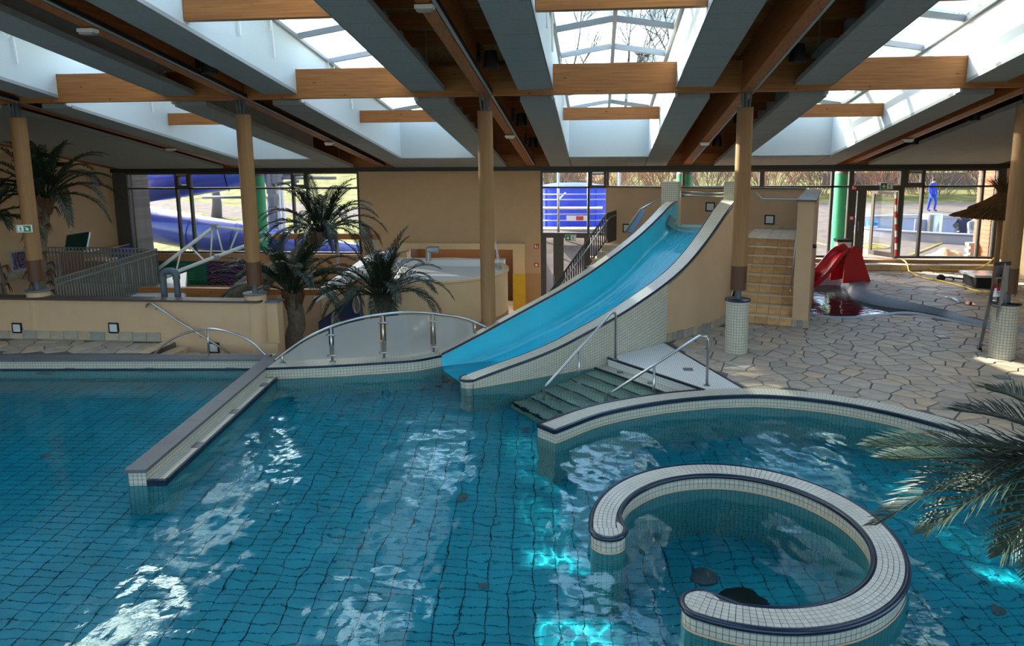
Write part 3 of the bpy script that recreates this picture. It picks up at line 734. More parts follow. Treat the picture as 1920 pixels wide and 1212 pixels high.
for k, q in enumerate(tl):
    m = MB() if k < 300 else rest
    m.add([Vector((p.x, p.y, 0)) for p in q]+[Vector((p.x, p.y, .014)) for p in q], [tuple(range(len(q), 2*len(q)))]+[(i, (i+1) % len(q), len(q)+(i+1) % len(q), len(q)+i) for i in range(len(q))])
    if k < 300: mk('coping_tile', m, 'coping_tile', wp)
mk('coping_tile_field', rest, 'coping_tile', wp, kind='stuff')
# whirlpool floor inlets
p = WC+Vector((.05, .02, 0)); p.z = zfl(p.x, p.y)
tag(mk('whirlpool_grate', MB().lathe([(0, .03), (.24, .03), (.27, .015), (.28, 0)], p, 28), 'rubber_black', smooth=40), 'large dark round grate in the middle of the whirlpool floor', 'pool grate')
p2 = atz(1318, 1078, -.8); p2.z = zfl(p2.x, p2.y)
tag(mk('whirlpool_lamp', MB().lathe([(0, .03), (.09, .03), (.13, .02), (.14, 0)], p2, 20), 'granite', smooth=40), 'small round underwater lamp beside the whirlpool grate', 'pool lamp')
NR = near_b
# ---- entry steps and landing
ld = empty('entry_landing', ((LD0+LD1)/2+Vector((.7, .7, -.3))), 'cream tiled landing at the top of the pool steps with navy border', kind='structure')
LQ = [LD0, LD1, Vector((2.45, 11.52, 0)), Vector((1.40, 14.34, 0))]
mk('tiled_slab', MB().prism([(p.x, p.y) for p in LQ], -1.3, .0), 'mosaic_tray', ld)
mk('navy_border', MB().bar(LD0+Vector((0, 0, -.012)), LD1+Vector((0, 0, -.012)), .05, .032), 'navy', ld)
mk('navy_border', MB().bar(LQ[2]+Vector((0, 0, -.01)), LQ[3]+Vector((0, 0, -.01)), .05, .03), 'navy', ld)
pd = atz(1290, 693, 0)
mk('floor_drain', MB().box(pd.x-.09, pd.y-.09, -.002, pd.x+.09, pd.y+.09, .004), 'granite', ld)
st = empty('entry_steps', (0, 11.8, -1.4), 'submerged cream tiled steps with navy nosings leading into the pool', kind='structure')
sd = Vector((-.7, -.714, 0)); ndir = (LD1-LD0).normalized(); sd = Vector((ndir.y, -ndir.x, 0)); sd = sd if sd.x < 0 else -sd
LL = (LD1-LD0).length
for k in range(7):
    zt = -.165*(k+1); a = LD0+sd*(.30*k)
    while min((a-Vector((p.x, p.y, 0))).length for p in NR) > .05 and (a-LD0-sd*(.3*k)).length < 1.2: a = a-ndir*.03
    b_ = LD0+sd*(.30*k+.3)+ndir*.2
    while min((b_-Vector((p.x, p.y, 0))).length for p in rim_o) > .1 and (b_-a).length < 4: b_ = b_+ndir*.03
    b_ = b_-sd*.3
    q = [a, b_, b_+sd*.3, a+sd*.3]
    mk('step', MB().prism([(p.x, p.y) for p in q], -1.5, zt), 'mosaic', st)
    mk('nosing', MB().bar(a+sd*.285+Vector((0, 0, zt-.01)), b_+sd*.285+Vector((0, 0, zt-.01)), .045, .032), 'navy', st)
    if k == 0:
        for tt in (.22, .55):
            c = a+ndir*(LL*tt)+sd*.12; mk('step_drain', MB().box(c.x-.06, c.y-.06, zt, c.x+.06, c.y+.06, zt+.005), 'granite', st)
# handrails
def rail(name, path, posts, label, r=.024, cat='handrail', flange=True, mat='steel'):
    o = empty(name, Vector(posts[0][0]), label, cat)
    mk('rail', MB().tube(path, r, 10), mat, o, smooth=True)
    for a, b_ in posts:
        po_ = mk('post', MB().tube([a, b_], r*.95, 10), mat, o, smooth=True)
        if flange: mk('flange', MB().lathe([(.055, 0), (.055, .012), (.03, .016)], a, 14), mat, po_, smooth=40)
    return o
pa = Vector((.34, 13.05, 0)); ta = Vector((.34, 13.05, .86))
fa = sd
pathA = [pa, ta+Vector((0, 0, -.02)), ta+fa*.03+Vector((0, 0, .06)), ta+fa*.12+Vector((0, 0, .07)), ta+fa*.9+Vector((0, 0, -.47)), ta+fa*1.62+Vector((0, 0, -.98)), ta+fa*1.7+Vector((0, 0, -1.03)), ta+fa*1.75+Vector((0, 0, -1.1)), ta+fa*1.75+Vector((0, 0, -1.7))]
rail('handrail', pathA, [(pa, ta), (pa+fa*.92+Vector((0, 0, -.5)), ta+fa*.92+Vector((0, 0, -.48)))], 'curved stainless handrail beside the slide wall at the pool steps')
pb = Vector((1.86, 11.62, 0)); tb = Vector((1.86, 11.62, .80))
fa_ = fa; fa = Vector((-.99, .03, 0))
pathB = [pb, tb, tb+fa*.03+Vector((0, 0, .06)), tb+fa*.14+Vector((0, 0, .075)), tb+fa*.95+Vector((0, 0, -.5)), tb+fa*1.62+Vector((0, 0, -.98)), tb+fa*1.72+Vector((0, 0, -1.06)), tb+fa*1.75+Vector((0, 0, -1.7))]
rail('handrail', pathB, [(pb, tb), (pb+fa*.9+Vector((0, 0, -.5)), tb+fa*.9+Vector((0, 0, -.46)))], 'curved stainless handrail on the tiled landing by the curved rim')
# ================================================================ the wide water slide
sl_ = empty('water_slide', (0, 13.5, 0), 'wide turquoise water slide with cream tiled rims running down into the pool', 'water slide')
def resamp(P, n):
    d = [0]
    for a, b in zip(P, P[1:]): d.append(d[-1]+(b-a).length)
    out = []
    for k in range(n+1):
        s = d[-1]*k/n; i = 0
        while i < len(P)-2 and d[i+1] < s: i += 1
        t = (s-d[i])/max(1e-9, d[i+1]-d[i]); out.append(P[i].lerp(P[i+1], min(1, max(0, t))))
    return out
NS = 60
NR = resamp(near_b, NS); LR = resamp(left_b, NS)
NRi = offs(NR, .34); LRo = offs(LR, .21)
fz = [min(a.z, b.z)-.36-.34*(k/NS)**1.2 for k, (a, b) in enumerate(zip(NR, LR))]
for k in range(NS+1):
    NRi[k].z = NR[k].z; LRo[k].z = LR[k].z
vz = lambda p, z: Vector((p.x, p.y, z))
mk('near_rim', MB().sweep([[vz(a, a.z-.09), vz(a, a.z), vz(b, b.z), vz(b, b.z-.06)] for a, b in zip(NR, NRi)]), 'mosaic', sl_)
mk('far_rim', MB().sweep([[vz(a, a.z-.06), vz(a, a.z), vz(b, b.z), vz(b, b.z-.09)] for a, b in zip(LR, LRo)]), 'mosaic', sl_)
mk('near_navy_edge', MB().tube([a+Vector((0, 0, -.012)) for a in NR], .026, 8), 'navy', sl_, smooth=True)
mk('far_navy_edge', MB().tube([a+Vector((0, 0, -.012)) for a in LR], .024, 8), 'navy', sl_, smooth=True)
mk('near_inner_edge', MB().tube([a+Vector((0, 0, -.012)) for a in NRi], .018, 8), 'navy', sl_, smooth=True)
K = 14
rows = []
for k in range(NS+1):
    a, b = LR[k], NRi[k]; w_ = Vector((b.x-a.x, b.y-a.y, 0)); W_ = w_.length; w_.normalize(); r = []
    z0 = fz[k]
    prof = [(0, a.z-.05), (0.01, z0+.16), (.05, z0+.06), (.13, z0+.01), (.3, z0), (.5, z0-.005), (.7, z0), (.9, z0+.02), (1.0, z0+.1), (1.0, b.z-.05)]
    for t, z in prof:
        x = t*W_ if t not in (.05, .13) else t*W_
        r.append(Vector((a.x, a.y, 0))+w_*x+Vector((0, 0, z)))
    rows.append(r)
mk('slide_channel', MB().sweep(rows, capends=False), 'slide_cyan', sl_, smooth=50)
m, nt_, b, N, L = newmat('flow_water'); b.inputs['Base Color'].default_value = srgb(206, 236, 244); b.inputs['Roughness'].default_value = .6
tc = N.new('ShaderNodeUVMap'); tc.uv_map = 'UVMap'; mp = N.new('ShaderNodeMapping'); mp.inputs['Scale'].default_value = (1.6, 7, 1); L.new(tc.outputs[0], mp.inputs[0])
t1 = N.new('ShaderNodeTexNoise'); t1.inputs['Scale'].default_value = 2.4; t1.inputs['Detail'].default_value = 6; L.new(mp.outputs[0], t1.inputs['Vector'])
mr = N.new('ShaderNodeMapRange'); mr.inputs[1].default_value = .5; mr.inputs[2].default_value = .85; mr.inputs[3].default_value = 0; mr.inputs[4].default_value = .5; L.new(t1.outputs[0], mr.inputs[0]); L.new(mr.outputs[0], b.inputs['Alpha'])
fr_ = []
for k in range(14, NS-3):
    r_ = rows[k]; f0 = max(.02, .45-.5*((NS-3-k)/46)) ; fr_.append([r_[3].lerp(r_[7], t)+Vector((0, 0, .012)) for t in (.0, .15, .3, .45, .6)])
mk('flowing_water', MB().sweep(fr_, capends=False), 'flow_water', sl_, smooth=True)
# body walls
def spl(k0, k1): return list(range(k0, k1+1))
kt = min(range(NS+1), key=lambda k: abs(NR[k].x-1.40))
mk('tiled_side', MB().sweep([[vz(NR[k]+Vector((.012, .0, 0)), -1.5), vz(NR[k]+Vector((.012, 0, 0)), NR[k].z-.05), vz(NRi[k], NR[k].z-.05), vz(NRi[k], -1.5)] for k in spl(0, kt)]), 'mosaic', sl_)
band('underwater_tiles', [p for p in NR if p.x < .3], -.002, -1.5, ZW-.01, -.006, 'mosaic_pool', sl_)
band('waterline_strip', [p for p in NR if p.x < .3], -.002, ZW, ZW+.02, -.006, 'waterline', sl_)
mk('rendered_side', MB().sweep([[vz(NR[k], -.1), vz(NR[k], NR[k].z-.05), vz(NRi[k], NR[k].z-.05), vz(NRi[k], -.1)] for k in spl(kt, NS)]), 'cream', sl_)
mk('far_side', MB().sweep([[vz(LR[k], fz[k]-.2), vz(LR[k], LR[k].z-.05), vz(LRo[k], LR[k].z-.05), vz(LRo[k], -1.3), vz(LR[k], -1.3)] for k in spl(0, NS)]), 'cream', sl_)
# rounded nose of the near rim
nb = NR[0]; ni = NRi[0]; cxx = (nb+ni)/2; rr = (ni-nb).length/2; a0 = math.atan2((ni-nb).y, (ni-nb).x)
nose = [vz(cxx+Vector((math.cos(a0+math.pi*k/12), math.sin(a0+math.pi*k/12), 0))*rr, 0) for k in range(13)]
nose = [(p.x, p.y) for p in nose]
mk('nose_top', MB().prism(nose, nb.z-.09, nb.z), 'mosaic', sl_)
mk('nose_wall', MB().prism([((x-cxx.x)*.97+cxx.x, (y-cxx.y)*.97+cxx.y) for x, y in nose], -1.5, nb.z-.05), 'mosaic', sl_)
mk('nose_navy', MB().tube([Vector((x, y, nb.z-.012)) for x, y in nose], .026, 8), 'navy', sl_, smooth=True)
# stone skirting along the rendered side: upright slabs
attrmix('skirt_stone', [srgb(150, 142, 126), srgb(176, 160, 136), srgb(132, 132, 128), srgb(168, 150, 128)], .6, .2, 20)
k = kt
ps = resamp([vz(p, 0) for p in NR[kt:]], 22)
for a, b in zip(ps, ps[1:]):
    t = (b-a).normalized(); nn = Vector((t.y, -t.x, 0)); h = .16+.03*random.random()
    q = [a+t*.006+nn*.004, b-t*.006+nn*.004, b-t*.006+nn*.03, a+t*.006+nn*.03]
    mk('skirting_stone', MB().prism([(p.x, p.y) for p in q], -.01, h), 'skirt_stone', sl_)
# ================================================================ paving, stair tower, children's corner
attrmix('flagstone', [srgb(156, 142, 124), srgb(172, 155, 134), srgb(146, 135, 122), srgb(176, 152, 124), srgb(160, 149, 134), srgb(150, 134, 114)], .55, .25, 14)
plain('mortar', srgb(92, 86, 80), .9, noise=.15, nscale=30)
attrmix('stair_tile', [srgb(196, 152, 100), srgb(206, 162, 108), srgb(188, 144, 94), srgb(200, 158, 104)], .5, .08, 20)
attrmix('stair_tread', [srgb(206, 182, 148), srgb(212, 190, 156), srgb(200, 176, 142)], .5, .08, 20)
TT, TN = Vector((.951, -.309, 0)), Vector((.309, .951, 0)); S0 = Vector((3.52, 16.21, 0))
tw = lambda a, b, z=0: S0+TT*a+TN*b+Vector((0, 0, z))
def tbox(a0, a1, b0, b1, z0, z1):
    q = [tw(a0, b0), tw(a1, b0), tw(a1, b1), tw(a0, b1)]
    return MB().add([Vector((p.x, p.y, z0)) for p in q]+[Vector((p.x, p.y, z1)) for p in q], [(3,2,1,0),(4,5,6,7),(0,1,5,4),(1,2,6,5),(2,3,7,6),(3,0,4,7)])
D8 = 2.886
pxl = lambda L, z: [atz(1480+x/D8, 300+y/D8, z) for x, y in L]
near_bank = pxl([(110, 836), (200, 855), (340, 858), (500, 843), (600, 833), (700, 838), (850, 868), (1000, 898)], 0)
near_bank = [Vector((4.9, 17.35, 0))]+near_bank+[Vector((10.0, 15.2, 0)), Vector((XR, 14.4, 0))]
wat_near = pxl([(110, 828), (200, 846), (340, 849), (500, 834), (600, 824), (700, 829), (850, 859), (1000, 889)], -.02)
wat_far = pxl([(215, 672), (300, 692), (340, 742), (390, 762), (500, 787), (650, 807), (800, 832), (980, 884)], 0)
kerb_out = pxl([(230, 648), (330, 663), (400, 700), (425, 735), (560, 772), (700, 797), (900, 842), (1050, 878)], .06)
zpav = lambda x, y: .06+.042*(y-16.6)
def voro(bx0, bx1, by0, by1, sx, sy, bnd, z, seed, rot=0.0):
    rn = random.Random(seed); P = {}
    nx, ny = int((bx1-bx0)/sx)+1, int((by1-by0)/sy)+1
    for i in range(-2, nx+2):
        for j in range(-2, ny+2):
            P[i, j] = (bx0+(i+.5+rn.uniform(-.48, .48)+(.5 if j % 2 else 0))*sx, by0+(j+.5+rn.uniform(-.48, .48))*sy)
    B = [(p.x, p.y) for p in bnd]; nb = len(B)
    BA = np.array(B)
    def ins(x, y):
        r = False
        for i in range(nb):
            (x0, y0), (x1, y1) = B[i], B[(i+1) % nb]
            if (y0 > y) != (y1 > y) and x < (x1-x0)*(y-y0)/(y1-y0)+x0: r = not r
        return r
    def clip(poly, px, py, nx_, ny_):
        out = []
        for k in range(len(poly)):
            a, b = poly[k-1], poly[k]; da = (a[0]-px)*nx_+(a[1]-py)*ny_; db = (b[0]-px)*nx_+(b[1]-py)*ny_
            if (da <= 0) != (db <= 0):
                t = da/(da-db); out.append((a[0]+(b[0]-a[0])*t, a[1]+(b[1]-a[1])*t))
            if db <= 0: out.append(b)
        return out
    res = []
    for i in range(nx):
        for j in range(ny):
            cx_, cy_ = P[i, j]
            poly = [(cx_-1.2, cy_-1.2), (cx_+1.2, cy_-1.2), (cx_+1.2, cy_+1.2), (cx_-1.2, cy_+1.2)]
            for di in (-2, -1, 0, 1, 2):
                for dj in (-2, -1, 0, 1, 2):
                    if not di and not dj: continue
                    q = P.get((i+di, j+dj))
                    if q is None: continue
                    dx, dy = q[0]-cx_, q[1]-cy_; l = math.hypot(dx, dy)
                    poly = clip(poly, (cx_+q[0])/2-dx/l*.011, (cy_+q[1])/2-dy/l*.011, dx/l, dy/l)
                    if len(poly) < 3: break
                if len(poly) < 3: break
            if len(poly) < 3: continue
            gx, gy = sum(p[0] for p in poly)/len(poly), sum(p[1] for p in poly)/len(poly)
            if not ins(gx, gy): continue
            for k in range(nb):
                (x0, y0), (x1, y1) = B[k], B[(k+1) % nb]; ex, ey = x1-x0, y1-y0; l = math.hypot(ex, ey)
                if l < 1e-6: continue
                t = max(0, min(1, ((gx-x0)*ex+(gy-y0)*ey)/l/l))
                if math.hypot(gx-x0-ex*t, gy-y0-ey*t) < .75:
                    # keep the left side (outline runs counter-clockwise)
                    d = (gx-x0)*(-ey)+(gy-y0)*ex
                    if d > 0 and any(((p[0]-x0)*ex+(p[1]-y0)*ey)/l > -.05 and ((p[0]-x0)*ex+(p[1]-y0)*ey)/l < l+.05 for p in poly):
                        poly = clip(poly, x0-ey/l*.01, y0+ex/l*.01, ey/l, -ex/l)
                        if len(poly) < 3: break
            if len(poly) < 3: continue
            ar = abs(sum(poly[k-1][0]*poly[k][1]-poly[k][0]*poly[k-1][1] for k in range(len(poly))))/2
            if ar > .012: res.append((poly, gx, gy))
    return res
def paving(name, label, bnd, zf, box, sx, sy, seed, nind, slab_z):
    from mathutils.geometry import tessellate_polygon
    me = bpy.data.meshes.new(name)
    tris = tessellate_polygon([[Vector((p.x, p.y, 0)) for p in bnd]])
    fx = []
    for t in tris:
        A, B_, C_ = [bnd[i] for i in t]; fx.append(tuple(t) if (B_.x-A.x)*(C_.y-A.y)-(B_.y-A.y)*(C_.x-A.x) > 0 else tuple(reversed(t)))
    me.from_pydata([(p.x, p.y, zf(p.x, p.y)-.012) for p in bnd], [], fx); me.update(); me.materials.append(M['mortar'])
    fl_ = bpy.data.objects.new(name, me); COL.objects.link(fl_); tag(fl_, label, kind='structure')
    st_ = voro(*box, sx, sy, bnd, 0, seed); st_.sort(key=lambda q: q[1]**2+q[2]**2)
    rest = MB(); rn = random.Random(seed)
    seen = 0; tones = []
    for poly, gx, gy in st_:
        z = zf(gx, gy); dz = rn.uniform(-.003, .004)
        vis = atan_vis(gx, gy, z)
        mm = MB() if (vis and seen < nind) else rest
        n = len(poly); top = [(x+(gx-x)*.03, y+(gy-y)*.03, zf(x, y)+dz) for x, y in poly]; bot = [(x, y, zf(x, y)-.015) for x, y in poly]
        mm.add(bot+top, [tuple(range(n, 2*n))]+[(k, (k+1) % n, n+(k+1) % n, n+k) for k in range(n)])
        if mm is rest: tones += [rn.random()]*(n+1)
        else: mk('flagstone', mm, 'flagstone', fl_); seen += 1
    if rest.f:
        o = mk('flagstone_field', rest, 'flagstone', fl_, kind='stuff', fix=False)
        at = o.data.attributes.new('tone', 'FLOAT', 'FACE')
        at.data.foreach_set('value', tones)
    return fl_
def atan_vis(x, y, z):
    d = Vector((x, y, z))-EYE; w_ = d.dot(_F)
    if w_ < .1: return False
    u = PPX+FPX*d.dot(_R2)/w_; v = PPY-FPX*d.dot(_U2)/w_
    return -20 < u < 1940 and -20 < v < 1232
bnd1 = [p for p in rim_o if p.x > 2.45 and p.y > 8.4]+[Vector((XR, 8.3, 0)), Vector((XR, 14.4, 0))]+list(reversed(near_bank))[1:]+[tw(1.27, 1.0), tw(1.27, 0), tw(-.4, 0)]
bnd1 += [Vector((p.x, p.y, 0)) for p in reversed(near_b) if 1.45 < p.x < 3.1]+[LQ[3], LQ[2]]
paving('floor', 'irregular pale flagstone paving beside the curved basin rim', bnd1, lambda x, y: 0, (1.3, XR, 8.3, 17.6), .43, .30, 3, 300, 0)
# stream / paddling pool
plain('stream_bed', srgb(54, 66, 84), .6, noise=.3, nscale=5)
m, nt_, b, N, L = newmat('stream_water'); b.inputs['Base Color'].default_value = (.01, .016, .02, 1); b.inputs['Roughness'].default_value = .02; b.inputs['IOR'].default_value = 1.33
b.inputs['Specular IOR Level'].default_value = .9; b.inputs['Alpha'].default_value = .85
tc = N.new('ShaderNodeTexCoord'); t1 = N.new('ShaderNodeTexNoise'); t1.inputs['Scale'].default_value = 5; t1.inputs['Detail'].default_value = 3; L.new(tc.outputs['Object'], t1.inputs['Vector'])
bp = N.new('ShaderNodeBump'); bp.inputs['Strength'].default_value = .4; bp.inputs['Distance'].default_value = .03; L.new(t1.outputs[0], bp.inputs['Height']); L.new(bp.outputs[0], b.inputs['Normal'])
def ext(L, a): return [Vector(a)]+L
near2 = ext(pxl([(110, 836), (200, 855), (340, 858), (500, 843), (600, 833), (700, 838), (850, 868), (1000, 898)], 0), (4.6, 17.35, 0))+[Vector((10.0, 15.2, 0)), Vector((XR-.02, 14.4, 0))]
wn2 = ext(wat_near, (4.6, 17.42, 0))+[Vector((10.0, 15.27, 0)), Vector((XR-.02, 14.47, 0))]
wf2 = ext(wat_far, (4.9, 20.6, 0))+[Vector((10.0, 15.42, 0)), Vector((XR-.02, 14.62, 0))]
ko2 = ext(kerb_out, (4.9, 21.1, 0))+[Vector((10.0, 15.62, 0)), Vector((XR-.02, 14.82, 0))]
near2, wn2, wf2, ko2 = [crom([vz(p, 0) for p in L_], 5) for L_ in (near2, wn2, wf2, ko2)]
def strip(P, Q, z): return MB().sweep([[vz(x, z), vz(x.lerp(y, .33), z), vz(x.lerp(y, .66), z), vz(y, z)] for x, y in zip(P, Q)], capends=False)
struct('water_stream', strip(wn2, wf2, -.03), 'stream_water', 'dark reflecting water of the paddling stream')
struct('floor_stream', strip(wn2, wf2, -.16), 'stream_bed', 'dark bed of the paddling stream')
plain('kerb_grey', srgb(124, 132, 142), .6, noise=.25, nscale=60)
plain('kerb_pale', srgb(150, 158, 164), .55, noise=.15, nscale=40)
tag(mk('stream_kerb', MB().sweep([[vz(x, -.2), vz(x, .0), vz(x.lerp(y, .25), zpav(x.x, x.y)*.6+.02), vz(x.lerp(y, .6), zpav(x.x, x.y)+.04), vz(y, zpav(y.x, y.y)+.03), vz(y, -.2)] for x, y in zip(wf2, ko2)]), 'kerb_grey', smooth=60), 'broad dark grey rounded kerb along the far bank of the stream', kind='structure')
tag(mk('stream_kerb', MB().sweep([[vz(x, -.2), vz(x, -.005), vz(y, .004), vz(y, -.2)] for x, y in zip(wn2, near2)]), 'kerb_pale'), 'narrow pale kerb along the near bank of the stream', kind='structure')
bnd2 = [x.lerp(y, .8) for x, y in zip(wf2, ko2)]+[Vector((XR, 22.3, 0)), Vector((4.4, 22.3, 0))]
bnd2 = [Vector((p.x, p.y, 0)) for p in bnd2]
paving('floor_children_corner', 'flagstone paving behind the stream by the far windows', bnd2, zpav, (4.4, XR, 14.7, 22.4), .5, .40, 9, 180, 0)
# low tiled step under the far windows
sp = empty('window_step', (8, 22.5, .3), 'low tiled step in front of the far glass door', kind='structure')
attrmix('step_tile', [srgb(190, 160, 122), srgb(204, 176, 138), srgb(178, 150, 116)], .5, .1, 14)
attrmix('step_top', [srgb(200, 190, 172), srgb(210, 200, 184), srgb(190, 182, 166)], .5, .1, 14)
mk('core', MB().box(4.3, 22.3, .0, XR, YW, .44), 'mortar', sp)
for k in range(28):
    x = 4.3+k*.297
    mk('riser_tile', MB().box(x+.004, 22.275, .28, x+.293, 22.3, .45), 'step_tile', sp)
    mk('top_tile', MB().box(x+.004, 22.275, .452, x+.293, 22.62, .466), 'step_top', sp)
# ---------------------------------------------------------------- stair tower
tower = empty('slide_tower', tw(0, 2, 0), 'cream rendered stair tower with tiled steps leading up to the slide', 'stair tower')
NB, RI, TD = 9, .194, .28
sw0, sw1 = -.42, .93
for k in range(NB):
    mk('step_core', tbox(sw0, sw1, .28*k+.012, 4.7, RI*k if k else -.05, RI*(k+1)-.012), 'mortar', tower)
    for j in range(5):
        a0 = sw1-.27*(j+1); a1 = a0+.27
        mk('riser_tile', tbox(a0+.003, a1-.003, .28*k, .28*k+.014, RI*k+.003, RI*(k+1)-.016), 'stair_tile', tower)
        if k < NB-1: mk('tread_tile', tbox(a0+.003, a1-.003, .28*k-.008, .28*(k+1), RI*(k+1)-.014, RI*(k+1)), 'stair_tread', tower)
        else:
            for q in range(6): mk('tread_tile', tbox(a0+.003, a1-.003, .28*k-.008+q*.4, .28*k+(q+1)*.4-.012, RI*(k+1)-.014, RI*(k+1)), 'stair_tread', tower)
ZT = RI*NB
mk('side_wall', tbox(.93, 1.27, 0, 4.95, -.05, 2.86), 'cream', tower)
mk('side_wall_cap', tbox(.9, 1.31, -.03, 4.98, 2.86, 2.9), 'cap_brown', tower)
mk('back_wall', tbox(-5.0, .93, 4.7, 4.95, -1.3, 2.9), 'cream', tower)
mk('back_wall_cap', tbox(-5.05, .9, 4.66, 4.98, 2.9, 2.94), 'cap_brown', tower)
mk('platform', tbox(-2.0, -.42, 1.9, 4.7, .2, ZT), 'cream_dark', tower)
mk('wall_base_tiles', tbox(-2.0, .93, 4.685, 4.7, ZT, ZT+.1), 'step_tile', tower)
for j in range(3): mk('skirting_stone', tbox(.93+.113*j+.003, .93+.113*(j+1)-.003, -.025, .0, 0, .17), 'skirt_stone', tower)
for j in range(5): mk('skirting_stone', tbox(1.27, 1.295, .2*j, .2*j+.19, 0, .16), 'skirt_stone', tower)
# slide head: two tiled posts, tray, bar
for nm, p in (('left', Vector((1.86, 18.2, 0))), ('right', Vector((3.36, 17.85, 0)))):
    m = MB(); c = p
    q = [c+TT*a+TN*b for a, b in ((-.21, -.21), (.21, -.21), (.21, .21), (-.21, .21))]
    m.prism([(v.x, v.y) for v in q], 1.2, 3.22)
    o_ = tag(mk('slide_post', m, 'mosaic'), 'square tiled post on the %s of the slide entrance' % nm, 'post', 'slide entrance posts')
hb = [Vector((2.08, 18.25, 2.95)), Vector((3.18, 17.9, 2.95))]
eb = empty('entrance_bar', hb[0], 'stainless double grab bar across the slide entrance', 'grab bar')
mk('bar', MB().tube(hb, .024, 8), 'steel', eb, smooth=True); mk('bar', MB().tube([p+Vector((.02, .05, -.09)) for p in hb], .024, 8), 'steel', eb, smooth=True)
for p in hb: mk('bracket', MB().box(p.x-.03, p.y-.05, p.z-.13, p.x+.03, p.y+.08, p.z+.04), 'alu', eb)
q = [LR[-1], NRi[-1], NRi[-1]+TN*1.0, LR[-1]+TN*.9]
tag(mk('slide_tray', MB().prism([(p.x, p.y) for p in q], 1.5, fz[-1]+.01), 'slide_wet'), 'flat turquoise start basin at the top of the slide', 'basin')
# water inlet on the left inner wall
pi_ = LR[-8].lerp(NRi[-8], .06); zi = fz[-8]+.25
tag(mk('water_inlet', MB().bar(Vector((pi_.x-.06, pi_.y-.12, zi+.1)), Vector((pi_.x+.1, pi_.y+.12, zi-.06)), .05, .26), 'steel'), 'square steel water inlet in the side of the slide', 'inlet')
def sqlamp(p, n_, label, s=.14, tdir=None):
    n_ = Vector(n_).normalized(); t = Vector((-n_.y, n_.x, 0)); o = empty('wall_lamp', p, label, 'wall lamp', 'square wall lamps')
    u_ = Vector((0, 0, 1))
    def slab(h, d0, d1, nm, mt, par):
        c = Vector(p); vs = []
        for d in (d0, d1):
            for a, b in ((-1, -1), (1, -1), (1, 1), (-1, 1)): vs.append(c+n_*d+t*(a*h)+u_*(b*h))
        return mk(nm, MB().add(vs, [(3,2,1,0),(4,5,6,7),(0,1,5,4),(1,2,6,5),(2,3,7,6),(3,0,4,7)]), mt, par)
    fr_l = slab(s, 0.001, .025, 'frame', 'black', o); slab(s*.72, .02, .03, 'diffuser', 'lamp_glass', fr_l)
plain('lamp_glass', srgb(196, 200, 196), .25)
def onback(u, v, b=4.7):      # point on the tower's back wall seen at a pixel
    d = ray(u, v); o_ = tw(0, b); t = (o_-EYE).dot(TN)/d.dot(TN); return EYE+d*t
for u, v, l in ((1332, 388, 'square wall lamp above the slide entrance'), (1443, 412, 'square wall lamp at the head of the tiled stairs'), (1176, 428, 'square wall lamp left of the slide top')):
    sqlamp(onback(u, v), -TN, l)
# rails on the tower
pr = [tw(.86, .15, .85), tw(.86, .16, .95), tw(.86, 2.3, 2.52), tw(.86, 2.45, 2.6), tw(.84, 2.5, 2.6), tw(-.1, 4.55, 2.62), tw(-.35, 4.55, 2.75)]
o = empty('stair_handrail', tw(.86, .2, .5), 'thin stainless handrail along the right wall of the tiled stairs', 'handrail')
mk('rail', MB().tube([tw(.86, .05, .78), tw(.86, .1, .86), tw(.86, 2.5, 2.58)], .02, 8), 'steel', o, smooth=True)
mk('rail', MB().tube([tw(.86, 2.5, 2.58), tw(.84, 4.5, 2.6), tw(.7, 4.6, 2.62), tw(-.25, 4.6, 2.62), tw(-.42, 4.5, 2.8)], .02, 8), 'steel', o, smooth=True)
for b in (.5, 1.5, 2.4): mk('bracket', MB().tube([tw(.86, b, .78+b*.72), tw(.93, b, .72+b*.72)], .012, 6), 'steel', o)
o = empty('stair_handrail', tw(-.3, .2, .5), 'short stainless handrail on the slide wall behind the tiled column', 'handrail')
mk('rail', MB().tube([tw(-.42, -.1, .62), tw(-.40, -.05, .72), tw(-.3, 1.2, 1.6)], .02, 8), 'steel', o, smooth=True)
mk('bracket', MB().tube([tw(-.41, .1, .8), tw(-.5, .1, .78)], .012, 6), 'steel', o)
# back stairs on the left of the tower and their bar railing
bs = empty('back_stairs', Vector((-.6, 20.5, -1.2)), 'tiled back stairs climbing behind the slide to the tower landing', kind='structure')
lt, lb_ = Vector((.25, 21.7, 1.15)), Vector((-1.45, 19.3, -.95)); nst = 11
dxy = Vector((lt.x-lb_.x, lt.y-lb_.y, 0)); ln = dxy.length; dxy.normalize(); px_ = Vector((dxy.y, -dxy.x, 0))
for k in range(nst):
    a = lb_+dxy*(ln*k/nst); z = lb_.z+(lt.z-lb_.z)*(k+1)/nst; b = a+dxy*(ln/nst)
    q = [a, b, b+px_*1.5, a+px_*1.5]
    mk('step', MB().prism([(p.x, p.y) for p in q], -1.28, z), 'stair_tread', bs)
q = [lt, lt+dxy*1.0, lt+dxy*1.0+px_*2.2, lt+px_*2.2]
mk('landing', MB().prism([(p.x, p.y) for p in q], -1.28, 1.15), 'stair_tread', bs)
for k in range(3):
    q = [lt+px_*(.9+.4*k)-dxy*.5, lt+px_*(1.3+.4*k)-dxy*.5, lt+px_*(1.3+.4*k)+dxy*.8, lt+px_*(.9+.4*k)+dxy*.8]
    mk('step', MB().prism([(p.x, p.y) for p in q], 1.14, 1.15+.2*(k+1)), 'stair_tread', bs)
o = empty('bar_railing', Vector((-.6, 20.5, -1)), 'dark steel bar railing sloping down the back stairs', 'railing')
r0, r1 = lb_+Vector((0, 0, .9)), lt+Vector((0, 0, .95)); nb_ = 26
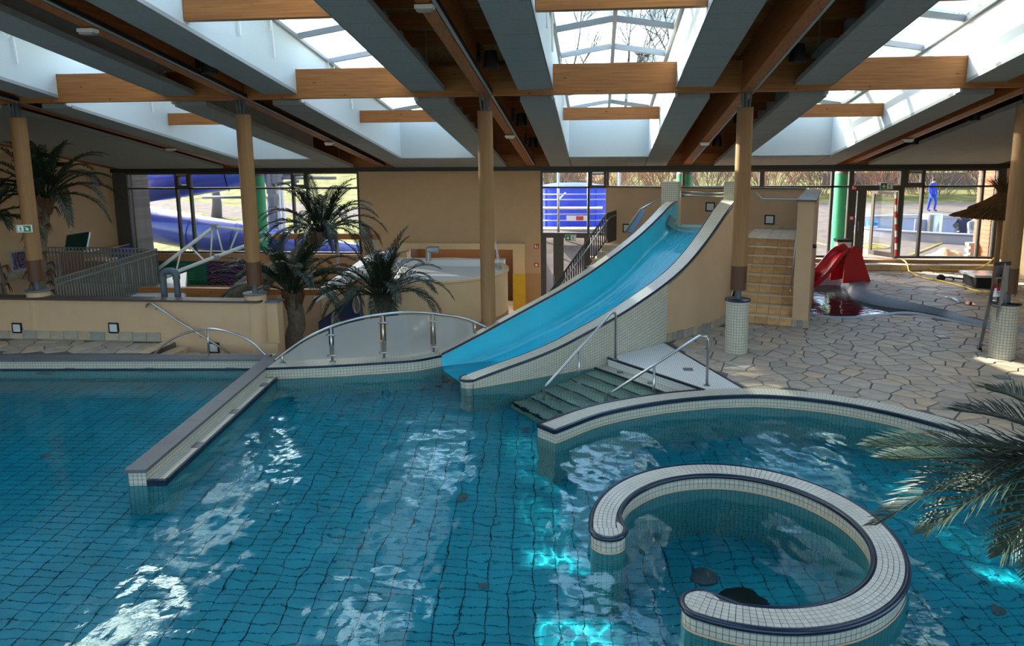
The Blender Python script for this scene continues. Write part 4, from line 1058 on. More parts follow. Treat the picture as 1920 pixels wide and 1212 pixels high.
mk('top_rail', MB().bar(r0, r1, .05, .03), 'steel_grey' if 'steel_grey' in M else 'frame_dark', o); mk('bottom_rail', MB().bar(r0-Vector((0, 0, .78)), r1-Vector((0, 0, .8)), .05, .03), 'frame_dark', o)
bar0 = None
for k in range(nb_+1):
    a = r0.lerp(r1, k/nb_); c = a-Vector((0, 0, .41))
    if bar0 is None: bar0 = mk('bar', MB().box(a.x-.022, a.y-.012, a.z-.82, a.x+.022, a.y+.012, a.z), 'frame_dark', o); q0 = Vector(bar0.location)-a
    else:
        n_ = bpy.data.objects.new('bar', bar0.data); COL.objects.link(n_); n_.parent = o; n_.location = a+q0
mk('landing_panel', MB().bar(lt+Vector((.02, .02, .5)), lt+dxy*.55+Vector((0, 0, .55)), .03, .95), 'frame_dark', o)
mk('handrail', MB().tube([r0+Vector((.1, -.05, -.1)), r1+Vector((.1, -.05, -.1)), r1+Vector((.3, .2, -.05))], .022, 8), 'steel', o, smooth=True)
plain('blue_sheet', srgb(112, 160, 216), .4)
sb = empty('blue_board', aty(1195, 420, 18.3), 'blue board leaning under a handrail left of the slide top', 'board')
q = [aty(1174, 436, 18.2), aty(1186, 436, 18.2), aty(1210, 396, 18.2), aty(1199, 394, 18.2)]
mk('sheet', MB().add(q+[p+Vector((.02, .06, 0)) for p in q], [(0,1,2,3),(7,6,5,4),(0,4,5,1),(1,5,6,2),(2,6,7,3),(3,7,4,0)]), 'blue_sheet', sb)
mk('rail', MB().tube([aty(1172, 436, 18.15), aty(1200, 393, 18.15), aty(1236, 374, 18.15)], .025, 8), 'steel', sb, smooth=True)
# ================================================================ left side of the hall
attrmix('lower_floor_tile', [srgb(196, 180, 152), srgb(204, 188, 160), srgb(188, 172, 146)], .5, .05, 10)
struct('floor_lower', MB().box(XL, 13.2, ZL-.1, 4.2, YW, ZL), 'lower_floor_tile', 'sunken tiled floor of the back area')
struct('floor_mass', MB().box(3.0, 17.4, -.9, XR, YW, -.25), 'mortar', 'solid base below the right paving')
struct('floor_near', MB().box(-17.5, -3, -.3, 9.5, 4.25, .02), 'mosaic_tray', 'tiled deck at the near end of the pool')
struct('wall_pool_near', MB().box(-17.5, 4.2, -1.6, 7.4, 4.3, -.3), 'mosaic_pool', 'tiled near wall of the pool')
# low rendered wall in front of the back area
fw_ = empty('wall_front', (-12, 13.6, 0), kind='structure'); fw_['label'] = 'low cream wall with dark capping behind the left basin'
mk('wall_face', MB().box(XL, 13.55, -.6, -7.2, 13.78, .9), 'cream', fw_)
mk('capping', MB().box(XL, 13.5, .9, -7.05, 13.83, .945), 'cap_brown', fw_)
mk('wall_end', MB().box(-7.03, 13.75, -.6, -6.78, 14.0, .86), 'cream', fw_)
mk('end_capping', MB().box(-7.05, 13.72, .86, -6.74, 14.03, .9), 'granite', fw_)
mk('wall_end', MB().box(-7.2, 13.6, -.6, -6.75, 13.9, .0), 'cream', fw_)
for k in range(24):
    x = -17+k*.32
    mk('skirting_stone', MB().box(x+.005, 13.525, .03, x+.32-.006, 13.55, .2+.03*random.random()), 'skirt_stone', fw_)
paving('floor_platform', 'raised flagstone platform behind the left basin', [Vector(p) for p in ((-17.2, 12.0, 0), (-9.25, 12.66, 0), (-9.05, 13.52, 0), (-17.2, 13.52, 0))], lambda x, y: .03, (-17.2, -9.0, 11.9, 13.6), .5, .32, 21, 80, 0)
struct('floor_platform_base', MB().prism([(-17.2, 11.98), (-9.2, 12.64), (-9.0, 13.54), (-17.2, 13.54)], -.3, .017), 'mortar', 'base under the raised platform')
se = empty('platform_steps', (-8.7, 13.1, 0), kind='structure'); se['label'] = 'two tiled steps at the end of the raised platform'
for k in range(2):
    for j in range(4):
        mk('step_tile', MB().box(-9.0+.3*k+.003, 12.68+.215*j+.003, -.3, -9.0+.3*(k+1), 12.68+.215*(j+1), -.08-.11*k), 'step_tile', se)
for j in range(4): mk('step_tile', MB().box(-9.24, 12.66+.215*j+.003, .02, -9.0, 12.66+.215*(j+1), .04), 'step_tile', se)
struct('floor_strip', MB().box(-9.0, 12.68, -.6, -6.4, 13.56, -.3), 'lower_floor_tile', 'tiled strip behind the pool coping')
for u, v, l in ((33, 615, 'square wall lamp at the left picture edge on the low front wall'), (214, 615, 'square wall lamp in the middle of the low front wall'), (402, 652, 'square wall lamp low behind the arched hoop rail')):
    sqlamp(aty(u, v, 13.55), (0, -1, 0), l, .115)
# sloped wall handrail and arched hoop
o = empty('wall_handrail', aty(350, 615, 13.45), 'straight stainless handrail sloping down the low front wall', 'handrail')
mk('rail', MB().tube([aty(274, 576, 13.5), aty(276, 571, 13.45), aty(284, 570, 13.43), aty(432, 664, 13.43)], .02, 8), 'steel', o, smooth=True)
for u, v in ((292, 577), (375, 630)): mk('bracket', MB().tube([aty(u, v, 13.43), aty(u, v+3, 13.55)], .014, 6), 'steel', o)
yo = 12.72
o = empty('hoop_rail', aty(390, 666, yo), 'low arched stainless hoop rail behind the granite coping', 'handrail')
arch = crom([aty(286, 668, yo), aty(310, 644, yo), aty(345, 626, yo), aty(390, 617, yo), aty(440, 626, yo), aty(475, 644, yo), aty(500, 668, yo)], 6)
mk('arch', MB().tube(arch, .022, 8), 'steel', o, smooth=True); mk('post', MB().tube([aty(390, 617, yo), aty(391, 668, yo)], .02, 8), 'steel', o, smooth=True)
# frosted glass screen on the curved coping
def find_u(line, u, z):
    best = None
    for i in range(len(line)-1):
        for t in (0, .25, .5, .75):
            p = line[i].lerp(line[i+1], t); d = Vector((p.x, p.y, z))-EYE; uu = PPX+FPX*d.dot(_R2)/d.dot(_F)
            if best is None or abs(uu-u) < best[0]: best = (abs(uu-u), p)
    return best[1]
scl = offs(gl_line, .3)
toppx = [(514, 677), (540, 657), (575, 634), (620, 613), (668, 598), (717, 590), (765, 586), (811, 588), (855, 594), (885, 602), (912, 614)]
ext = scl+[Vector((-2.78, 13.27, 0)), Vector((-2.45, 13.5, 0))]
tops = []; bases = []
for u, v in toppx:
    p = find_u(ext, u, .5); b = aty(u, v, p.y); tops.append(b); bases.append(Vector((b.x, p.y, 0)))
gsn = empty('glass_screen', (-4.5, 12.8, .03), 'frosted glass screen with arched stainless top rail on curved coping', 'glass screen')
mk('top_rail', MB().tube(crom(tops, 5), .026, 10), 'steel', gsn, smooth=True)
cz = lambda p: .03 if p.x < -3.1 else .03+(p.x+3.1)*.48
tt = crom(tops, 5); bb = crom(bases, 5)
pi0 = [0, 15, 25, 35, 45]
for i in (3, 15, 25, 35, 46):
    i = min(i, len(tt)-1); p = bb[i]; z0 = cz(p)
    po = mk('post', MB().tube([Vector((p.x, p.y, z0)), Vector((p.x, p.y, tt[i].z))], .024, 10), 'steel', gsn, smooth=True)
    mk('flange', MB().lathe([(.06, 0), (.06, .015), (.03, .02)], (p.x, p.y, z0), 14), 'steel', gsn)
    if tt[i].z-z0 > .35:
        for zz in (z0+.12, tt[i].z-.16):
            mk('clamp', MB().tube([Vector((p.x-.09, p.y-.02, zz)), Vector((p.x+.09, p.y-.02, zz))], .018, 8), 'steel', gsn, smooth=True)
def lerpi(L_, f): i = min(len(L_)-2, int(f)); return L_[i].lerp(L_[i+1], f-i)
for a, b in ((3.6, 14.5), (15.5, 24.4), (25.6, 34.4), (35.6, 45.2)):
    rows_ = []
    for k in range(17):
        f = a+(b-a)*k/16; p = lerpi(bb, f); z0 = cz(p)+.05; z1 = max(z0+.02, lerpi(tt, f).z-.05)
        rows_.append([Vector((p.x, p.y-.006, z0)), Vector((p.x, p.y-.006, z1)), Vector((p.x, p.y+.006, z1)), Vector((p.x, p.y+.006, z0)), Vector((p.x, p.y-.006, z0))])
    mk('glass_panel', MB().sweep(rows_), 'frosted', gsn)
# niche in the far wall
plain('niche_brown', srgb(66, 44, 22), .8)
plain('niche_mustard', srgb(96, 70, 26), .8)
nc = empty('wall_niche', (-4.6, YW+.6, ZL), kind='structure'); nc['label'] = 'dark brown recess in the cream far wall'
mk('back', MB().box(NX0-.1, YW+1.5, ZL-.1, NX1+.1, YW+1.65, NZ1+.2), 'niche_brown', nc)
mk('side', MB().box(NX0-.1, YW+.3, ZL, NX0, YW+1.6, NZ1), 'niche_brown', nc); mk('side', MB().box(NX1, YW+.3, ZL, NX1+.1, YW+1.6, NZ1), 'niche_brown', nc)
mk('soffit', MB().box(NX0-.12, YW+.28, NZ1, NX1+.12, YW+1.65, NZ1+.2), 'niche_brown', nc)
mk('floor', MB().box(NX0, YW, ZL-.1, NX1, YW+1.6, ZL), 'lower_floor_tile', nc)
mk('painted_arc', MB().lathe([(1.3, 0), (1.9, 0), (1.9, .01), (1.3, .01)], (0, 0, 0), 28, .1, 1.5), 'niche_mustard', nc)
bpy.data.objects[nc.children[-1].name].matrix_local = Matrix.Translation(Vector((-4.9, YW+1.48, -1.3))-nc.location) @ Matrix.Rotation(math.pi/2, 4, 'X')
mk('yellow_base', MB().box(NX1-1.0, YW+1.45, ZL, NX1, YW+1.5, -.62), 'mosaic_yellow', nc)
fr_ = empty('niche_frame', (-4.6, YW, ZL), kind='structure'); fr_['label'] = 'pale projecting surround of the wall recess with yellow tiled foot'
mk('lintel', MB().box(NX0-.35, YW-.16, NZ1, -2.44, YW, NZ1+.2), 'cream_light', fr_)
mk('jamb', MB().box(NX1, YW-.16, .0, -2.44, YW, NZ1), 'cream_light', fr_)
mk('yellow_pilaster', MB().box(NX1-.01, YW-.17, ZL, -2.43, YW, .0), 'mosaic_yellow', fr_)
mk('jamb', MB().box(NX0-.35, YW-.16, ZL, NX0, YW, NZ1), 'cream_light', fr_)
# raised round pool with rendered curved wall
tc_ = Vector((-4.95, 20.45, 0))
tub = empty('round_pool', (tc_.x, tc_.y, ZL), 'raised round pool with curved cream wall in front of the wall recess', 'pool')
mk('curved_wall', MB().lathe([(2.2, ZL), (2.2, .44), (2.24, .46), (2.24, .52), (2.02, .52), (2.02, .3)], tc_, 56), 'cream_light', tub, smooth=30)
mk('base_band', MB().lathe([(2.21, ZL), (2.21, -.75)], tc_, 56), 'cream_dark', tub, smooth=60)
mk('white_tray', MB().lathe([(0, .44), (2.02, .40)], tc_, 48), 'mosaic_tray', tub)
mk('rear_kerb', MB().box(-6.9, 21.6, .4, -3.0, 21.95, .62), 'white', tub)
for an in (-.75, -.6, -.42):
    p = tc_+Vector((math.cos(an), math.sin(an), 0))*1.98
    mk('jet', MB().lathe([(.05, .44), (.04, .52), (0, .53)], p, 8), 'cream', tub)
ph = aty(803, 480, 21.5)
tag(mk('spout', MB().tube([(ph.x, ph.y, .6), (ph.x, ph.y, 1.02)], .09, 12).tube([(ph.x, ph.y, .95), (ph.x+.35, ph.y, .95)], .11, 12), 'alu', smooth=40), 'shiny steel pipe spout at the back of the round pool', 'pipe')
# leaning ladder by the niche
def ladder(name, a0, a1, b0, b1, nr_, label, r=.02):
    o = empty(name, a0, label, 'ladder')
    mk('rail', MB().tube([a0, a1], r, 6), 'alu', o); mk('rail', MB().tube([b0, b1], r, 6), 'alu', o)
    for k in range(nr_):
        t = (k+.7)/(nr_+.4); mk('rung', MB().tube([Vector(a0).lerp(a1, t), Vector(b0).lerp(b1, t)], r*.8, 6), 'alu', o)
    return o
ladder('leaning_ladder', aty(943, 592, 20.9), aty(929, 452, 21.6), aty(953, 584, 21.2), aty(932, 520, 21.9)+Vector((0, 0, 1.02)), 9, 'narrow aluminium ladder leaning at the wall recess beside a column')
# signs
plain('sign_green', srgb(24, 120, 72), .4); plain('sign_white', srgb(240, 244, 240), .4); plain('sign_red', srgb(196, 26, 34), .4)
def quad3(c, n_, w, h, d0, d1, dx=0, dz=0):
    n_ = Vector(n_).normalized(); t = Vector((n_.y, -n_.x, 0)) * -1; c = Vector(c)+t*dx+Vector((0, 0, dz)); vs = []
    for d in (d0, d1):
        for a, b in ((-1, -1), (1, -1), (1, 1), (-1, 1)): vs.append(c+n_*d+t*(a*w/2)+Vector((0, 0, b*h/2)))
    return MB().add(vs, [(3,2,1,0),(4,5,6,7),(0,1,5,4),(1,2,6,5),(2,3,7,6),(3,0,4,7)])
def arrow_man(c, n_, o, w, h, flip=False, arrow='down'):
    s = -1 if flip else 1
    nn = Vector(n_).normalized(); t = -Vector((nn.y, -nn.x, 0)); cc = Vector(c)
    P = lambda x, z: cc+nn*.034+t*(x*s)+Vector((0, 0, z))
    # arrow on green half
    def poly(nm, pts, mt):
        q = [P(x*h, z*h) for x, z in pts]; mk(nm, MB().add(q+[p+nn*.004 for p in q], [tuple(range(len(q), 2*len(q)))]+[(i, (i+1) % len(q), len(q)+(i+1) % len(q), len(q)+i) for i in range(len(q))]), mt, o)
    cx0 = -.48
    if arrow == 'down': poly('arrow', [(cx0-.07, .3), (cx0+.07, .3), (cx0+.07, -.02), (cx0+.26, .1), (cx0+.26, -.08), (cx0, -.34), (cx0-.26, -.08), (cx0-.26, .1), (cx0-.07, -.02)], 'sign_white')
    else: poly('arrow', [(cx0+.3, .2), (cx0+.2, .3), (cx0-.06, .03), (cx0-.06, .22), (cx0-.2, .12), (cx0-.28, -.3), (cx0+.16, -.22), (cx0+.22, -.1), (cx0+.02, -.08)], 'sign_white')
    mk('white_half', quad3(cc+t*(s*.47*h), n_, .9*h, .86*h, .03, .036), 'sign_white', o)
    def g(pts): poly2(pts)
    def poly2(pts):
        q = [P(x*h, z*h)+nn*.004 for x, z in pts]; mk('running_figure', MB().add(q+[p+nn*.003 for p in q], [tuple(range(len(q), 2*len(q)))]+[(i, (i+1) % len(q), len(q)+(i+1) % len(q), len(q)+i) for i in range(len(q))]), 'sign_green', o)
    poly2([(.42, .3), (.5, .38), (.58, .3), (.5, .22)]); poly2([(.34, .2), (.56, .2), (.62, .04), (.56, .0), (.52, .1), (.5, -.06), (.62, -.16), (.56, -.36), (.48, -.34), (.52, -.2), (.4, -.12), (.34, -.34), (.2, -.34), (.22, -.28), (.3, -.26), (.38, .08), (.28, .04), (.26, .1)])
def exitsign(c, n_, w, h, label, flip=False, arrow='down'):
    o = empty('exit_sign', c, label, 'exit sign', 'green emergency exit signs')
    mk('case', quad3(c, n_, w, h, 0, .03), 'sign_green', o); mk('rim', quad3(c, n_, w+.03, h+.03, -.01, .02), 'white', o)
    arrow_man(c, n_, o, w, h, flip, arrow)
exitsign(aty(1070, 446, YW-.01), (0, -1, 0), .34, .18, 'green exit sign with down arrow above the low door')
exitsign(aty(1662, 349, YW-.01), (0, -1, 0), .36, .18, 'green exit sign with down arrow above the far glass door')
exitsign(aty(46, 429, 13.55), (.25, -1, 0), .27, .13, 'green exit sign with diagonal arrow on the leftmost column', True, 'diag')
exitsign(aty(905, 566, 13.56), (-.55, -1, 0), .12, .16, 'small exit sign edge on the left of the third column') if False else None
def redsign(c, label, w=.16, kind_=0):
    o = empty('fire_sign', c, label, 'fire sign', 'red fire signs')
    mk('plate', quad3(c, (0, -1, 0), w, w*.95, 0, .02), 'sign_red', o)
    if kind_ == 0:
        mk('pictogram', quad3(c, (0, -1, 0), w*.25, w*.6, .02, .024, -w*.2), 'sign_white', o); mk('pictogram', quad3(c, (0, -1, 0), w*.22, w*.35, .02, .024, w*.2, -.02), 'sign_white', o)
    else: mk('window', quad3(c, (0, -1, 0), w*.5, w*.55, .02, .05), 'white', o)
redsign(aty(1006, 462, YW), 'red fire alarm pictogram sign left of the low door'); redsign(aty(1006, 497, YW), 'red fire call point box below the sign left of the low door', .15, 1)
redsign(aty(1601, 352, YW-.01), 'red fire alarm pictogram sign at the far glass door'); redsign(aty(1596, 409, YW-.01), 'red fire call point box beside the far glass door', .15, 1)
# doors
dn_ = [0]
def glassdoor(x0, x1, z0, z1, label, split, yy=YW+.06, leaf_open=False):
    dn_[0] += 1
    o = empty('door_%d' % dn_[0], ((x0+x1)/2, yy, z0), kind='structure'); o['label'] = label
    fb = lambda a, b, c, d, nm='frame_bar', pp=None: mk(nm, MB().box(a, yy-.05, b, c, yy+.05, d), 'frame_dark', pp or o)
    fb(x0, z0, x0+.09, z1); fb(x1-.09, z0, x1, z1); fb(x0+.09, z1-.1, x1-.09, z1); fb(split-.08, z0, split+.08, z1-.1)
    def leaf(a, b):
        lf = fb(a, z0+.02, a+.09, z1-.1, 'leaf'); fb(b-.09, z0+.02, b, z1-.1, 'stile', lf) ; fb(a+.09, z0+.02, b-.09, z0+.14, 'rail', lf)
        mk('glass_pane', MB().box(a+.09, yy-.006, z0+.14, b-.09, yy+.006, z1-.1), 'window_glass', lf)
        mk('handle', MB().tube([(b-.05, yy-.1, z0+.9), (b-.05, yy-.1, z0+1.2)], .015, 6), 'steel', lf)
    leaf(x0+.09, split-.08)
    if not leaf_open: leaf(split+.08, x1-.09)
    return o
glassdoor(-1.92, -.3, ZL, 1.3, 'low dark framed glass door under the exit sign', -1.33)
d2 = glassdoor(7.9, 9.44, .58, 2.84, 'far glass door with one leaf standing open to the yard', 8.3, leaf_open=True)
# the open leaf, swung outwards at the right jamb
lf = empty('open_leaf', (9.38, YW+.1, .6)); lf.parent = d2; lf.location = Vector((9.36, YW+.1, .6))-d2.location; lf.rotation_euler = (0, 0, math.radians(118))
def leafpart(nm, mb, mt):
    me = bpy.data.meshes.new(nm); me.from_pydata(mb.v, [], mb.f); me.update(); autouv(me, {}); me.materials.append(M[mt]); q = bpy.data.objects.new(nm, me); COL.objects.link(q); q.parent = lf
leafpart('stile', MB().box(0, -.03, 0, .09, .03, 2.1), 'frame_dark'); leafpart('stile', MB().box(.86, -.03, 0, .95, .03, 2.1), 'frame_dark'); leafpart('rail', MB().box(.09, -.03, 0, .86, .03, .15), 'frame_dark'); leafpart('rail', MB().box(.09, -.03, 2.0, .86, .03, 2.1), 'frame_dark'); leafpart('glass_pane', MB().box(.09, -.006, .15, .86, .006, 2.0), 'window_glass')
# red and white barrier pole at the door
bpole = empty('barrier_pole', aty(1680, 480, YW-.02), 'red and white striped barrier pole upright at the open glass door', 'pole')
zb0 = aty(1680, 480, YW-.03).z; p1, p2 = aty(1680, 480, YW-.03), aty(1680, 360, YW-.03)
for k in range(10): mk('stripe', MB().tube([p1.lerp(p2, k/10), p1.lerp(p2, (k+1)/10)], .035, 10), 'sign_red' if k % 2 == 0 else 'sign_white', bpole)
# green banner on the sill wall
plain('banner_green', srgb(30, 116, 92), .5)
m, nt_, b, N, L = newmat('banner_art'); b.inputs['Roughness'].default_value = .5
tc = N.new('ShaderNodeTexCoord'); wv = N.new('ShaderNodeTexWave'); wv.wave_type = 'RINGS'; wv.inputs['Scale'].default_value = 1.6; wv.inputs['Distortion'].default_value = 9; wv.inputs['Detail'].default_value = 4; wv.inputs['Detail Scale'].default_value = 1.4
L.new(tc.outputs['Object'], wv.inputs['Vector']); cr = N.new('ShaderNodeValToRGB'); e = cr.color_ramp.elements
e[0].color = srgb(24, 14, 40); e[1].color = srgb(20, 60, 80)
for p_, c_ in ((.25, srgb(74, 22, 84)), (.5, srgb(30, 140, 150)), (.62, srgb(200, 90, 60)), (.8, srgb(110, 30, 120))): q = e.new(p_); q.color = c_
L.new(wv.outputs[0], cr.inputs[0]); L.new(cr.outputs[0], b.inputs['Base Color'])
bn_ = empty('wall_banner', aty(380, 512, YW), 'long green printed banner with swirling purple artwork below the left windows', 'banner')
a0, a1 = aty(258, 489, YW-.01), aty(465, 536, YW-.01); xs_ = aty(387, 500, YW).x
mk('sheet', MB().box(a0.x, YW-.012, a1.z, xs_, YW-.002, a0.z), 'banner_green', bn_)
mk('artwork', MB().box(xs_, YW-.012, a1.z, a1.x, YW-.002, a0.z), 'banner_art', bn_)
plain('banner_text', srgb(14, 52, 44), .6); plain('banner_text_pale', srgb(70, 160, 130), .6)
def text(s, p, size, mt, parent, rot=(math.pi/2, 0, 0), name='lettering'):
    c = bpy.data.curves.new(name, 'FONT'); c.body = s; c.size = size; c.extrude = .002
    t_ = bpy.data.objects.new(name+'_curve', c); COL.objects.link(t_)
    me = bpy.data.meshes.new_from_object(t_.evaluated_get(bpy.context.evaluated_depsgraph_get())); me.name = name
    bpy.data.objects.remove(t_); bpy.data.curves.remove(c)
    me.materials.clear(); me.materials.append(M[mt])
    o = bpy.data.objects.new(name, me); COL.objects.link(o); place(o, p, parent); o.rotation_euler = rot; return o
text('N DER GANZ', aty(296, 498.5, YW-.02), .13, 'banner_text', bn_); text('UELLES', aty(300, 504.5, YW-.02), .13, 'banner_text', bn_)
text('Erlebnisrutsche', aty(357, 533, YW-.02), .19, 'banner_text', bn_)
for u, v, w in ((330, 496, 24), (330, 501, 18), (350, 511, 18), (348, 515, 20), (350, 519, 16), (350, 524, 18)):
    p = aty(u, v, YW-.013); mk('text_line', MB().box(p.x, YW-.016, p.z-.015, p.x+w*.0165, YW-.012, p.z+.015), 'banner_text_pale', bn_)
# tubular white truss
plain('truss_white', srgb(214, 216, 212), .4)
tr_ = empty('tube_truss', aty(380, 510, 18), 'white tubular steel truss climbing in front of the left windows', 'truss')
def T(pts, r, y=18.0, dy=0): mk('tube', MB().tube([aty(u, v, y) for u, v in pts], r, 8), 'truss_white', tr_, smooth=True)
T([(252, 538), (402, 425)], .05); T([(402, 425), (460, 432)], .045); T([(262, 540), (335, 508), (460, 461)], .05); T([(488, 436), (514, 440)], .04); T([(487, 452), (514, 441)], .045); T([(460, 432), (488, 436)], .04); T([(460, 461), (487, 452)], .045)
for a, b in (((338, 476), (331, 505)), ((356, 462), (384, 490)), ((398, 431), (395, 483)), ((406, 428), (418, 475)), ((446, 433), (430, 472)), ((458, 432), (460, 461))): T([a, b], .025)
for u, v in ((402, 425), (407, 482)): p = aty(u, v, 17.97); mk('node', MB().box(p.x-.06, p.y-.06, p.z-.06, p.x+.06, p.y+.06, p.z+.06), 'frame_grey', tr_)
# timber beams of the small slide structure
a, b = aty(238, 538, 17), aty(605, 553, 17)
ob = tag(mk('timber_rail', MB().box(a.x, 16.9, b.z, b.x, 17.1, a.z), 'beam_wood_x'), 'long orange timber beam lying low behind the front wall', 'beam')
fp = aty(284, 552, 17); tag(mk('beam_support', MB().box(fp.x-.07, 16.95, b.z-.04, fp.x+.07, 17.12, b.z+.06).box(fp.x-.03, 16.97, ZL, fp.x+.03, 17.03, b.z-.02), 'steel_dark'), 'dark steel support under the low timber beam', 'support')
a, b = aty(512, 438, 20), aty(712, 449, 20)
tag(mk('timber_rail', MB().box(a.x, 19.92, b.z, b.x, 20.08, a.z), 'beam_wood_x'), 'short orange timber beam high behind the upper palm', 'beam')
for k_, u in enumerate((523, 632, 705)):
    p = aty(u, 448, 20.0); tag(mk('beam_post', MB().box(p.x-.03, 19.97, ZL, p.x+.03, 20.03, b.z), 'frame_grey'), 'thin grey post under the high timber beam, %s' % ('by the green column', 'behind the upper palm', 'at the cream wall')[k_], 'post')
# white sliding trays
def quadslab(pts, y0s, t, name, mat, label, cat):
    q = [aty(u, v, y) for (u, v), y in zip(pts, y0s)]
    return tag(mk(name, MB().add(q+[p-Vector((0, 0, t)) for p in q], [(0,1,2,3),(7,6,5,4),(0,4,5,1),(1,5,6,2),(2,6,7,3),(3,7,4,0)]), mat), label, cat)
quadslab([(180, 566), (345, 566), (350, 510), (322, 520)], [16.2, 16.2, 18.8, 18.8], .25, 'white_slide', 'mosaic_tray', 'pale tiled slide tray behind the grey pipe bend', 'slide')
quadslab([(588, 548), (640, 520), (738, 468), (690, 478)], [17.6, 18.2, 20.5, 20.8], .3, 'white_slide', 'white', 'white slide chute rising behind the palms', 'slide')
# navy mosaic gable with portholes
gq = [(597, 604), (668, 550), (684, 640), (597, 640)]
gb = empty('mosaic_gable', aty(640, 640, 18.0), 'navy mosaic gable wall with two round portholes below the palms', 'wall')
q = [aty(u, v, 18.0) for u, v in gq]; q[2].z = ZL; q[3].z = ZL; q[2].x = q[1].x+.15; q[3].x = q[0].x
mk('gable', MB().add(q+[p+Vector((0, .3, 0)) for p in q], [(0,1,2,3),(7,6,5,4),(0,4,5,1),(1,5,6,2),(2,6,7,3),(3,7,4,0)]), 'mosaic_blue', gb)
for (u, v, rx, rz) in ((629, 603, .1, .26), (668, 571, .09, .24)):
    p = aty(u, v, 17.97); m = MB(); n = 20
    rg = [(p+Vector((math.cos(2*math.pi*k/n)*rx, 0, math.sin(2*math.pi*k/n)*rz))) for k in range(n)]
    mk('porthole_rim', MB().tube(rg, .03, 6, closed=True), 'steel', gb, smooth=True); mk('porthole_glass', MB().add(rg, [tuple(range(n))]), 'steel', gb)
q0, q1 = aty(520, 552, 18.3), aty(600, 552, 18.3)
struct('wall_back_1', MB().box(q0.x, 18.3, ZL, q1.x, 18.5, q0.z), 'cream', 'cream wall piece behind the lower palm trunk')
q2_, q3_ = aty(600, 560, 18.6), aty(760, 548, 18.6)
struct('wall_back_2', MB().box(q2_.x, 18.34, ZL, -6.25, 18.5, q3_.z), 'cream_light', 'cream wall piece between gable and round pool')
# grey U-shaped pipe
up = empty('pipe_bend', aty(321, 565, 14.4), 'thick grey plastic pipe bent in an upside-down U above the low wall', 'pipe')
yb_ = 14.4; A_, B_ = aty(309, 560, yb_), aty(334, 560, yb_); zt_ = aty(320, 512, yb_).z
mk('riser', MB().tube([(A_.x, yb_, 0), (A_.x, yb_, zt_-.1)], .068, 16), 'grey_plastic', up, smooth=40); mk('riser', MB().tube([(B_.x, yb_, 0), (B_.x, yb_, zt_-.1)], .068, 16), 'grey_plastic', up, smooth=40)
mk('elbow', MB().tube(crom([(A_.x, yb_, zt_-.14), (A_.x, yb_, zt_-.04), (A_.x+.07, yb_, zt_+.03), ((A_.x+B_.x)/2, yb_, zt_+.04), (B_.x-.07, yb_, zt_+.03), (B_.x, yb_, zt_-.04), (B_.x, yb_, zt_-.14)], 4), .08, 16), 'grey_plastic', up, smooth=40)
# balustrades
plain('rail_grey', srgb(112, 112, 106), .45)
def balustrade(name, a, b, h, n, label, mid=True):
    o = empty(name, (a+b)/2-Vector((0, 0, h)), label, 'railing', 'grey bar balustrades')
    mk('top_rail', MB().bar(a, b, .05, .025), 'rail_grey', o)
    mk('hand_rail', MB().bar(a-Vector((0, 0, .14)), b-Vector((0, 0, .14)), .04, .04), 'rail_grey', o)
    mk('bottom_rail', MB().bar(a-Vector((0, 0, h-.08)), b-Vector((0, 0, h-.08)), .04, .025), 'rail_grey', o); s_ = None
    for k in range(n+1):
        p = a.lerp(b, k/n)
        if s_ is None: s_ = mk('bar', MB().box(p.x-.022, p.y-.01, p.z-h, p.x+.022, p.y+.01, p.z), 'rail_grey', o); off_ = Vector(s_.location)-p
        else:
            q = bpy.data.objects.new('bar', s_.data); COL.objects.link(q); q.parent = o; q.location = p+off_
bA, bB = aty(103, 523, 14.7), aty(293, 467, 17.6)
balustrade('balustrade', bA, bB, 1.05, 40, 'grey steel bar balustrade running diagonally towards the windows')
bC = aty(72, 465, 17.8); bC.z = bB.z
balustrade('balustrade', bC, bB, 1.05, 34, 'grey steel bar balustrade along the back gallery by the left wall')
zG = bB.z-1.05
struct('floor_gallery', MB().prism([(XL, 17.5), (bB.x+.05, 17.5), (aty(286, 470, 22.7).x, 22.7), (XL, 22.7)], ZL, zG), 'lower_floor_tile', 'tiled gallery floor by the left wall')
struct('floor_planter', MB().prism([(XL, 13.8), (bA.x+.05, 13.8), (bA.x-.1, 14.7), (bA.x-.1, 17.5), (XL, 17.5)], ZL, .5), 'cream_light', 'cream planter bed behind the low wall at the left')
struct('trim_4', MB().box(XL, 13.84, .5, bA.x, 13.95, .56), 'cap_brown', 'dark edging of the left planter')
for k in range(16):
    y = 14.0+k*.5; mk('skirting_stone', MB().box(XL+.001, y+.01, .5, XL+.03, y+.49, .7+.03*random.random()), 'skirt_stone', wl)
# furniture by the left wall
plain('desk_wood', srgb(150, 98, 54), .5, noise=.1, nscale=4); plain('screen_teal', srgb(10, 58, 56), .2); plain('panel_blue', srgb(30, 42, 130), .4)
YD = 18.7
dk = empty('counter_desk', aty(134, 505, YD), 'brown wooden counter desk behind the bar balustrade', 'desk')
c0, c1 = aty(112, 480, YD), aty(154, 475, YD)
mk('front', MB().box(c0.x, YD, zG, c1.x, YD+.04, c1.z), 'desk_wood', dk); mk('side', MB().box(c1.x-.04, YD+.04, zG, c1.x, YD+.7, c1.z), 'desk_wood', dk); mk('top', MB().box(c0.x-.03, YD-.04, c1.z, c1.x+.03, YD+.7, c1.z+.04), 'white', dk)
e0, e1 = aty(160, 493, YD+.1), aty(200, 490, YD+.1)
bk = empty('low_bench', (e0.x, YD+.2, zG), 'low brown wooden bench beside the counter desk', 'bench')
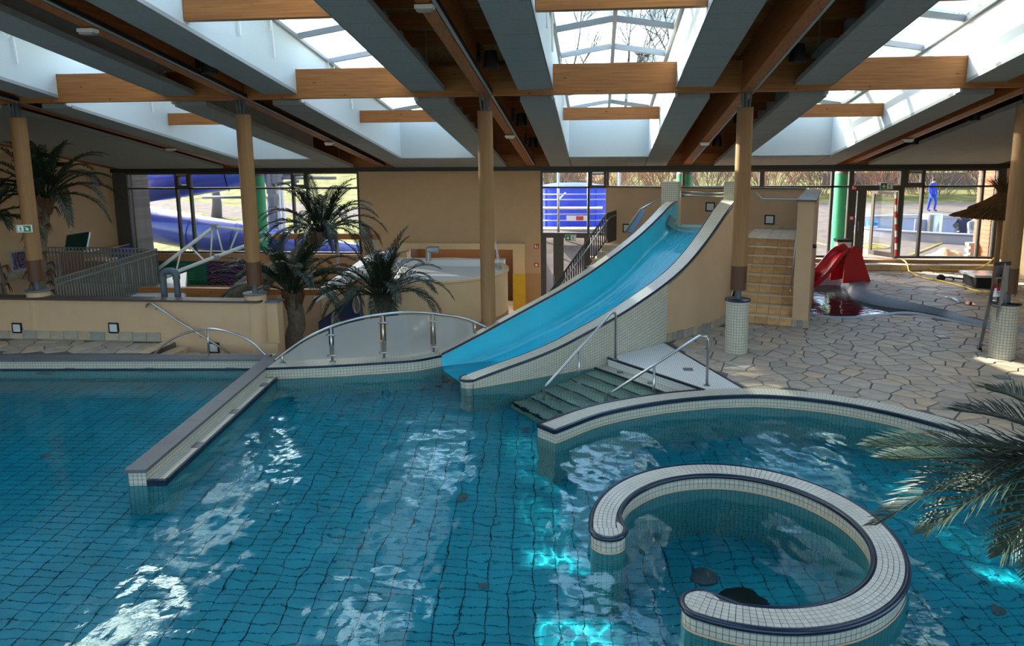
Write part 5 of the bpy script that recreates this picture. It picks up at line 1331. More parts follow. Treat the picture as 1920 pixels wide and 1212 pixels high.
mk('body', MB().box(e0.x, YD+.1, zG, e1.x, YD+.55, e1.z), 'desk_wood', bk); mk('top', MB().box(e0.x, YD+.05, e1.z, e1.x, YD+.6, e1.z+.05), 'cream_light', bk)
sn = empty('tilted_screen', aty(140, 474, YD+.3), 'large dark green screen tilted above the counter desk', 'screen')
q = [aty(119, 474, YD+.15), aty(161, 470, YD+.3), aty(168, 434, YD+.75), aty(125, 441, YD+.6)]
nrm = (q[1]-q[0]).cross(q[3]-q[0]).normalized(); nrm = nrm if nrm.y < 0 else -nrm
mk('case', MB().add([p-nrm*.08 for p in q]+[p for p in q], [(0,1,2,3),(7,6,5,4),(0,4,5,1),(1,5,6,2),(2,6,7,3),(3,7,4,0)]), 'alu', sn)
mk('stand', MB().bar((c0+c1)/2+Vector((.3, .35, 0)), sum(q, Vector())/4-nrm*.08, .12, .06), 'frame_grey', sn)
cc = sum(q, Vector())/4; qi = [cc+(p-cc)*.93+nrm*.004 for p in q]
mk('display', MB().add(qi, [(0, 1, 2, 3)]), 'screen_teal', sn)
b0, b1 = aty(204, 467, 20.6), aty(241, 458, 21.2)
bpn = empty('blue_partition', (b0.x, 20.7, zG), 'dark blue partition panel near the left window corner', 'partition')
mk('panel', MB().add([(b0.x, 20.6, zG), (b1.x, 21.2, zG), (b1.x, 21.2, b1.z), (b0.x, 20.6, b0.z), (b0.x, 20.66, zG), (b1.x, 21.26, zG), (b1.x, 21.26, b1.z), (b0.x, 20.66, b0.z)], [(0,1,2,3),(7,6,5,4),(0,4,5,1),(1,5,6,2),(2,6,7,3),(3,7,4,0)]), 'panel_blue', bpn)
mk('edge', MB().bar((b0.x, 20.63, b0.z), (b1.x, 21.23, b1.z), .07, .02), 'alu', bpn)
pb_ = atx(39, 488, XL+.02)
pk = empty('wall_picture', pb_, 'small framed picture on the left wall behind the palm trunks', 'picture')
mk('frame', MB().box(XL, pb_.y-.35, pb_.z-.3, XL+.04, pb_.y+.35, pb_.z+.3), 'frame_grey', pk); mk('print', MB().box(XL+.04, pb_.y-.3, pb_.z-.25, XL+.045, pb_.y+.3, pb_.z+.25), 'banner_art', pk)
# wall floodlights near the left wall top
for u, v, l in ((88, 290, 'black floodlight on the left wall near the ceiling, nearer one'), (118, 308, 'black floodlight on the left wall near the ceiling, farther one')):
    p = atx(u, v, XL+.3); o = empty('floodlight', p, l, 'floodlight', 'wall floodlights')
    mk('head', MB().box(p.x-.14, p.y-.12, p.z-.07, p.x+.14, p.y+.12, p.z+.06), 'black', o); mk('arm', MB().tube([(XL, p.y, p.z+.1), (p.x, p.y, p.z+.03)], .02, 6), 'alu', o)
# ================================================================ outside
m, nt_, b, N, L = newmat('terrain'); b.inputs['Roughness'].default_value = .95; b.inputs['Specular IOR Level'].default_value = .1
tc = N.new('ShaderNodeTexCoord'); at = N.new('ShaderNodeAttribute'); at.attribute_name = 'grass'
n1 = N.new('ShaderNodeTexNoise'); n1.inputs['Scale'].default_value = .9; n1.inputs['Detail'].default_value = 9; n1.inputs['Roughness'].default_value = .7; L.new(tc.outputs['Object'], n1.inputs['Vector'])
c1_ = N.new('ShaderNodeValToRGB'); e = c1_.color_ramp.elements; e[0].position = .34; e[0].color = srgb(74, 69, 40); e[1].position = .66; e[1].color = srgb(146, 138, 92)
q = e.new(.5); q.color = srgb(108, 109, 58); L.new(n1.outputs[0], c1_.inputs[0])
n2 = N.new('ShaderNodeTexNoise'); n2.inputs['Scale'].default_value = 2.2; n2.inputs['Detail'].default_value = 6; L.new(tc.outputs['Object'], n2.inputs['Vector'])
c2_ = N.new('ShaderNodeValToRGB'); e = c2_.color_ramp.elements; e[0].position = .3; e[0].color = srgb(96, 87, 81); e[1].position = .7; e[1].color = srgb(120, 110, 102); L.new(n2.outputs[0], c2_.inputs[0])
mx = N.new('ShaderNodeMix'); mx.data_type = 'RGBA'; L.new(at.outputs['Fac'], mx.inputs[0]); L.new(c2_.outputs[0], mx.inputs[6]); L.new(c1_.outputs[0], mx.inputs[7]); L.new(mx.outputs[2], b.inputs['Base Color'])
def sstep(a, b, x): t = min(1, max(0, (x-a)/(b-a))); return t*t*(3-2*t)
def zter(x, y):
    left = 1-sstep(-6.5, -2.5, x)
    zr = .5+.35*sstep(26, 36, y)+.055*max(0, y-42)
    zl_ = -.35+.02*max(0, y-24)+.10*max(0, y-36)
    z = zl_*left+zr*(1-left)
    if left > .5: z += .12*math.sin(x*.7+y*.5)*sstep(34, 40, y)
    dip = sstep(-3.4, -2.6, x)*(1-sstep(.4, 1.2, x)); z = z*(1-dip)+dip*min(z, -1.27+1.8*sstep(23.6, 31, y))
    return z
tb = MB(); xs_ = [-45+.8*i for i in range(120)]; ys_ = [YW+.31+.9*j for j in range(80)]; gr = []
tb.v = [(x, y, zter(x, y)) for x in xs_ for y in ys_]
ny_ = len(ys_)
for i in range(len(xs_)-1):
    for j in range(ny_-1):
        x, y = xs_[i]+.5, ys_[j]+.4
        if -7.2 < x < -2.4 and y < 24.8: continue
        if ((x-15.6)/5.0)**2+((y-31.2)/4.2)**2 < .8: continue
        tb.f.append((i*ny_+j, (i+1)*ny_+j, (i+1)*ny_+j+1, i*ny_+j+1))
        gpath = .0 if (x < -3 and 40 < y+.15*x+3 < 43.5) else 1
        gr.append(gpath if x < -3 else (1 if y > 43.5 else 0))
ter = struct('ground_outside', tb, 'terrain', 'grassy slope and paved yard outside the windows', fix=False, smooth=True)
ga = ter.data.attributes.new('grass', 'FLOAT', 'FACE'); ga.data.foreach_set('value', gr)
# side wings clad with boards
attrmix('siding_grey', [srgb(112, 98, 88), srgb(124, 108, 96), srgb(104, 92, 84)], .75, .2, 10)
attrmix('siding_red', [srgb(148, 80, 54), srgb(158, 88, 60), srgb(138, 74, 50)], .75, .2, 10)
for nm, x0, x1, mat, n, lab in (('left', -16.62, -16.5, 'siding_grey', 30, 'grey-brown board clad outside wall beyond the left windows'), ('right', 12.3, 12.42, 'siding_red', 30, 'red-brown board clad outside wall beyond the right windows')):
    o = empty('wall_outside_'+nm, ((x0+x1)/2, 25, 0), kind='structure'); o['label'] = lab
    ye = 24.05 if nm == 'right' else 24.0
    mk('core', MB().box(x0+.03, YW+.32, -.6, x1, ye, 3.75), 'frame_dark', o)
    for k in range(n):
        z = -.5+k*.14
        (a_, b_) = (x0+.03, x0) if nm == 'right' else (x1, x1+.03)
        mk('board', MB().add([(a_, YW+.33, z), (a_, ye, z), (a_, ye, z+.15), (a_, YW+.33, z+.15), (b_, YW+.33, z), (b_, ye, z), (b_+(.02 if nm == 'right' else -.02), ye, z+.15), (b_+(.02 if nm == 'right' else -.02), YW+.33, z+.15)], [(0,1,2,3),(7,6,5,4),(0,4,5,1),(1,5,6,2),(2,6,7,3),(3,7,4,0)]), mat, o)
struct('trim_5', MB().box(XL, YW-.02, .58, -16.46, YW+.2, B0), 'frame_dark', 'dark corner post at the left end of the windows')
struct('trim_6', MB().box(12.3, YW-.02, .5, 12.45, YW+.2, B0), 'frame_dark', 'dark corner post at the right end of the windows')
struct('wall_corner_right', MB().box(12.45, YW-.05, -.2, XR+.05, YW+.3, B0), 'cream_light', 'pale wall corner beside the right windows')
# green round columns outside
plain('green_paint', srgb(44, 152, 104), .5); plain('cap_grey', srgb(96, 90, 84), .6)
for x, y, zb_, lab in ((aty(1577, 400, 23.9).x, 23.9, .5, 'green round column outside the right windows'), (aty(486, 400, 24.0).x, 24.0, -.35, 'green round column outside the left windows'), (aty(1283, 325, 23.9).x, 23.9, .5, 'green round column outside behind the slide tower')):
    o = empty('green_column', (x, y, zb_), lab, 'column', 'green outdoor columns')
    mk('shaft', MB().lathe([(.26, zb_-.1), (.26, 3.25)], (x, y, 0), 28), 'green_paint', o, smooth=60); mk('cap', MB().lathe([(.265, 3.25), (.25, 3.3), (.1, 3.62), (.1, 4.3)], (x, y, 0), 24), 'cap_grey', o, smooth=40)
# blue tube slides
m, nt_, b, N, L = newmat('tube_blue'); b.inputs['Base Color'].default_value = srgb(58, 74, 160); b.inputs['Roughness'].default_value = .3; b.inputs['Coat Weight'].default_value = .4
def tubeslide(name, pts, r, label, nseg):
    o = empty(name, pts[len(pts)//2], label, 'tube slide', 'blue tube slides')
    P = resamp(crom(pts, 8), nseg*6)
    for k in range(nseg):
        seg = P[k*6:(k+1)*6+1]
        mk('tube_section', MB().tube(seg, r, 28, cap=False), 'tube_blue', o, smooth=True)
        mk('flange', MB().tube([seg[0].lerp(seg[1], -.06), seg[0].lerp(seg[1], .12)], r+.05, 28, cap=False), 'tube_blue', o, smooth=40)
    return o
tubeslide('tube_slide', [Vector((-22, 27.2, 2.2)), aty(250, 412, 27), aty(350, 433, 26.6), aty(455, 452, 26.2), aty(560, 472, 26), aty(660, 490, 25.8), Vector((-4.5, 25.6, -.6))], .72, 'dark blue tube slide passing low outside the left windows', 9)
tubeslide('tube_slide', [Vector((-22, 25.6, 1.9)), aty(250, 352, 25.8), aty(330, 340, 26.3), aty(420, 326, 27), aty(520, 308, 28), Vector((-8.5, 29, 4.6))], .68, 'dark blue tube slide crossing high outside the left windows', 8)
# steel mast with arms carrying the tubes
plain('mast_grey', srgb(120, 124, 126), .5)
mp = empty('slide_mast', aty(525, 440, 27.5), 'grey steel mast with arms outside the left windows', 'mast')
mz = zter(aty(515, 400, 27.5).x, 27.5)
for u, r, mt in ((511, .2, 'mast_grey'), (524, .07, 'white'), (531, .07, 'white')):
    p = aty(u, 400, 27.5); mk('upright', MB().tube([(p.x, 27.5, mz-.1), (p.x, 27.5, 4.6)], r, 14), mt, mp, smooth=True)
for a, b_ in (((380, 370), (505, 370)), ((520, 334), (630, 334)), ((520, 346), (560, 340))): mk('arm', MB().tube([aty(*a, 27.4), aty(*b_, 27.4)], .06, 8), 'mast_grey', mp, smooth=True)
mk('clamp', MB().lathe([(.22, -.2), (.22, .2)], aty(520, 335, 27.4), 12), 'mast_grey', mp); mk('clamp', MB().lathe([(.22, -.25), (.26, .1), (.22, .25)], aty(512, 375, 27.4), 12), 'mast_grey', mp)
# blue water tank and scaffold
plain('tank_blue', srgb(36, 70, 214), .4)
tp = aty(1072, 418, 33); tk = empty('water_tank', tp, 'bright blue round water tank behind the scaffold', 'tank')
tr0 = 1.62; tz1 = aty(1072, 352, 33).z
mk('shell', MB().lathe([(tr0, tp.z-.3), (tr0, tz1)], (tp.x, 33, 0), 40), 'tank_blue', tk, smooth=40); mk('lid', MB().lathe([(tr0+.05, tz1), (tr0+.05, tz1+.08), (tr0*.6, tz1+.2), (0, tz1+.24)], (tp.x, 33, 0), 40), 'tank_blue', tk, smooth=30)
for k in range(8): a = k*math.pi/4; mk('rib', MB().box(tp.x+tr0*math.cos(a)-.03, 33+tr0*math.sin(a)-.03, tp.z-.3, tp.x+tr0*math.cos(a)+.03, 33+tr0*math.sin(a)+.03, tz1), 'tank_blue', tk)
sc_ = empty('scaffold', aty(1075, 460, 29), 'galvanised scaffold with plank decks in front of the blue tank', 'scaffold')
gz = zter(1.5, 29)
plain('plank_worn', srgb(168, 158, 140), .8, noise=.2, nscale=10); plain('red_band', srgb(200, 60, 50), .6)
for yy in (28.6, 29.6):
    for u in (1000, 1047, 1103, 1160): p = aty(u, 400, yy); mk('standard', MB().tube([(p.x, yy, gz-.05), (p.x, yy, 3.6)], .05, 8), 'alu', sc_, smooth=True)
    for v in (365, 375, 402, 414): a, b_ = aty(1000, v, yy), aty(1160, v-1, yy); mk('ledger', MB().tube([a, b_], .026, 8), 'alu', sc_, smooth=True)
for v in (391, 430): a, b_ = aty(1000, v, 28.6), aty(1130, v, 28.6); mk('deck_plank', MB().box(a.x, 28.6, a.z-.05, b_.x, 29.6, a.z), 'plank_worn', sc_)
a = aty(1062, 409, 28.5); mk('toe_board', MB().box(a.x, 28.48, a.z-.12, a.x+.9, 28.52, a.z+.1), 'white', sc_); mk('toe_board', MB().box(a.x+.4, 28.46, a.z-.08, a.x+.7, 28.48, a.z+.08), 'red_band', sc_)
mk('brace', MB().tube([aty(1047, 375, 28.6), aty(1060, 362, 29.6)], .035, 8), 'alu', sc_)
# stainless outdoor pool
plain('pool_steel', srgb(150, 154, 170), .4, metal=.6)
pc, prx, pry = Vector((15.6, 31.2, 0)), 5.0, 4.2
sp_ = empty('steel_pool', (pc.x, pc.y, -.2), 'round stainless steel outdoor pool under construction in the yard', 'pool')
def ell(r, z, n=72): return [Vector((pc.x+(prx+r)*math.cos(2*math.pi*k/n), pc.y+(pry+r)*math.sin(2*math.pi*k/n), z)) for k in range(n)]
def ering(nm, prof, mt, par):
    n = 72; m = MB(); R_ = [ell(r, z) for r, z in prof]; m.v = [p for r in R_ for p in r]
    for j in range(len(R_)-1):
        for k in range(n): m.f.append((j*n+k, j*n+(k+1) % n, (j+1)*n+(k+1) % n, (j+1)*n+k))
    return mk(nm, m, mt, par, smooth=30)
ering('outer_wall', [(.3, .3), (.3, .82), (.34, .86), (.34, .9)], 'pool_steel', sp_); ering('rim', [(.34, .9), (-.1, .9)], 'pool_steel', sp_); ering('inner_wall', [(-.1, .9), (-.12, -.2)], 'pool_steel', sp_)
m = MB(); m.add([p for p in ell(-.12, -.2)], [tuple(range(72))]); mk('floor', m, 'pool_steel', sp_)
dz_ = aty(1750, 430, 30); mk('drum', MB().lathe([(.4, -.2), (.4, aty(1750, 403, 30).z), (.38, aty(1750, 402, 30).z+.02), (0, aty(1750, 402, 30).z+.05)], (aty(1747, 415, 30).x, 30, 0), 28), 'steel', sp_, smooth=40)
mk('baffle', MB().bar(aty(1715, 418, 29.5)-Vector((0, 0, .3)), aty(1737, 418, 29.8)-Vector((0, 0, .3)), .04, .9), 'pool_steel', sp_)
mk('inlet_disc', MB().tube([aty(1792, 423, 28.5), aty(1792, 423, 28.4)], .1, 14).tube([aty(1792, 423, 28.5), Vector((aty(1792, 423, 28.5).x, 28.5, 0))], .02, 6), 'frame_dark', sp_)
# yard clutter
bkz = zter(11, 29.3); bp_ = atz(1634, 441, bkz)
bo = empty('blue_barrel', bp_, 'bright blue plastic barrel in the yard beside the steel pool', 'barrel')
plain('bucket_blue', srgb(30, 130, 216), .35)
mk('body', MB().lathe([(.17, 0), (.21, .48), (.22, .5), (.22, .55), (.19, .55), (.17, .05)], bp_, 24), 'bucket_blue', bo, smooth=30)
mk('label', MB().lathe([(.2, .18), (.213, .4)], bp_+Vector((0, -.004, 0)), 10, -2.4, -.8), 'sign_white', bo); mk('logo', MB().lathe([(.21, .25), (.216, .33)], bp_+Vector((0, -.006, 0)), 8, -2.1, -1.0), 'sign_red', bo)
wbp = atz(1652, 439, bkz); tag(mk('white_block', MB().box(wbp.x-.25, wbp.y-.1, bkz, wbp.x+.25, wbp.y+.1, bkz+.18), 'white'), 'white block lying beside the blue barrel', 'block')
sd_ = atz(1788, 484, .52)
m = MB(); rn = random.Random(4); hn = 26
for i in range(hn+1):
    for j in range(hn+1):
        x, y = -1.15+2.3*i/hn, -.7+1.4*j/hn  # heap spans 1.3 m
        h = max(0, .5*math.exp(-((x+.1)**2/.12+y*y/.14))+.38*math.exp(-((x-.55)**2/.12+y*y/.14))+.22*math.exp(-((x+.65)**2/.2+y*y/.14))-.03)
        m.v.append((sd_.x-.1+x*.58, sd_.y+.3+y*.8, .49+h*.62*(1+.12*rn.uniform(-1, 1))))
for i in range(hn):
    for j in range(hn): m.f.append((i*(hn+1)+j, (i+1)*(hn+1)+j, (i+1)*(hn+1)+j+1, i*(hn+1)+j+1))
plain('sand', srgb(206, 178, 138), .95, noise=.1, nscale=20); tag(mk('sand_heap', m, 'sand', smooth=True), 'heap of yellow sand outside the right window', 'sand heap')
attrmix('paver_stone', [srgb(196, 182, 160), srgb(206, 192, 172), srgb(186, 172, 150)], .8, .2, 20)
pv = atz(1836, 483, .52)
blk = None
for lev in range(5):
    for k in range(4-(lev > 3)):
        x = pv.x-.35+.19*k+(.06 if lev % 2 else 0); z = .5+.1*lev
        for dpt in range(1):
            o = tag(mk('paving_block', MB().box(x, pv.y, z, x+.18, pv.y+.24, z+.097), 'paver_stone'), 'pale paving block, %s layer from the ground, %s from the left, in the stacked heap' % (['first', 'second', 'third', 'fourth', 'top'][lev], ['first', 'second', 'third', 'fourth'][k]), 'paving block', 'stacked paving blocks')
wb_ = atz(1856, 488, .47); tag(mk('white_tub', MB().prism([(wb_.x-.16, 22.42), (wb_.x+.16, 22.42), (wb_.x+.16, 22.6), (wb_.x-.16, 22.6)], .467, .62), 'white'), 'small white tub on the step at the right window end', 'tub')
plain('hose_yellow', srgb(226, 196, 62), .5)
def hose(pts, label, r=.022):
    return tag(mk('hose', MB().tube(crom(pts, 6), r, 8), 'hose_yellow', smooth=True), label, 'hose', 'yellow hoses')
zo = zter(10, 26)+.03
hose([atz(u, v, zo) for u, v in ((1528, 455), (1560, 461), (1610, 463), (1650, 466), (1668, 462), (1640, 458), (1606, 456), (1620, 461), (1660, 464))], 'yellow hose lying in loops in the yard outside the glass door')
hose([atz(u, v, zo) for u, v in ((1700, 481), (1740, 466), (1760, 458), (1790, 450), (1806, 444))], 'yellow hose running across the yard towards the steel pool')
bn2 = atz(1540, 349, zter(17, 44)+.1); o = empty('litter_bin', bn2, 'dark litter bin at the far edge of the yard', 'bin'); mk('body', MB().lathe([(.3, 0), (.33, .8), (.3, .85)], bn2, 16), 'black', o, smooth=40); mk('lid', MB().lathe([(.34, .85), (.3, .95), (0, 1.0)], bn2, 16), 'cap_brown', o, smooth=40)
struct('wall_yard', MB().box(16, 52, zter(25, 52)-.2, 50, 52.3, zter(25, 52)+1.1), 'cap_grey', 'low grey wall at the back of the yard')
# bare trees and shrubs
plain('bark', srgb(96, 88, 80), .9); plain('twig', srgb(136, 112, 92), .9); plain('twig_red', srgb(160, 120, 96), .9)
def branch(m, p, d, ln, r, lev, rn, sides, droop=.0, spread=.55):
    q = p; n = 3 if lev > 0 else 2; pts = [p]; dd_ = d.copy()
    for k in range(n):
        dd_ = (dd_+Vector((rn.uniform(-1, 1), rn.uniform(-1, 1), rn.uniform(-.5, .9)))*.16).normalized(); q = q+dd_*(ln/n); pts.append(q)
    m.tube(pts, [r*(1-.45*k/n) for k in range(n+1)], sides if lev > 1 else 3, cap=False)
    if lev == 0: return
    for k in range(3 if lev > 1 else 4):
        t = rn.uniform(.35, 1); i = min(n-1, int(t*n)); o = pts[i].lerp(pts[i+1], t*n-i)
        a = rn.uniform(0, 6.28); sd2 = Vector((math.cos(a), math.sin(a), rn.uniform(-.1, .6)))
        nd = (dd_*(1-spread)+sd2*spread).normalized(); branch(m, o, nd, ln*rn.uniform(.55, .75), r*.55, lev-1, rn, sides, droop, spread)
    branch(m, pts[-1], dd_, ln*.7, r*.55, lev-1, rn, sides, droop, spread)
def bare_tree(x, y, h, label, seed, lev=4, r=.2):
    rn = random.Random(seed); z = zter(x, y); o = empty('bare_tree', (x, y, z), label, 'tree', 'bare trees outside')
    mk('trunk', MB().tube([(x, y, z-.2), (x+.1, y, z+h*.15), (x+.05, y, z+h*.32)], [r*1.2, r, r*.85], 8), 'bark', o, smooth=True)
    m = MB(); branch(m, Vector((x+.05, y, z+h*.3)), Vector((0, 0, 1)), h*.3, r*.8, lev, rn, 5, spread=.5)
    mk('branches', m, 'bark', o, fix=False)
tl_ = ['behind the blue tank', 'above the slide tower', 'over the yard wall', 'at the yard corner', 'behind the solid wall', 'at the far right', 'above the left slope']
for k, (x, y, h) in enumerate(((2, 58, 15), (6.5, 60, 17), (13, 62, 16), (20, 58, 15), (-3, 60, 17), (30, 60, 14), (-12, 64, 14))):
    bare_tree(x, y, h, 'tall bare tree seen against the sky '+tl_[k], 30+k)
tp2 = aty(405, 398, 40); tz = zter(tp2.x, 40)
bare_tree(tp2.x, 40, 5.5, 'small bare tree on the grass slope between the tube slides', 77, 3, .28)
def shrub(x, y, h, w_, label, seed, mat='twig', n=46):
    rn = random.Random(seed); z = zter(x, y); m = MB()
    for k in range(n):
        a = rn.uniform(0, 6.28); rr = rn.uniform(0, w_*.4); d = Vector((math.cos(a)*rn.uniform(.1, .9), math.sin(a)*.6, 1)).normalized()
        branch(m, Vector((x+rr*math.cos(a), y+rr*math.sin(a)*.5, z-.1)), d, h*rn.uniform(.35, .6), .03, 2, rn, 3, spread=.45)
    tag(mk('bare_shrub', m, mat, fix=False), label, 'shrub', 'bare shrubs outside')
k = 0
for x, y, h, w_, mt in ((-3.2, 47, 4.2, 3.5, 'twig'), (.5, 48, 4.4, 3.5, 'twig_red'), (4, 47, 4.2, 3.5, 'twig_red'), (7.5, 48, 4.2, 3.5, 'twig'), (11, 47, 4.0, 3.5, 'twig_red'), (14.5, 48, 4.0, 3.4, 'twig'), (18, 47, 3.9, 3.4, 'twig_red'), (21.5, 48, 4.1, 3.6, 'twig'), (25, 47, 4.0, 3.6, 'twig'), (28.5, 46, 3.6, 3.4, 'twig_red'), (23.5, 41, 3.0, 2.6, 'twig')):
    shrub(x, y, h, w_, 'brown leafless shrub in the hedge row outside, %s' % ('left end', 'behind the tank', 'beyond the tower left', 'beyond the tower middle', 'beyond the tower right', 'behind the litter bin', 'left of the man', 'behind the man', 'right of the man', 'right end', 'in front by the board wall')[k], 200+k, mt); k += 1
# ================================================================ palms
attrmix('palm_leaf', [srgb(22, 36, 20), srgb(30, 46, 24), srgb(18, 30, 18), srgb(34, 48, 26)], .5, 0, 8, spec=.4)
attrmix('palm_leaf_dry', [srgb(120, 112, 60), srgb(138, 128, 72), srgb(96, 92, 50)], .55, 0, 8)
plain('palm_trunk', srgb(112, 100, 84), .9, noise=.25, nscale=14, bump=.6, bscale=24)
plain('palm_fibre', srgb(92, 62, 44), .95, noise=.3, nscale=20)
plain('palm_stalk', srgb(74, 86, 48), .5)
def frond(crown, az, el, ln, droop, rn, o, leafl=.32, nl=34, mat='palm_leaf', side=0.0):
    d = Vector((math.cos(az)*math.cos(el), math.sin(az)*math.cos(el), math.sin(el))); p = Vector(crown); P = [p.copy()]; n = 14
    ax = Vector((-math.sin(az), math.cos(az), 0))
    for tr in range(6):
        v = d.copy(); p = Vector(crown); P = [p.copy()]
        for k in range(n):
            v = (v+Vector((0, 0, -droop*(k+1)/n/n*2))+ax*side/n).normalized(); p = p+v*(ln/n); P.append(p.copy())
        if not any(q.y < 14.05 and q.z < 1.15 for q in P): break
        droop *= .6; d = (d+Vector((0, .12, .15))).normalized()
    m = MB(); m.tube(P, [.018*(1-.85*k/n)+.003 for k in range(n+1)], 5, cap=False)
    for k in range(nl):
        t = .16+.84*(k+.5)/nl; i = min(n-1, int(t*n)); c = P[i].lerp(P[i+1], t*n-i); tan = (P[i+1]-P[i]).normalized()
        lat = tan.cross(Vector((0, 0, 1)))
        if lat.length < .1: lat = ax.copy()
        lat.normalize(); up = lat.cross(tan).normalized()
        L_ = leafl*math.sin(math.pi*min(1, .18+.82*t*.9))*rn.uniform(.85, 1.1)+.04; w = .007+.007*math.sin(math.pi*t)
        for s_ in (-1, 1):
            dr = (tan*(.55+.5*t)+lat*s_*(.95-.35*t)+up*rn.uniform(.1, .4)).normalized()
            mid = c+dr*L_*.55+Vector((0, 0, -.02*L_)); tip = c+dr*L_+Vector((0, 0, -.22*L_-rn.uniform(0, .03)))
            wv = tan.cross(dr).cross(dr).normalized()*w
            m.add([c-wv*.5, c+wv*.5, mid+wv, tip, mid-wv], [(0, 1, 2, 4), (4, 2, 3)])
    return mk('frond', m, mat, o, fix=False)
def palm(name, crown, trunk, r0, r1, n, ln, label, seed, boots=True, dead=0, azr=None, leafl=.3, dry=()):
    rn = random.Random(seed); crown = Vector(crown); o = empty('palm_tree', trunk[0], label, 'palm tree', 'indoor palm trees')
    P = resamp(crom([Vector(p) for p in trunk]+[crown], 6), 26); m = MB()
    rs = [(r0+(r1-r0)*k/26)*(1+.05*(k % 2)) for k in range(27)]
    mk('trunk', m.tube(P, rs, 16), 'palm_trunk', o, smooth=True)
    if boots:
        b = MB()
        for k in range(46):
            a = rn.uniform(0, 6.28); t = rn.uniform(.0, .30)
            q = P[26].lerp(P[19], t*1.6 if t*1.6 < 1 else 1); rr = r1*1.05; d = Vector((math.cos(a), math.sin(a), 0))
            e1 = q+d*rr; e2 = q+d*(rr+.07)+Vector((0, 0, .16))
            b.bar(e1-Vector((0, 0, .08)), e2, .05, .018, d)
        mk('crown_fibre', b, 'palm_fibre', o, fix=False)
    top = crown+Vector((0, 0, .05))
    for k in range(n):
        az = (rn.uniform(0, 6.28) if azr is None else rn.uniform(*azr)); ring = k/n
        el = math.radians(76-62*ring+rn.uniform(-8, 8)); az = az if azr else 2.399*k+rn.uniform(-.25, .25)
        frond(top+Vector((math.cos(az), math.sin(az), 0))*r1*.5, az, el, ln*rn.uniform(.85, 1.1), 1.15+.75*ring+rn.uniform(0, .45), rn, o, leafl*.85, 40, 'palm_leaf_dry' if k in dry else 'palm_leaf')
    for k in range(dead):
        a = rn.uniform(0, 6.28); t = rn.uniform(.05, .9); q = P[int(26*(1-t))]; d = Vector((math.cos(a), math.sin(a), 0)); b = MB()
        pts = crom([q+d*r1*.8, q+d*(r1+.12)+Vector((0, 0, .08)), q+d*(r1+.2)+Vector((0, 0, -.12))], 3)
        for s_ in range(5):
            off = Vector((rn.uniform(-.06, .06), rn.uniform(-.06, .06), rn.uniform(-.08, 0)))
            b.tube([pts[0], pts[3]+off*.5, pts[-1]+off], [.02, .014, .003], 4, cap=False)
        mk('dead_husk', b, 'palm_fibre', o, fix=False)
    return o
y = 15.2
palm('p', aty(84, 372, y), [Vector((aty(76, 560, y).x, y, .5)), aty(74, 500, y), aty(76, 440, y)], .13, .15, 30, 1.75, 'tall palm with shaggy dark husks behind the leftmost column', 11, dead=26, leafl=.3)
y = 14.5
palm('p', aty(-34, 418, y), [Vector((aty(2, 560, y).x, y, .5)), aty(-6, 520, y), aty(-20, 470, y)], .13, .14, 22, 1.5, 'palm cut off by the left picture edge', 12, dead=16, leafl=.28)
y = 16.3
palm('p', aty(603, 438, y), [Vector((aty(425, 575, y).x, y, .2)), aty(447, 545, y), aty(490, 517, y), aty(545, 490, y)], .19, .18, 34, 1.65, 'leaning ringed palm arching to the right behind the second column', 13, leafl=.3)
y = 15.0
palm('p', aty(548, 552, y), [Vector((aty(553, 680, y).x, y, ZL)), Vector((aty(553, 660, y).x, y, -.2)), aty(557, 610, y)], .22, .17, 32, 1.75, 'thick straight palm in front of the leaning palm', 14, leafl=.32)
y = 15.6
palm('p', aty(716, 562, y), [Vector((aty(760, 690, y).x, y, ZL)), Vector((aty(748, 640, y).x, y, -.5)), aty(732, 592, y)], .2, .16, 32, 1.75, 'palm behind the frosted glass screen', 15, leafl=.32)
# near palm reaching in from the right
cp = aty(2060, 880, 4.0)
rn = random.Random(5)
o = empty('palm_tree', (cp.x+.1, cp.y-.2, 0.02), 'near palm whose dark fronds reach in from the right edge over the pool', 'palm tree', 'indoor palm trees')
mk('trunk', MB().tube([(cp.x+.12, cp.y-.2, .02), (cp.x+.1, cp.y-.1, cp.z*.5), cp], [.16, .14, .14], 14), 'palm_trunk', o, smooth=True)
def frond_to(u, v, yd, sag, mat, up_=.25, leafl=.26):
    tip = aty(u, v, yd); c = cp+Vector((-.05, 0, .05)); P = crom([c, c.lerp(tip, .35)+Vector((0, 0, sag*.9)), c.lerp(tip, .7)+Vector((0, 0, sag*.75)), tip], 5); n = len(P)-1
    m = MB(); m.tube(P, [.016*(1-.85*k/n)+.003 for k in range(n+1)], 5, cap=False); nl = 48
    for k in range(nl):
        t = .12+.88*(k+.5)/nl; i = min(n-1, int(t*n)); q = P[i].lerp(P[i+1], t*n-i); tan = (P[i+1]-P[i]).normalized(); lat = tan.cross(Vector((0, 0, 1))).normalized(); upv = lat.cross(tan)
        L_ = leafl*math.sin(math.pi*min(1, .2+.74*t))+.04
        for s_ in (-1, 1):
            dr = (tan*(.6+.5*t)+lat*s_*(.85-.35*t)+upv*rn.uniform(.15, .5)).normalized(); mid = q+dr*L_*.55; tp_ = q+dr*L_+Vector((0, 0, -.12*L_)); wv = tan.cross(dr).cross(dr).normalized()*.0055
            m.add([q-wv*.5, q+wv*.5, mid+wv, tp_, mid-wv], [(0, 1, 2, 4), (4, 2, 3)])
    mk('frond', m, mat, o, fix=False)
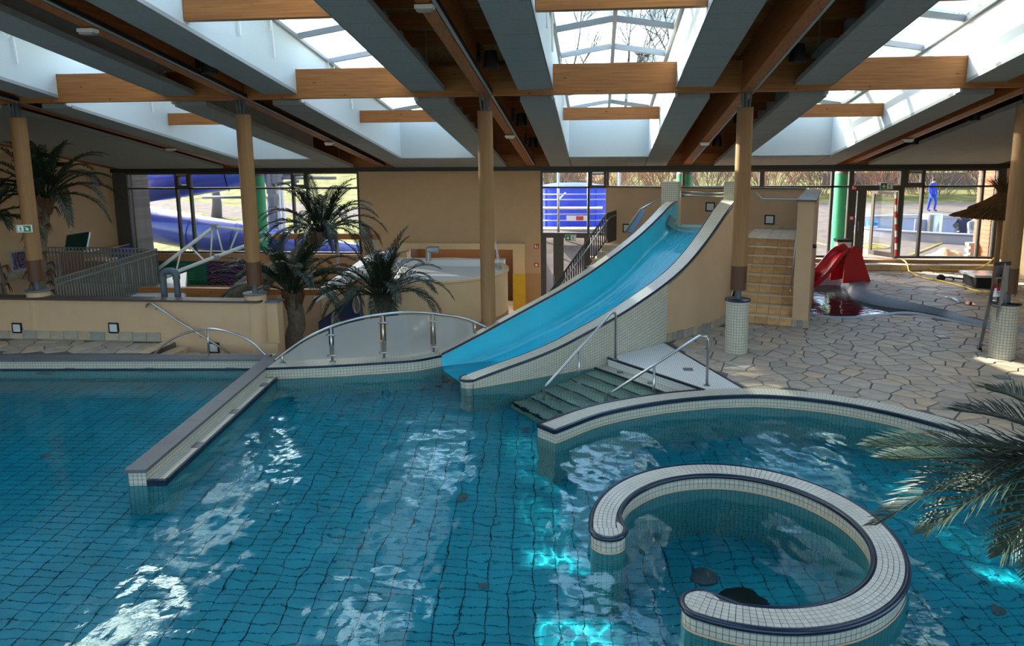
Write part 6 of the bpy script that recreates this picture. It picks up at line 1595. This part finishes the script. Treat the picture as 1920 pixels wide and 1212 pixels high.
for u, v, yd, sag, mt in ((1628, 838, 4.3, .05, 'palm_leaf'), (1655, 862, 4.4, .02, 'palm_leaf'), (1640, 985, 4.1, .16, 'palm_leaf'), (1735, 1000, 3.9, .12, 'palm_leaf'), (1790, 770, 4.6, .08, 'palm_leaf'), (1880, 1040, 3.7, .12, 'palm_leaf'), (1820, 920, 4.2, .1, 'palm_leaf'), (1850, 730, 4.8, .1, 'palm_leaf'), (1940, 1080, 3.5, .1, 'palm_leaf'), (2250, 700, 3.8, .1, 'palm_leaf'), (2200, 900, 3.4, .15, 'palm_leaf'), (2100, 600, 3.6, .1, 'palm_leaf'), (2400, 760, 4.4, .12, 'palm_leaf'), (2440, 900, 4.0, .12, 'palm_leaf'), (2420, 1020, 3.8, .14, 'palm_leaf'), (2300, 800, 4.9, .12, 'palm_leaf'), (2260, 1080, 3.5, .14, 'palm_leaf'), (2330, 620, 4.2, .1, 'palm_leaf'), (2160, 700, 5.0, .1, 'palm_leaf')):
    frond_to(u, v, yd, sag, mt)
# ================================================================ children's corner and loose things
plain('slide_red', srgb(178, 20, 34), .3)
zk = lambda p: Vector((p.x, p.y, zpav(p.x, p.y)))
# red children's slide: chute towards the water on the left, stair cheek on the right
ks = empty('children_slide', Vector((7.2, 20.6, .25)), 'small red plastic children slide at the paddling pool', 'slide')
dirv = Vector((-.93, -.38, 0)).normalized(); pv_ = Vector((-dirv.y, dirv.x, 0))
topc = aty(1583, 470, 20.6)
prof = [(0.0, 0), (.12, -.03), (.3, -.15), (.55, -.42), (.8, -.68), (1.05, -.86), (1.3, -.95), (1.5, -.97)]
base = Vector((topc.x, topc.y, topc.z-.05))
rows_ = []
for s_, dz in crom([Vector((a, b, 0)) for a, b in prof], 4) and [(p.x, p.y) for p in crom([Vector((a, b, 0)) for a, b in prof], 4)]:
    c = base+dirv*s_+Vector((0, 0, dz)); w = .23+.05*s_
    r = []
    for a, h in ((-1.12, .16), (-1.0, .17), (-.9, .05), (-.6, 0), (0, -.015), (.6, 0), (.9, .05), (1.0, .17), (1.12, .16), (1.08, .02), (.6, -.05), (0, -.06), (-.6, -.05), (-1.08, .02), (-1.12, .16)):
        r.append(c+pv_*(a*w)+Vector((0, 0, h)))
    rows_.append(r)
mk('chute', MB().sweep(rows_), 'slide_red', ks, smooth=40)
for s_ in (-1, 1):
    c = base+pv_*(s_*.26); g = zpav(base.x, base.y)
    side = [(-.75, g), (-.62, g), (-.45, g+.02), (-.1, g+.02), (.0, g), (.22, g), (.18, c.z-.12), (.05, c.z+.06), (-.06, c.z+.2), (-.2, c.z+.22), (-.32, c.z+.12), (-.45, c.z-.2)]
    q = [c-dirv*(-a)*1.0+Vector((0, 0, 0)) for a, z in side]; q = [Vector(((base+dirv*a+pv_*s_*.26).x, (base+dirv*a+pv_*s_*.26).y, z)) for a, z in side]
    mk('side_cheek', MB().add([p-pv_*.02 for p in q]+[p+pv_*.02 for p in q], [tuple(range(len(q))), tuple(range(2*len(q)-1, len(q)-1, -1))]+[(i, (i+1) % len(q), len(q)+(i+1) % len(q), len(q)+i) for i in range(len(q))]), 'slide_red', ks)
for k in range(4):
    a = base+dirv*(-.62+.13*k); z = zpav(base.x, base.y)+.17*(k+1)
    mk('step', MB().bar(Vector((a.x, a.y, z))-pv_*.25, Vector((a.x, a.y, z))+pv_*.25, .16, .05), 'slide_red', ks)
mk('top_plate', MB().bar(Vector((base.x, base.y, base.z))-pv_*.24-dirv*.15, Vector((base.x, base.y, base.z))+pv_*.24-dirv*.15, .3, .04), 'slide_red', ks)
# white bin with black top
wbx = aty(1580, 460, 22.45); o = empty('waste_bin', (wbx.x, 22.45, .466), 'translucent waste bin with black rim behind the red slide', 'bin')
plain('bin_white', srgb(206, 206, 202), .35)
mk('body', MB().prism([(wbx.x-.2, 22.28), (wbx.x+.2, 22.28), (wbx.x+.2, 22.6), (wbx.x-.2, 22.6)], .467, wbx.z+.12), 'bin_white', o); mk('rim', MB().prism([(wbx.x-.23, 22.26), (wbx.x+.23, 22.26), (wbx.x+.23, 22.62), (wbx.x-.23, 22.62)], wbx.z+.12, wbx.z+.2), 'black', o)
# thatched parasol
plain('straw', srgb(132, 94, 56), .9, noise=.35, nscale=30); plain('straw_dark', srgb(104, 72, 42), .9, noise=.3, nscale=30)
yp = 19.3; pp = aty(1868, 570, yp); g = zpav(pp.x, yp); ctr = Vector((aty(1877, 400, yp).x, yp, 0)); pc_ = Vector((ctr.x, yp, 0))
zt1 = aty(1877, 372, yp).z; zr1 = aty(1877, 400, yp).z
ps_ = empty('thatched_parasol', (pc_.x, yp, g), 'straw thatched parasol on a wooden pole near the right wall', 'parasol')
mk('pole', MB().tube([(pc_.x, yp, g), (pc_.x, yp, zt1+.1)], .065, 12), 'column_wood', ps_, smooth=True)
def thatch(nm, r0, z0, r1, z1, n, seed, mat):
    rn = random.Random(seed); m = MB()
    m.lathe([(r0, z0-.02), (r0+(r1-r0)*.5, z0+(z1-z0)*.62-.03), (r1-.05, z1-.02)], (pc_.x, yp, 0), 32)
    for k in range(n):
        a = 2*math.pi*k/n+rn.uniform(-.03, .03); d = Vector((math.cos(a), math.sin(a), 0)); e = rn.uniform(-.05, .06)
        P = [pc_+d*r0+Vector((0, 0, z0+rn.uniform(0, .02))), pc_+d*(r0+(r1-r0)*.5)+Vector((0, 0, z0+(z1-z0)*.62+rn.uniform(0, .03))), pc_+d*(r1+e)+Vector((0, 0, z1+rn.uniform(-.03, .01)))]
        m.tube(P, [.012, .022, .014], 4, cap=False)
    mk(nm, m, mat, ps_, fix=False)
thatch('lower_thatch', .12, zt1-.02, 1.12, zr1-.08, 190, 1, 'straw'); thatch('upper_thatch', .05, zt1+.16, .72, zr1+.12, 130, 2, 'straw')
m = MB(); rn = random.Random(3)
for k in range(90):
    a = rn.uniform(0, 6.28); d = Vector((math.cos(a), math.sin(a), 0)); s_ = rn.uniform(.15, .55)
    m.tube([pc_+Vector((0, 0, zt1+.1))+d*.04, pc_+Vector((0, 0, zt1+.3))+d*s_*.4, pc_+Vector((0, 0, zt1+.3+.28*(1-s_)+rn.uniform(0, .08)))+d*s_], [.012, .009, .003], 4, cap=False)
mk('straw_tuft', m, 'straw_dark', ps_, fix=False); mk('tie', MB().lathe([(.09, zt1+.1), (.07, zt1+.16), (.09, zt1+.22)], (pc_.x, yp, 0), 12), 'straw_dark', ps_)
# dark box with pale lid
bx_ = atz(1848, 540, .16); o = empty('storage_box', bx_, 'low dark box with a pale flat lid on the paving', 'box')
z_ = zpav(bx_.x, bx_.y); mk('body', MB().box(bx_.x-.42, bx_.y-.3, z_, bx_.x+.45, bx_.y+.4, z_+.3), 'rubber_black', o); mk('lid', MB().box(bx_.x-.5, bx_.y-.38, z_+.3, bx_.x+.52, bx_.y+.5, z_+.36), 'lamp_glass', o)
# pressure washer lance with nozzle head
lp0, lp1 = atz(1768, 522, .28), atz(1828, 527, .30); z_ = lambda p: zpav(p.x, p.y)
o = empty('washer_lance', Vector((lp0.x, lp0.y, z_(lp0))), 'black pressure washer lance lying on the far paving', 'lance')
a = Vector((lp0.x, lp0.y, z_(lp0)+.08)); b = Vector((lp1.x, lp1.y, z_(lp1)+.1))
mk('tube', MB().tube([a, b], .022, 8), 'black', o, smooth=True); mk('head', MB().lathe([(.0, -.08), (.1, -.075), (.12, -.02), (.07, .05), (.03, .07), (0, .07)], a+Vector((-.06, 0, .0)), 14), 'rubber_black', o, smooth=True); mk('grip', MB().tube([a+Vector((.15, -.02, 0)), a+Vector((.2, -.12, .01)), a+Vector((.24, -.14, -.06))], .025, 8), 'rubber_black', o, smooth=True)
def onp(u, v):
    p = atz(u, v, .2)
    for _ in range(6): p = atz(u, v, zpav(p.x, p.y)+.02)
    return p
hose([onp(u, v) for u, v in ((1704, 508), (1718, 516), (1740, 523), (1765, 527), (1800, 536), (1830, 545), (1852, 550))], 'long yellow hose crossing the far paving to the ladder', .02)
hose([aty(1690, 486, 22.6), aty(1698, 491, 22.4), Vector((aty(1702, 496, 22.24).x, 22.24, .46)), onp(1704, 508)], 'yellow hose hanging over the step at the glass door', .02)
hose([atz(u, v, .49) for u, v in ((1726, 489), (1735, 491))]+[Vector((aty(u, 500, 22.2).x, 22.2, z)) for u, z in ((1745, .38), (1775, .33), (1805, .33), (1830, .38))]+[Vector((aty(1852, 490, 22.2).x, 22.25, .5)), aty(1878, 470, 22.4)], 'yellow hose looping along the front of the low step', .02)
# stepladder against the right column
sl0 = empty('stepladder', Vector((7.6, 14.0, 0)), 'aluminium stepladder standing beside the rightmost tiled column', 'stepladder')
fl_, fr = atz(1836, 656, 0), atz(1862, 668, 0); rl = atz(1853, 648, 0); rr_ = atz(1878, 664, 0)
tl0, tr1 = aty(1872, 495, 13.6), aty(1886, 494, 13.45)
for nm, a, b in (('front_rail', fl_, tl0), ('front_rail', fr, tr1), ('rear_rail', rl+Vector((.15, .0, 0)), tl0+Vector((.05, .05, 0))), ('rear_rail', rr_, tr1+Vector((.05, .05, 0)))):
    mk(nm, MB().bar(a, b, .03, .06, (1, 0, 0)), 'alu', sl0); mk('rubber_foot', MB().box(a.x-.03, a.y-.03, 0, a.x+.03, a.y+.03, .05), 'black', sl0)
for k in range(6):
    t = (k+.55)/6.6; a, b = fl_.lerp(tl0, t), fr.lerp(tr1, t)
    mk('tread', MB().bar(a, b, .02, .02).add([a+Vector((-.02, -.05, 0)), b+Vector((-.02, -.05, 0)), b+Vector((.06, .06, 0)), a+Vector((.06, .06, 0)), a+Vector((-.02, -.05, .02)), b+Vector((-.02, -.05, .02)), b+Vector((.06, .06, .02)), a+Vector((.06, .06, .02))], [(3,2,1,0),(4,5,6,7),(0,1,5,4),(1,2,6,5),(2,3,7,6),(3,0,4,7)]), 'alu', sl0)
mk('top_cap', MB().bar(tl0+Vector((-.05, 0, 0)), tr1+Vector((.08, 0, 0)), .12, .06), 'black', sl0)
p = fl_.lerp(tl0, .66).lerp(fr.lerp(tr1, .66), .5)
mk('red_bracket', MB().box(p.x-.02, p.y-.04, p.z+.02, p.x+.14, p.y+.06, p.z+.16), 'sign_red', sl0); mk('warning_label', MB().add([p+Vector((-.1, -.06, -.02)), p+Vector((.06, -.07, -.02)), p+Vector((.05, -.03, .14)), p+Vector((-.06, -.03, .14))], [(0, 1, 2, 3)]), 'white', sl0)
# floor grates and wet patch on the paving
for u, v, l in ((1878, 708, 'small floor grate in the flagstones near the right edge'), (1766, 632, 'small floor grate in the flagstones below the stream')):
    p = atz(u, v, 0); o = empty('floor_grate', p, l, 'floor grate', 'paving grates'); mk('frame', MB().box(p.x-.11, p.y-.11, -.005, p.x+.11, p.y+.11, .009), 'frame_dark', o)
    for k in range(5): mk('slat', MB().box(p.x-.09, p.y-.085+.04*k, .008, p.x+.09, p.y-.07+.04*k, .014), 'alu', o)
plain('wet', srgb(60, 62, 66), .03)
m = MB(); pz = [onp(1480+x/D8, 300+y/D8) for x, y in ((830, 738), (890, 742), (930, 765), (985, 768), (1015, 785), (960, 782), (945, 770), (915, 772), (880, 752))]
tag(mk('puddle', m.add([p+Vector((0, 0, -.012)) for p in pz]+[p for p in pz], [tuple(range(len(pz), 2*len(pz)))]), 'wet', fix=False), 'small shiny puddle on the far flagstones', 'puddle')
# small grey speaker and rail on the right edge of the side wall
p = tw(1.27, .35, 0); tag(mk('wall_fitting', MB().lathe([(0, 0), (.05, .01), (.06, .05), (.03, .09), (0, .1)], tw(1.3, .6, 1.75), 12), 'black', smooth=True), 'small black fitting on the side of the tower wall', 'fitting')
# ---------------------------------------------------------------- people in the yard
plain('skin', srgb(206, 156, 130), .6); plain('cloth_blue', srgb(36, 62, 166), .85); plain('cloth_navy', srgb(34, 44, 70), .85); plain('cloth_grey', srgb(132, 136, 134), .85); plain('hair_dark', srgb(60, 50, 44), .8); plain('hair_grey', srgb(186, 182, 176), .8); plain('glove_blue', srgb(70, 150, 220), .6)
def person(base, rz, joints, edges_, rad, mats, label, scale=1.0, extra=None):
    me = bpy.data.meshes.new('person'); me.from_pydata([tuple(j) for j in joints], edges_, []); tmp = bpy.data.objects.new('person_tmp', me); COL.objects.link(tmp)
    sk = tmp.modifiers.new('s', 'SKIN'); sk.use_smooth_shade = True; ss = tmp.modifiers.new('d', 'SUBSURF'); ss.levels = 2; ss.render_levels = 2
    for k, sv in enumerate(me.skin_vertices[0].data): sv.radius = rad[k]; sv.use_root = (k == 0)
    out = bpy.data.meshes.new_from_object(tmp.evaluated_get(bpy.context.evaluated_depsgraph_get())); bpy.data.objects.remove(tmp)
    out.materials.clear()
    for mt in mats[0]: out.materials.append(M[mt])
    for p in out.polygons: p.material_index = mats[1](p.center); p.use_smooth = True
    o = bpy.data.objects.new('person', out); COL.objects.link(o); o.location = base; o.rotation_euler = (0, 0, rz); o.scale = (scale,)*3
    tag(o, label, 'person'); return o
def sub(o, nm, mb, mt, smooth=True):
    me = bpy.data.meshes.new(nm); me.from_pydata([tuple(v) for v in mb.v], [], mb.f); me.update(); autouv(me, {}); me.materials.append(M[mt])
    if smooth: me.shade_smooth()
    q = bpy.data.objects.new(nm, me); COL.objects.link(q); q.parent = o; return q
# 0 pelvis 1 waist 2 chest 3 neck 4 head 5 crown | arms | legs ; faces -Y
def figure(stance=.0, bend=0.0, armL=None, armR=None):
    J = [(0, 0, .95), (0, .0, 1.12), (0, .01+bend*.3, 1.36), (0, -bend*.2, 1.5), (0, -.02-bend*.3, 1.62), (0, -.01-bend*.3, 1.73),
         (.19, .01, 1.42), (.25, .02, 1.16), (.26, -.06, .92), (.26, -.08, .82), (-.19, .01, 1.42), (-.25, .02, 1.16), (-.26, -.06, .92), (-.26, -.08, .82),
         (.1, 0, .88), (.12, -.03-stance, .5), (.13, .02-stance, .1), (.14, -.14-stance, .05), (-.1, 0, .88), (-.12, -.02+stance, .5), (-.13, .04+stance, .1), (-.14, -.12+stance, .05), (0, -.12-bend*.3, 1.6)]
    E_ = [(0, 1), (1, 2), (2, 3), (3, 4), (4, 5), (2, 6), (6, 7), (7, 8), (8, 9), (2, 10), (10, 11), (11, 12), (12, 13), (0, 14), (14, 15), (15, 16), (16, 17), (0, 18), (18, 19), (19, 20), (20, 21), (4, 22)]
    R_ = [(.15, .11), (.14, .1), (.17, .11), (.055, .06), (.085, .1), (.06, .07), (.075, .075), (.055, .055), (.042, .042), (.035, .05), (.075, .075), (.055, .055), (.042, .042), (.035, .05), (.095, .095), (.075, .075), (.055, .055), (.045, .04), (.095, .095), (.075, .075), (.055, .055), (.045, .04), (.02, .02)]
    for k, pts in ((6, armL), (10, armR)):
        if pts:
            for i, p in enumerate(pts): J[k+1+i] = p
    return J, E_, R_
def dress(o, head, hairmat, handpts, top=True):
    h = Vector(head)
    cap_ = MB().lathe([(0, .13), (.06, .12), (.1, .07), (.108, .0), (.1, -.03)], h+Vector((0, .015, 0)), 14); sub(o, 'hair', cap_, hairmat)
    for s_ in (-1, 1):
        sub(o, 'ear', MB().lathe([(0, -.03), (.018, -.015), (.02, .01), (0, .03)], h+Vector((s_*.092, .01, -.02)), 8), 'skin'); sub(o, 'eye', MB().lathe([(0, -.01), (.012, 0), (0, .01)], h+Vector((s_*.035, -.098, .0)), 8), 'black')
    sub(o, 'mouth', MB().box(h.x-.025, h.y-.105, h.z-.07, h.x+.025, h.y-.095, h.z-.06), 'cap_brown', False)
    for hp, d in handpts:
        hp = Vector(hp); d = Vector(d).normalized(); sd_ = d.cross(Vector((0, 1, 0))).normalized() if abs(d.y) < .9 else Vector((1, 0, 0))
        for k in range(4):
            a = hp+sd_*(.017*(k-1.5)); L_ = (.075, .085, .08, .06)[k]; sub(o, 'finger', MB().tube([a, a+d*L_*.5+Vector((0, -.01, 0)), a+d*L_+Vector((0, -.03, 0))], [.009, .0085, .007], 6), 'glove_blue' if top else 'skin')
        sub(o, 'thumb', MB().tube([hp-d*.03+sd_*.03, hp+sd_*.05+d*.01, hp+sd_*.05+d*.04+Vector((0, -.015, 0))], [.011, .01, .008], 6), 'glove_blue' if top else 'skin')
pm = atz(1746, 397, zter(17, 36.5)); pm.z = zter(pm.x, pm.y)
J, E_, R_ = figure(.08)
o = person(pm, .55, J, E_, R_, (['cloth_blue', 'skin', 'black', 'glove_blue'], lambda c: 1 if c.z > 1.5 else (2 if c.z < .09 else (3 if (abs(c.x) > .19 and c.z < .9 and c.z > .7) else 0))), 'man in blue work overalls standing behind the steel pool', 1.0)
dress(o, (0, -.02, 1.64), 'hair_dark', [((.26, -.09, .79), (0, -.2, -1)), ((-.26, -.09, .79), (0, -.2, -1))])
sub(o, 'jacket_hem', MB().lathe([(.2, .0), (.19, .06)], (0, 0, .88), 14), 'cloth_blue'); sub(o, 'pocket', MB().box(.06, -.125, 1.26, .14, -.11, 1.36), 'cloth_blue', False)
w1 = aty(1824, 420, 28.4); w2 = aty(1806, 415, 29.2)
arm = [(.3, -.12, 1.2), (.22, -.32, 1.06), (.18, -.4, 1.02)]; armr = [(-.3, -.12, 1.2), (-.22, -.32, 1.06), (-.18, -.4, 1.02)]
J, E_, R_ = figure(0, .25, arm, armr)
zf_ = -.2
h1 = aty(1827, 408, 28.4).z-zf_; 
o = person(Vector((w1.x, 28.4, h1-1.64+zf_)), .4, J, E_, R_, (['cloth_grey', 'skin', 'cloth_navy'], lambda c: 1 if c.z > 1.5 else (2 if c.z < .95 else 0)), 'worker in a grey jacket bending inside the steel pool')
dress(o, (0, -.095, 1.64), 'hair_grey', [((.18, -.42, 1.0), (0, -1, -.4)), ((-.18, -.42, 1.0), (0, -1, -.4))], False)
J, E_, R_ = figure(0, .2, arm, armr); h2 = aty(1811, 402, 29.2).z
o = person(Vector((w2.x, 29.2, h2-1.64)), -.4, J, E_, R_, (['cloth_navy', 'skin', 'cloth_navy'], lambda c: 1 if c.z > 1.5 else 0), 'worker in a dark blue jacket behind the grey-jacketed worker')
dress(o, (0, -.08, 1.64), 'hair_dark', [((.18, -.42, 1.0), (0, -1, -.4)), ((-.18, -.42, 1.0), (0, -1, -.4))], False)
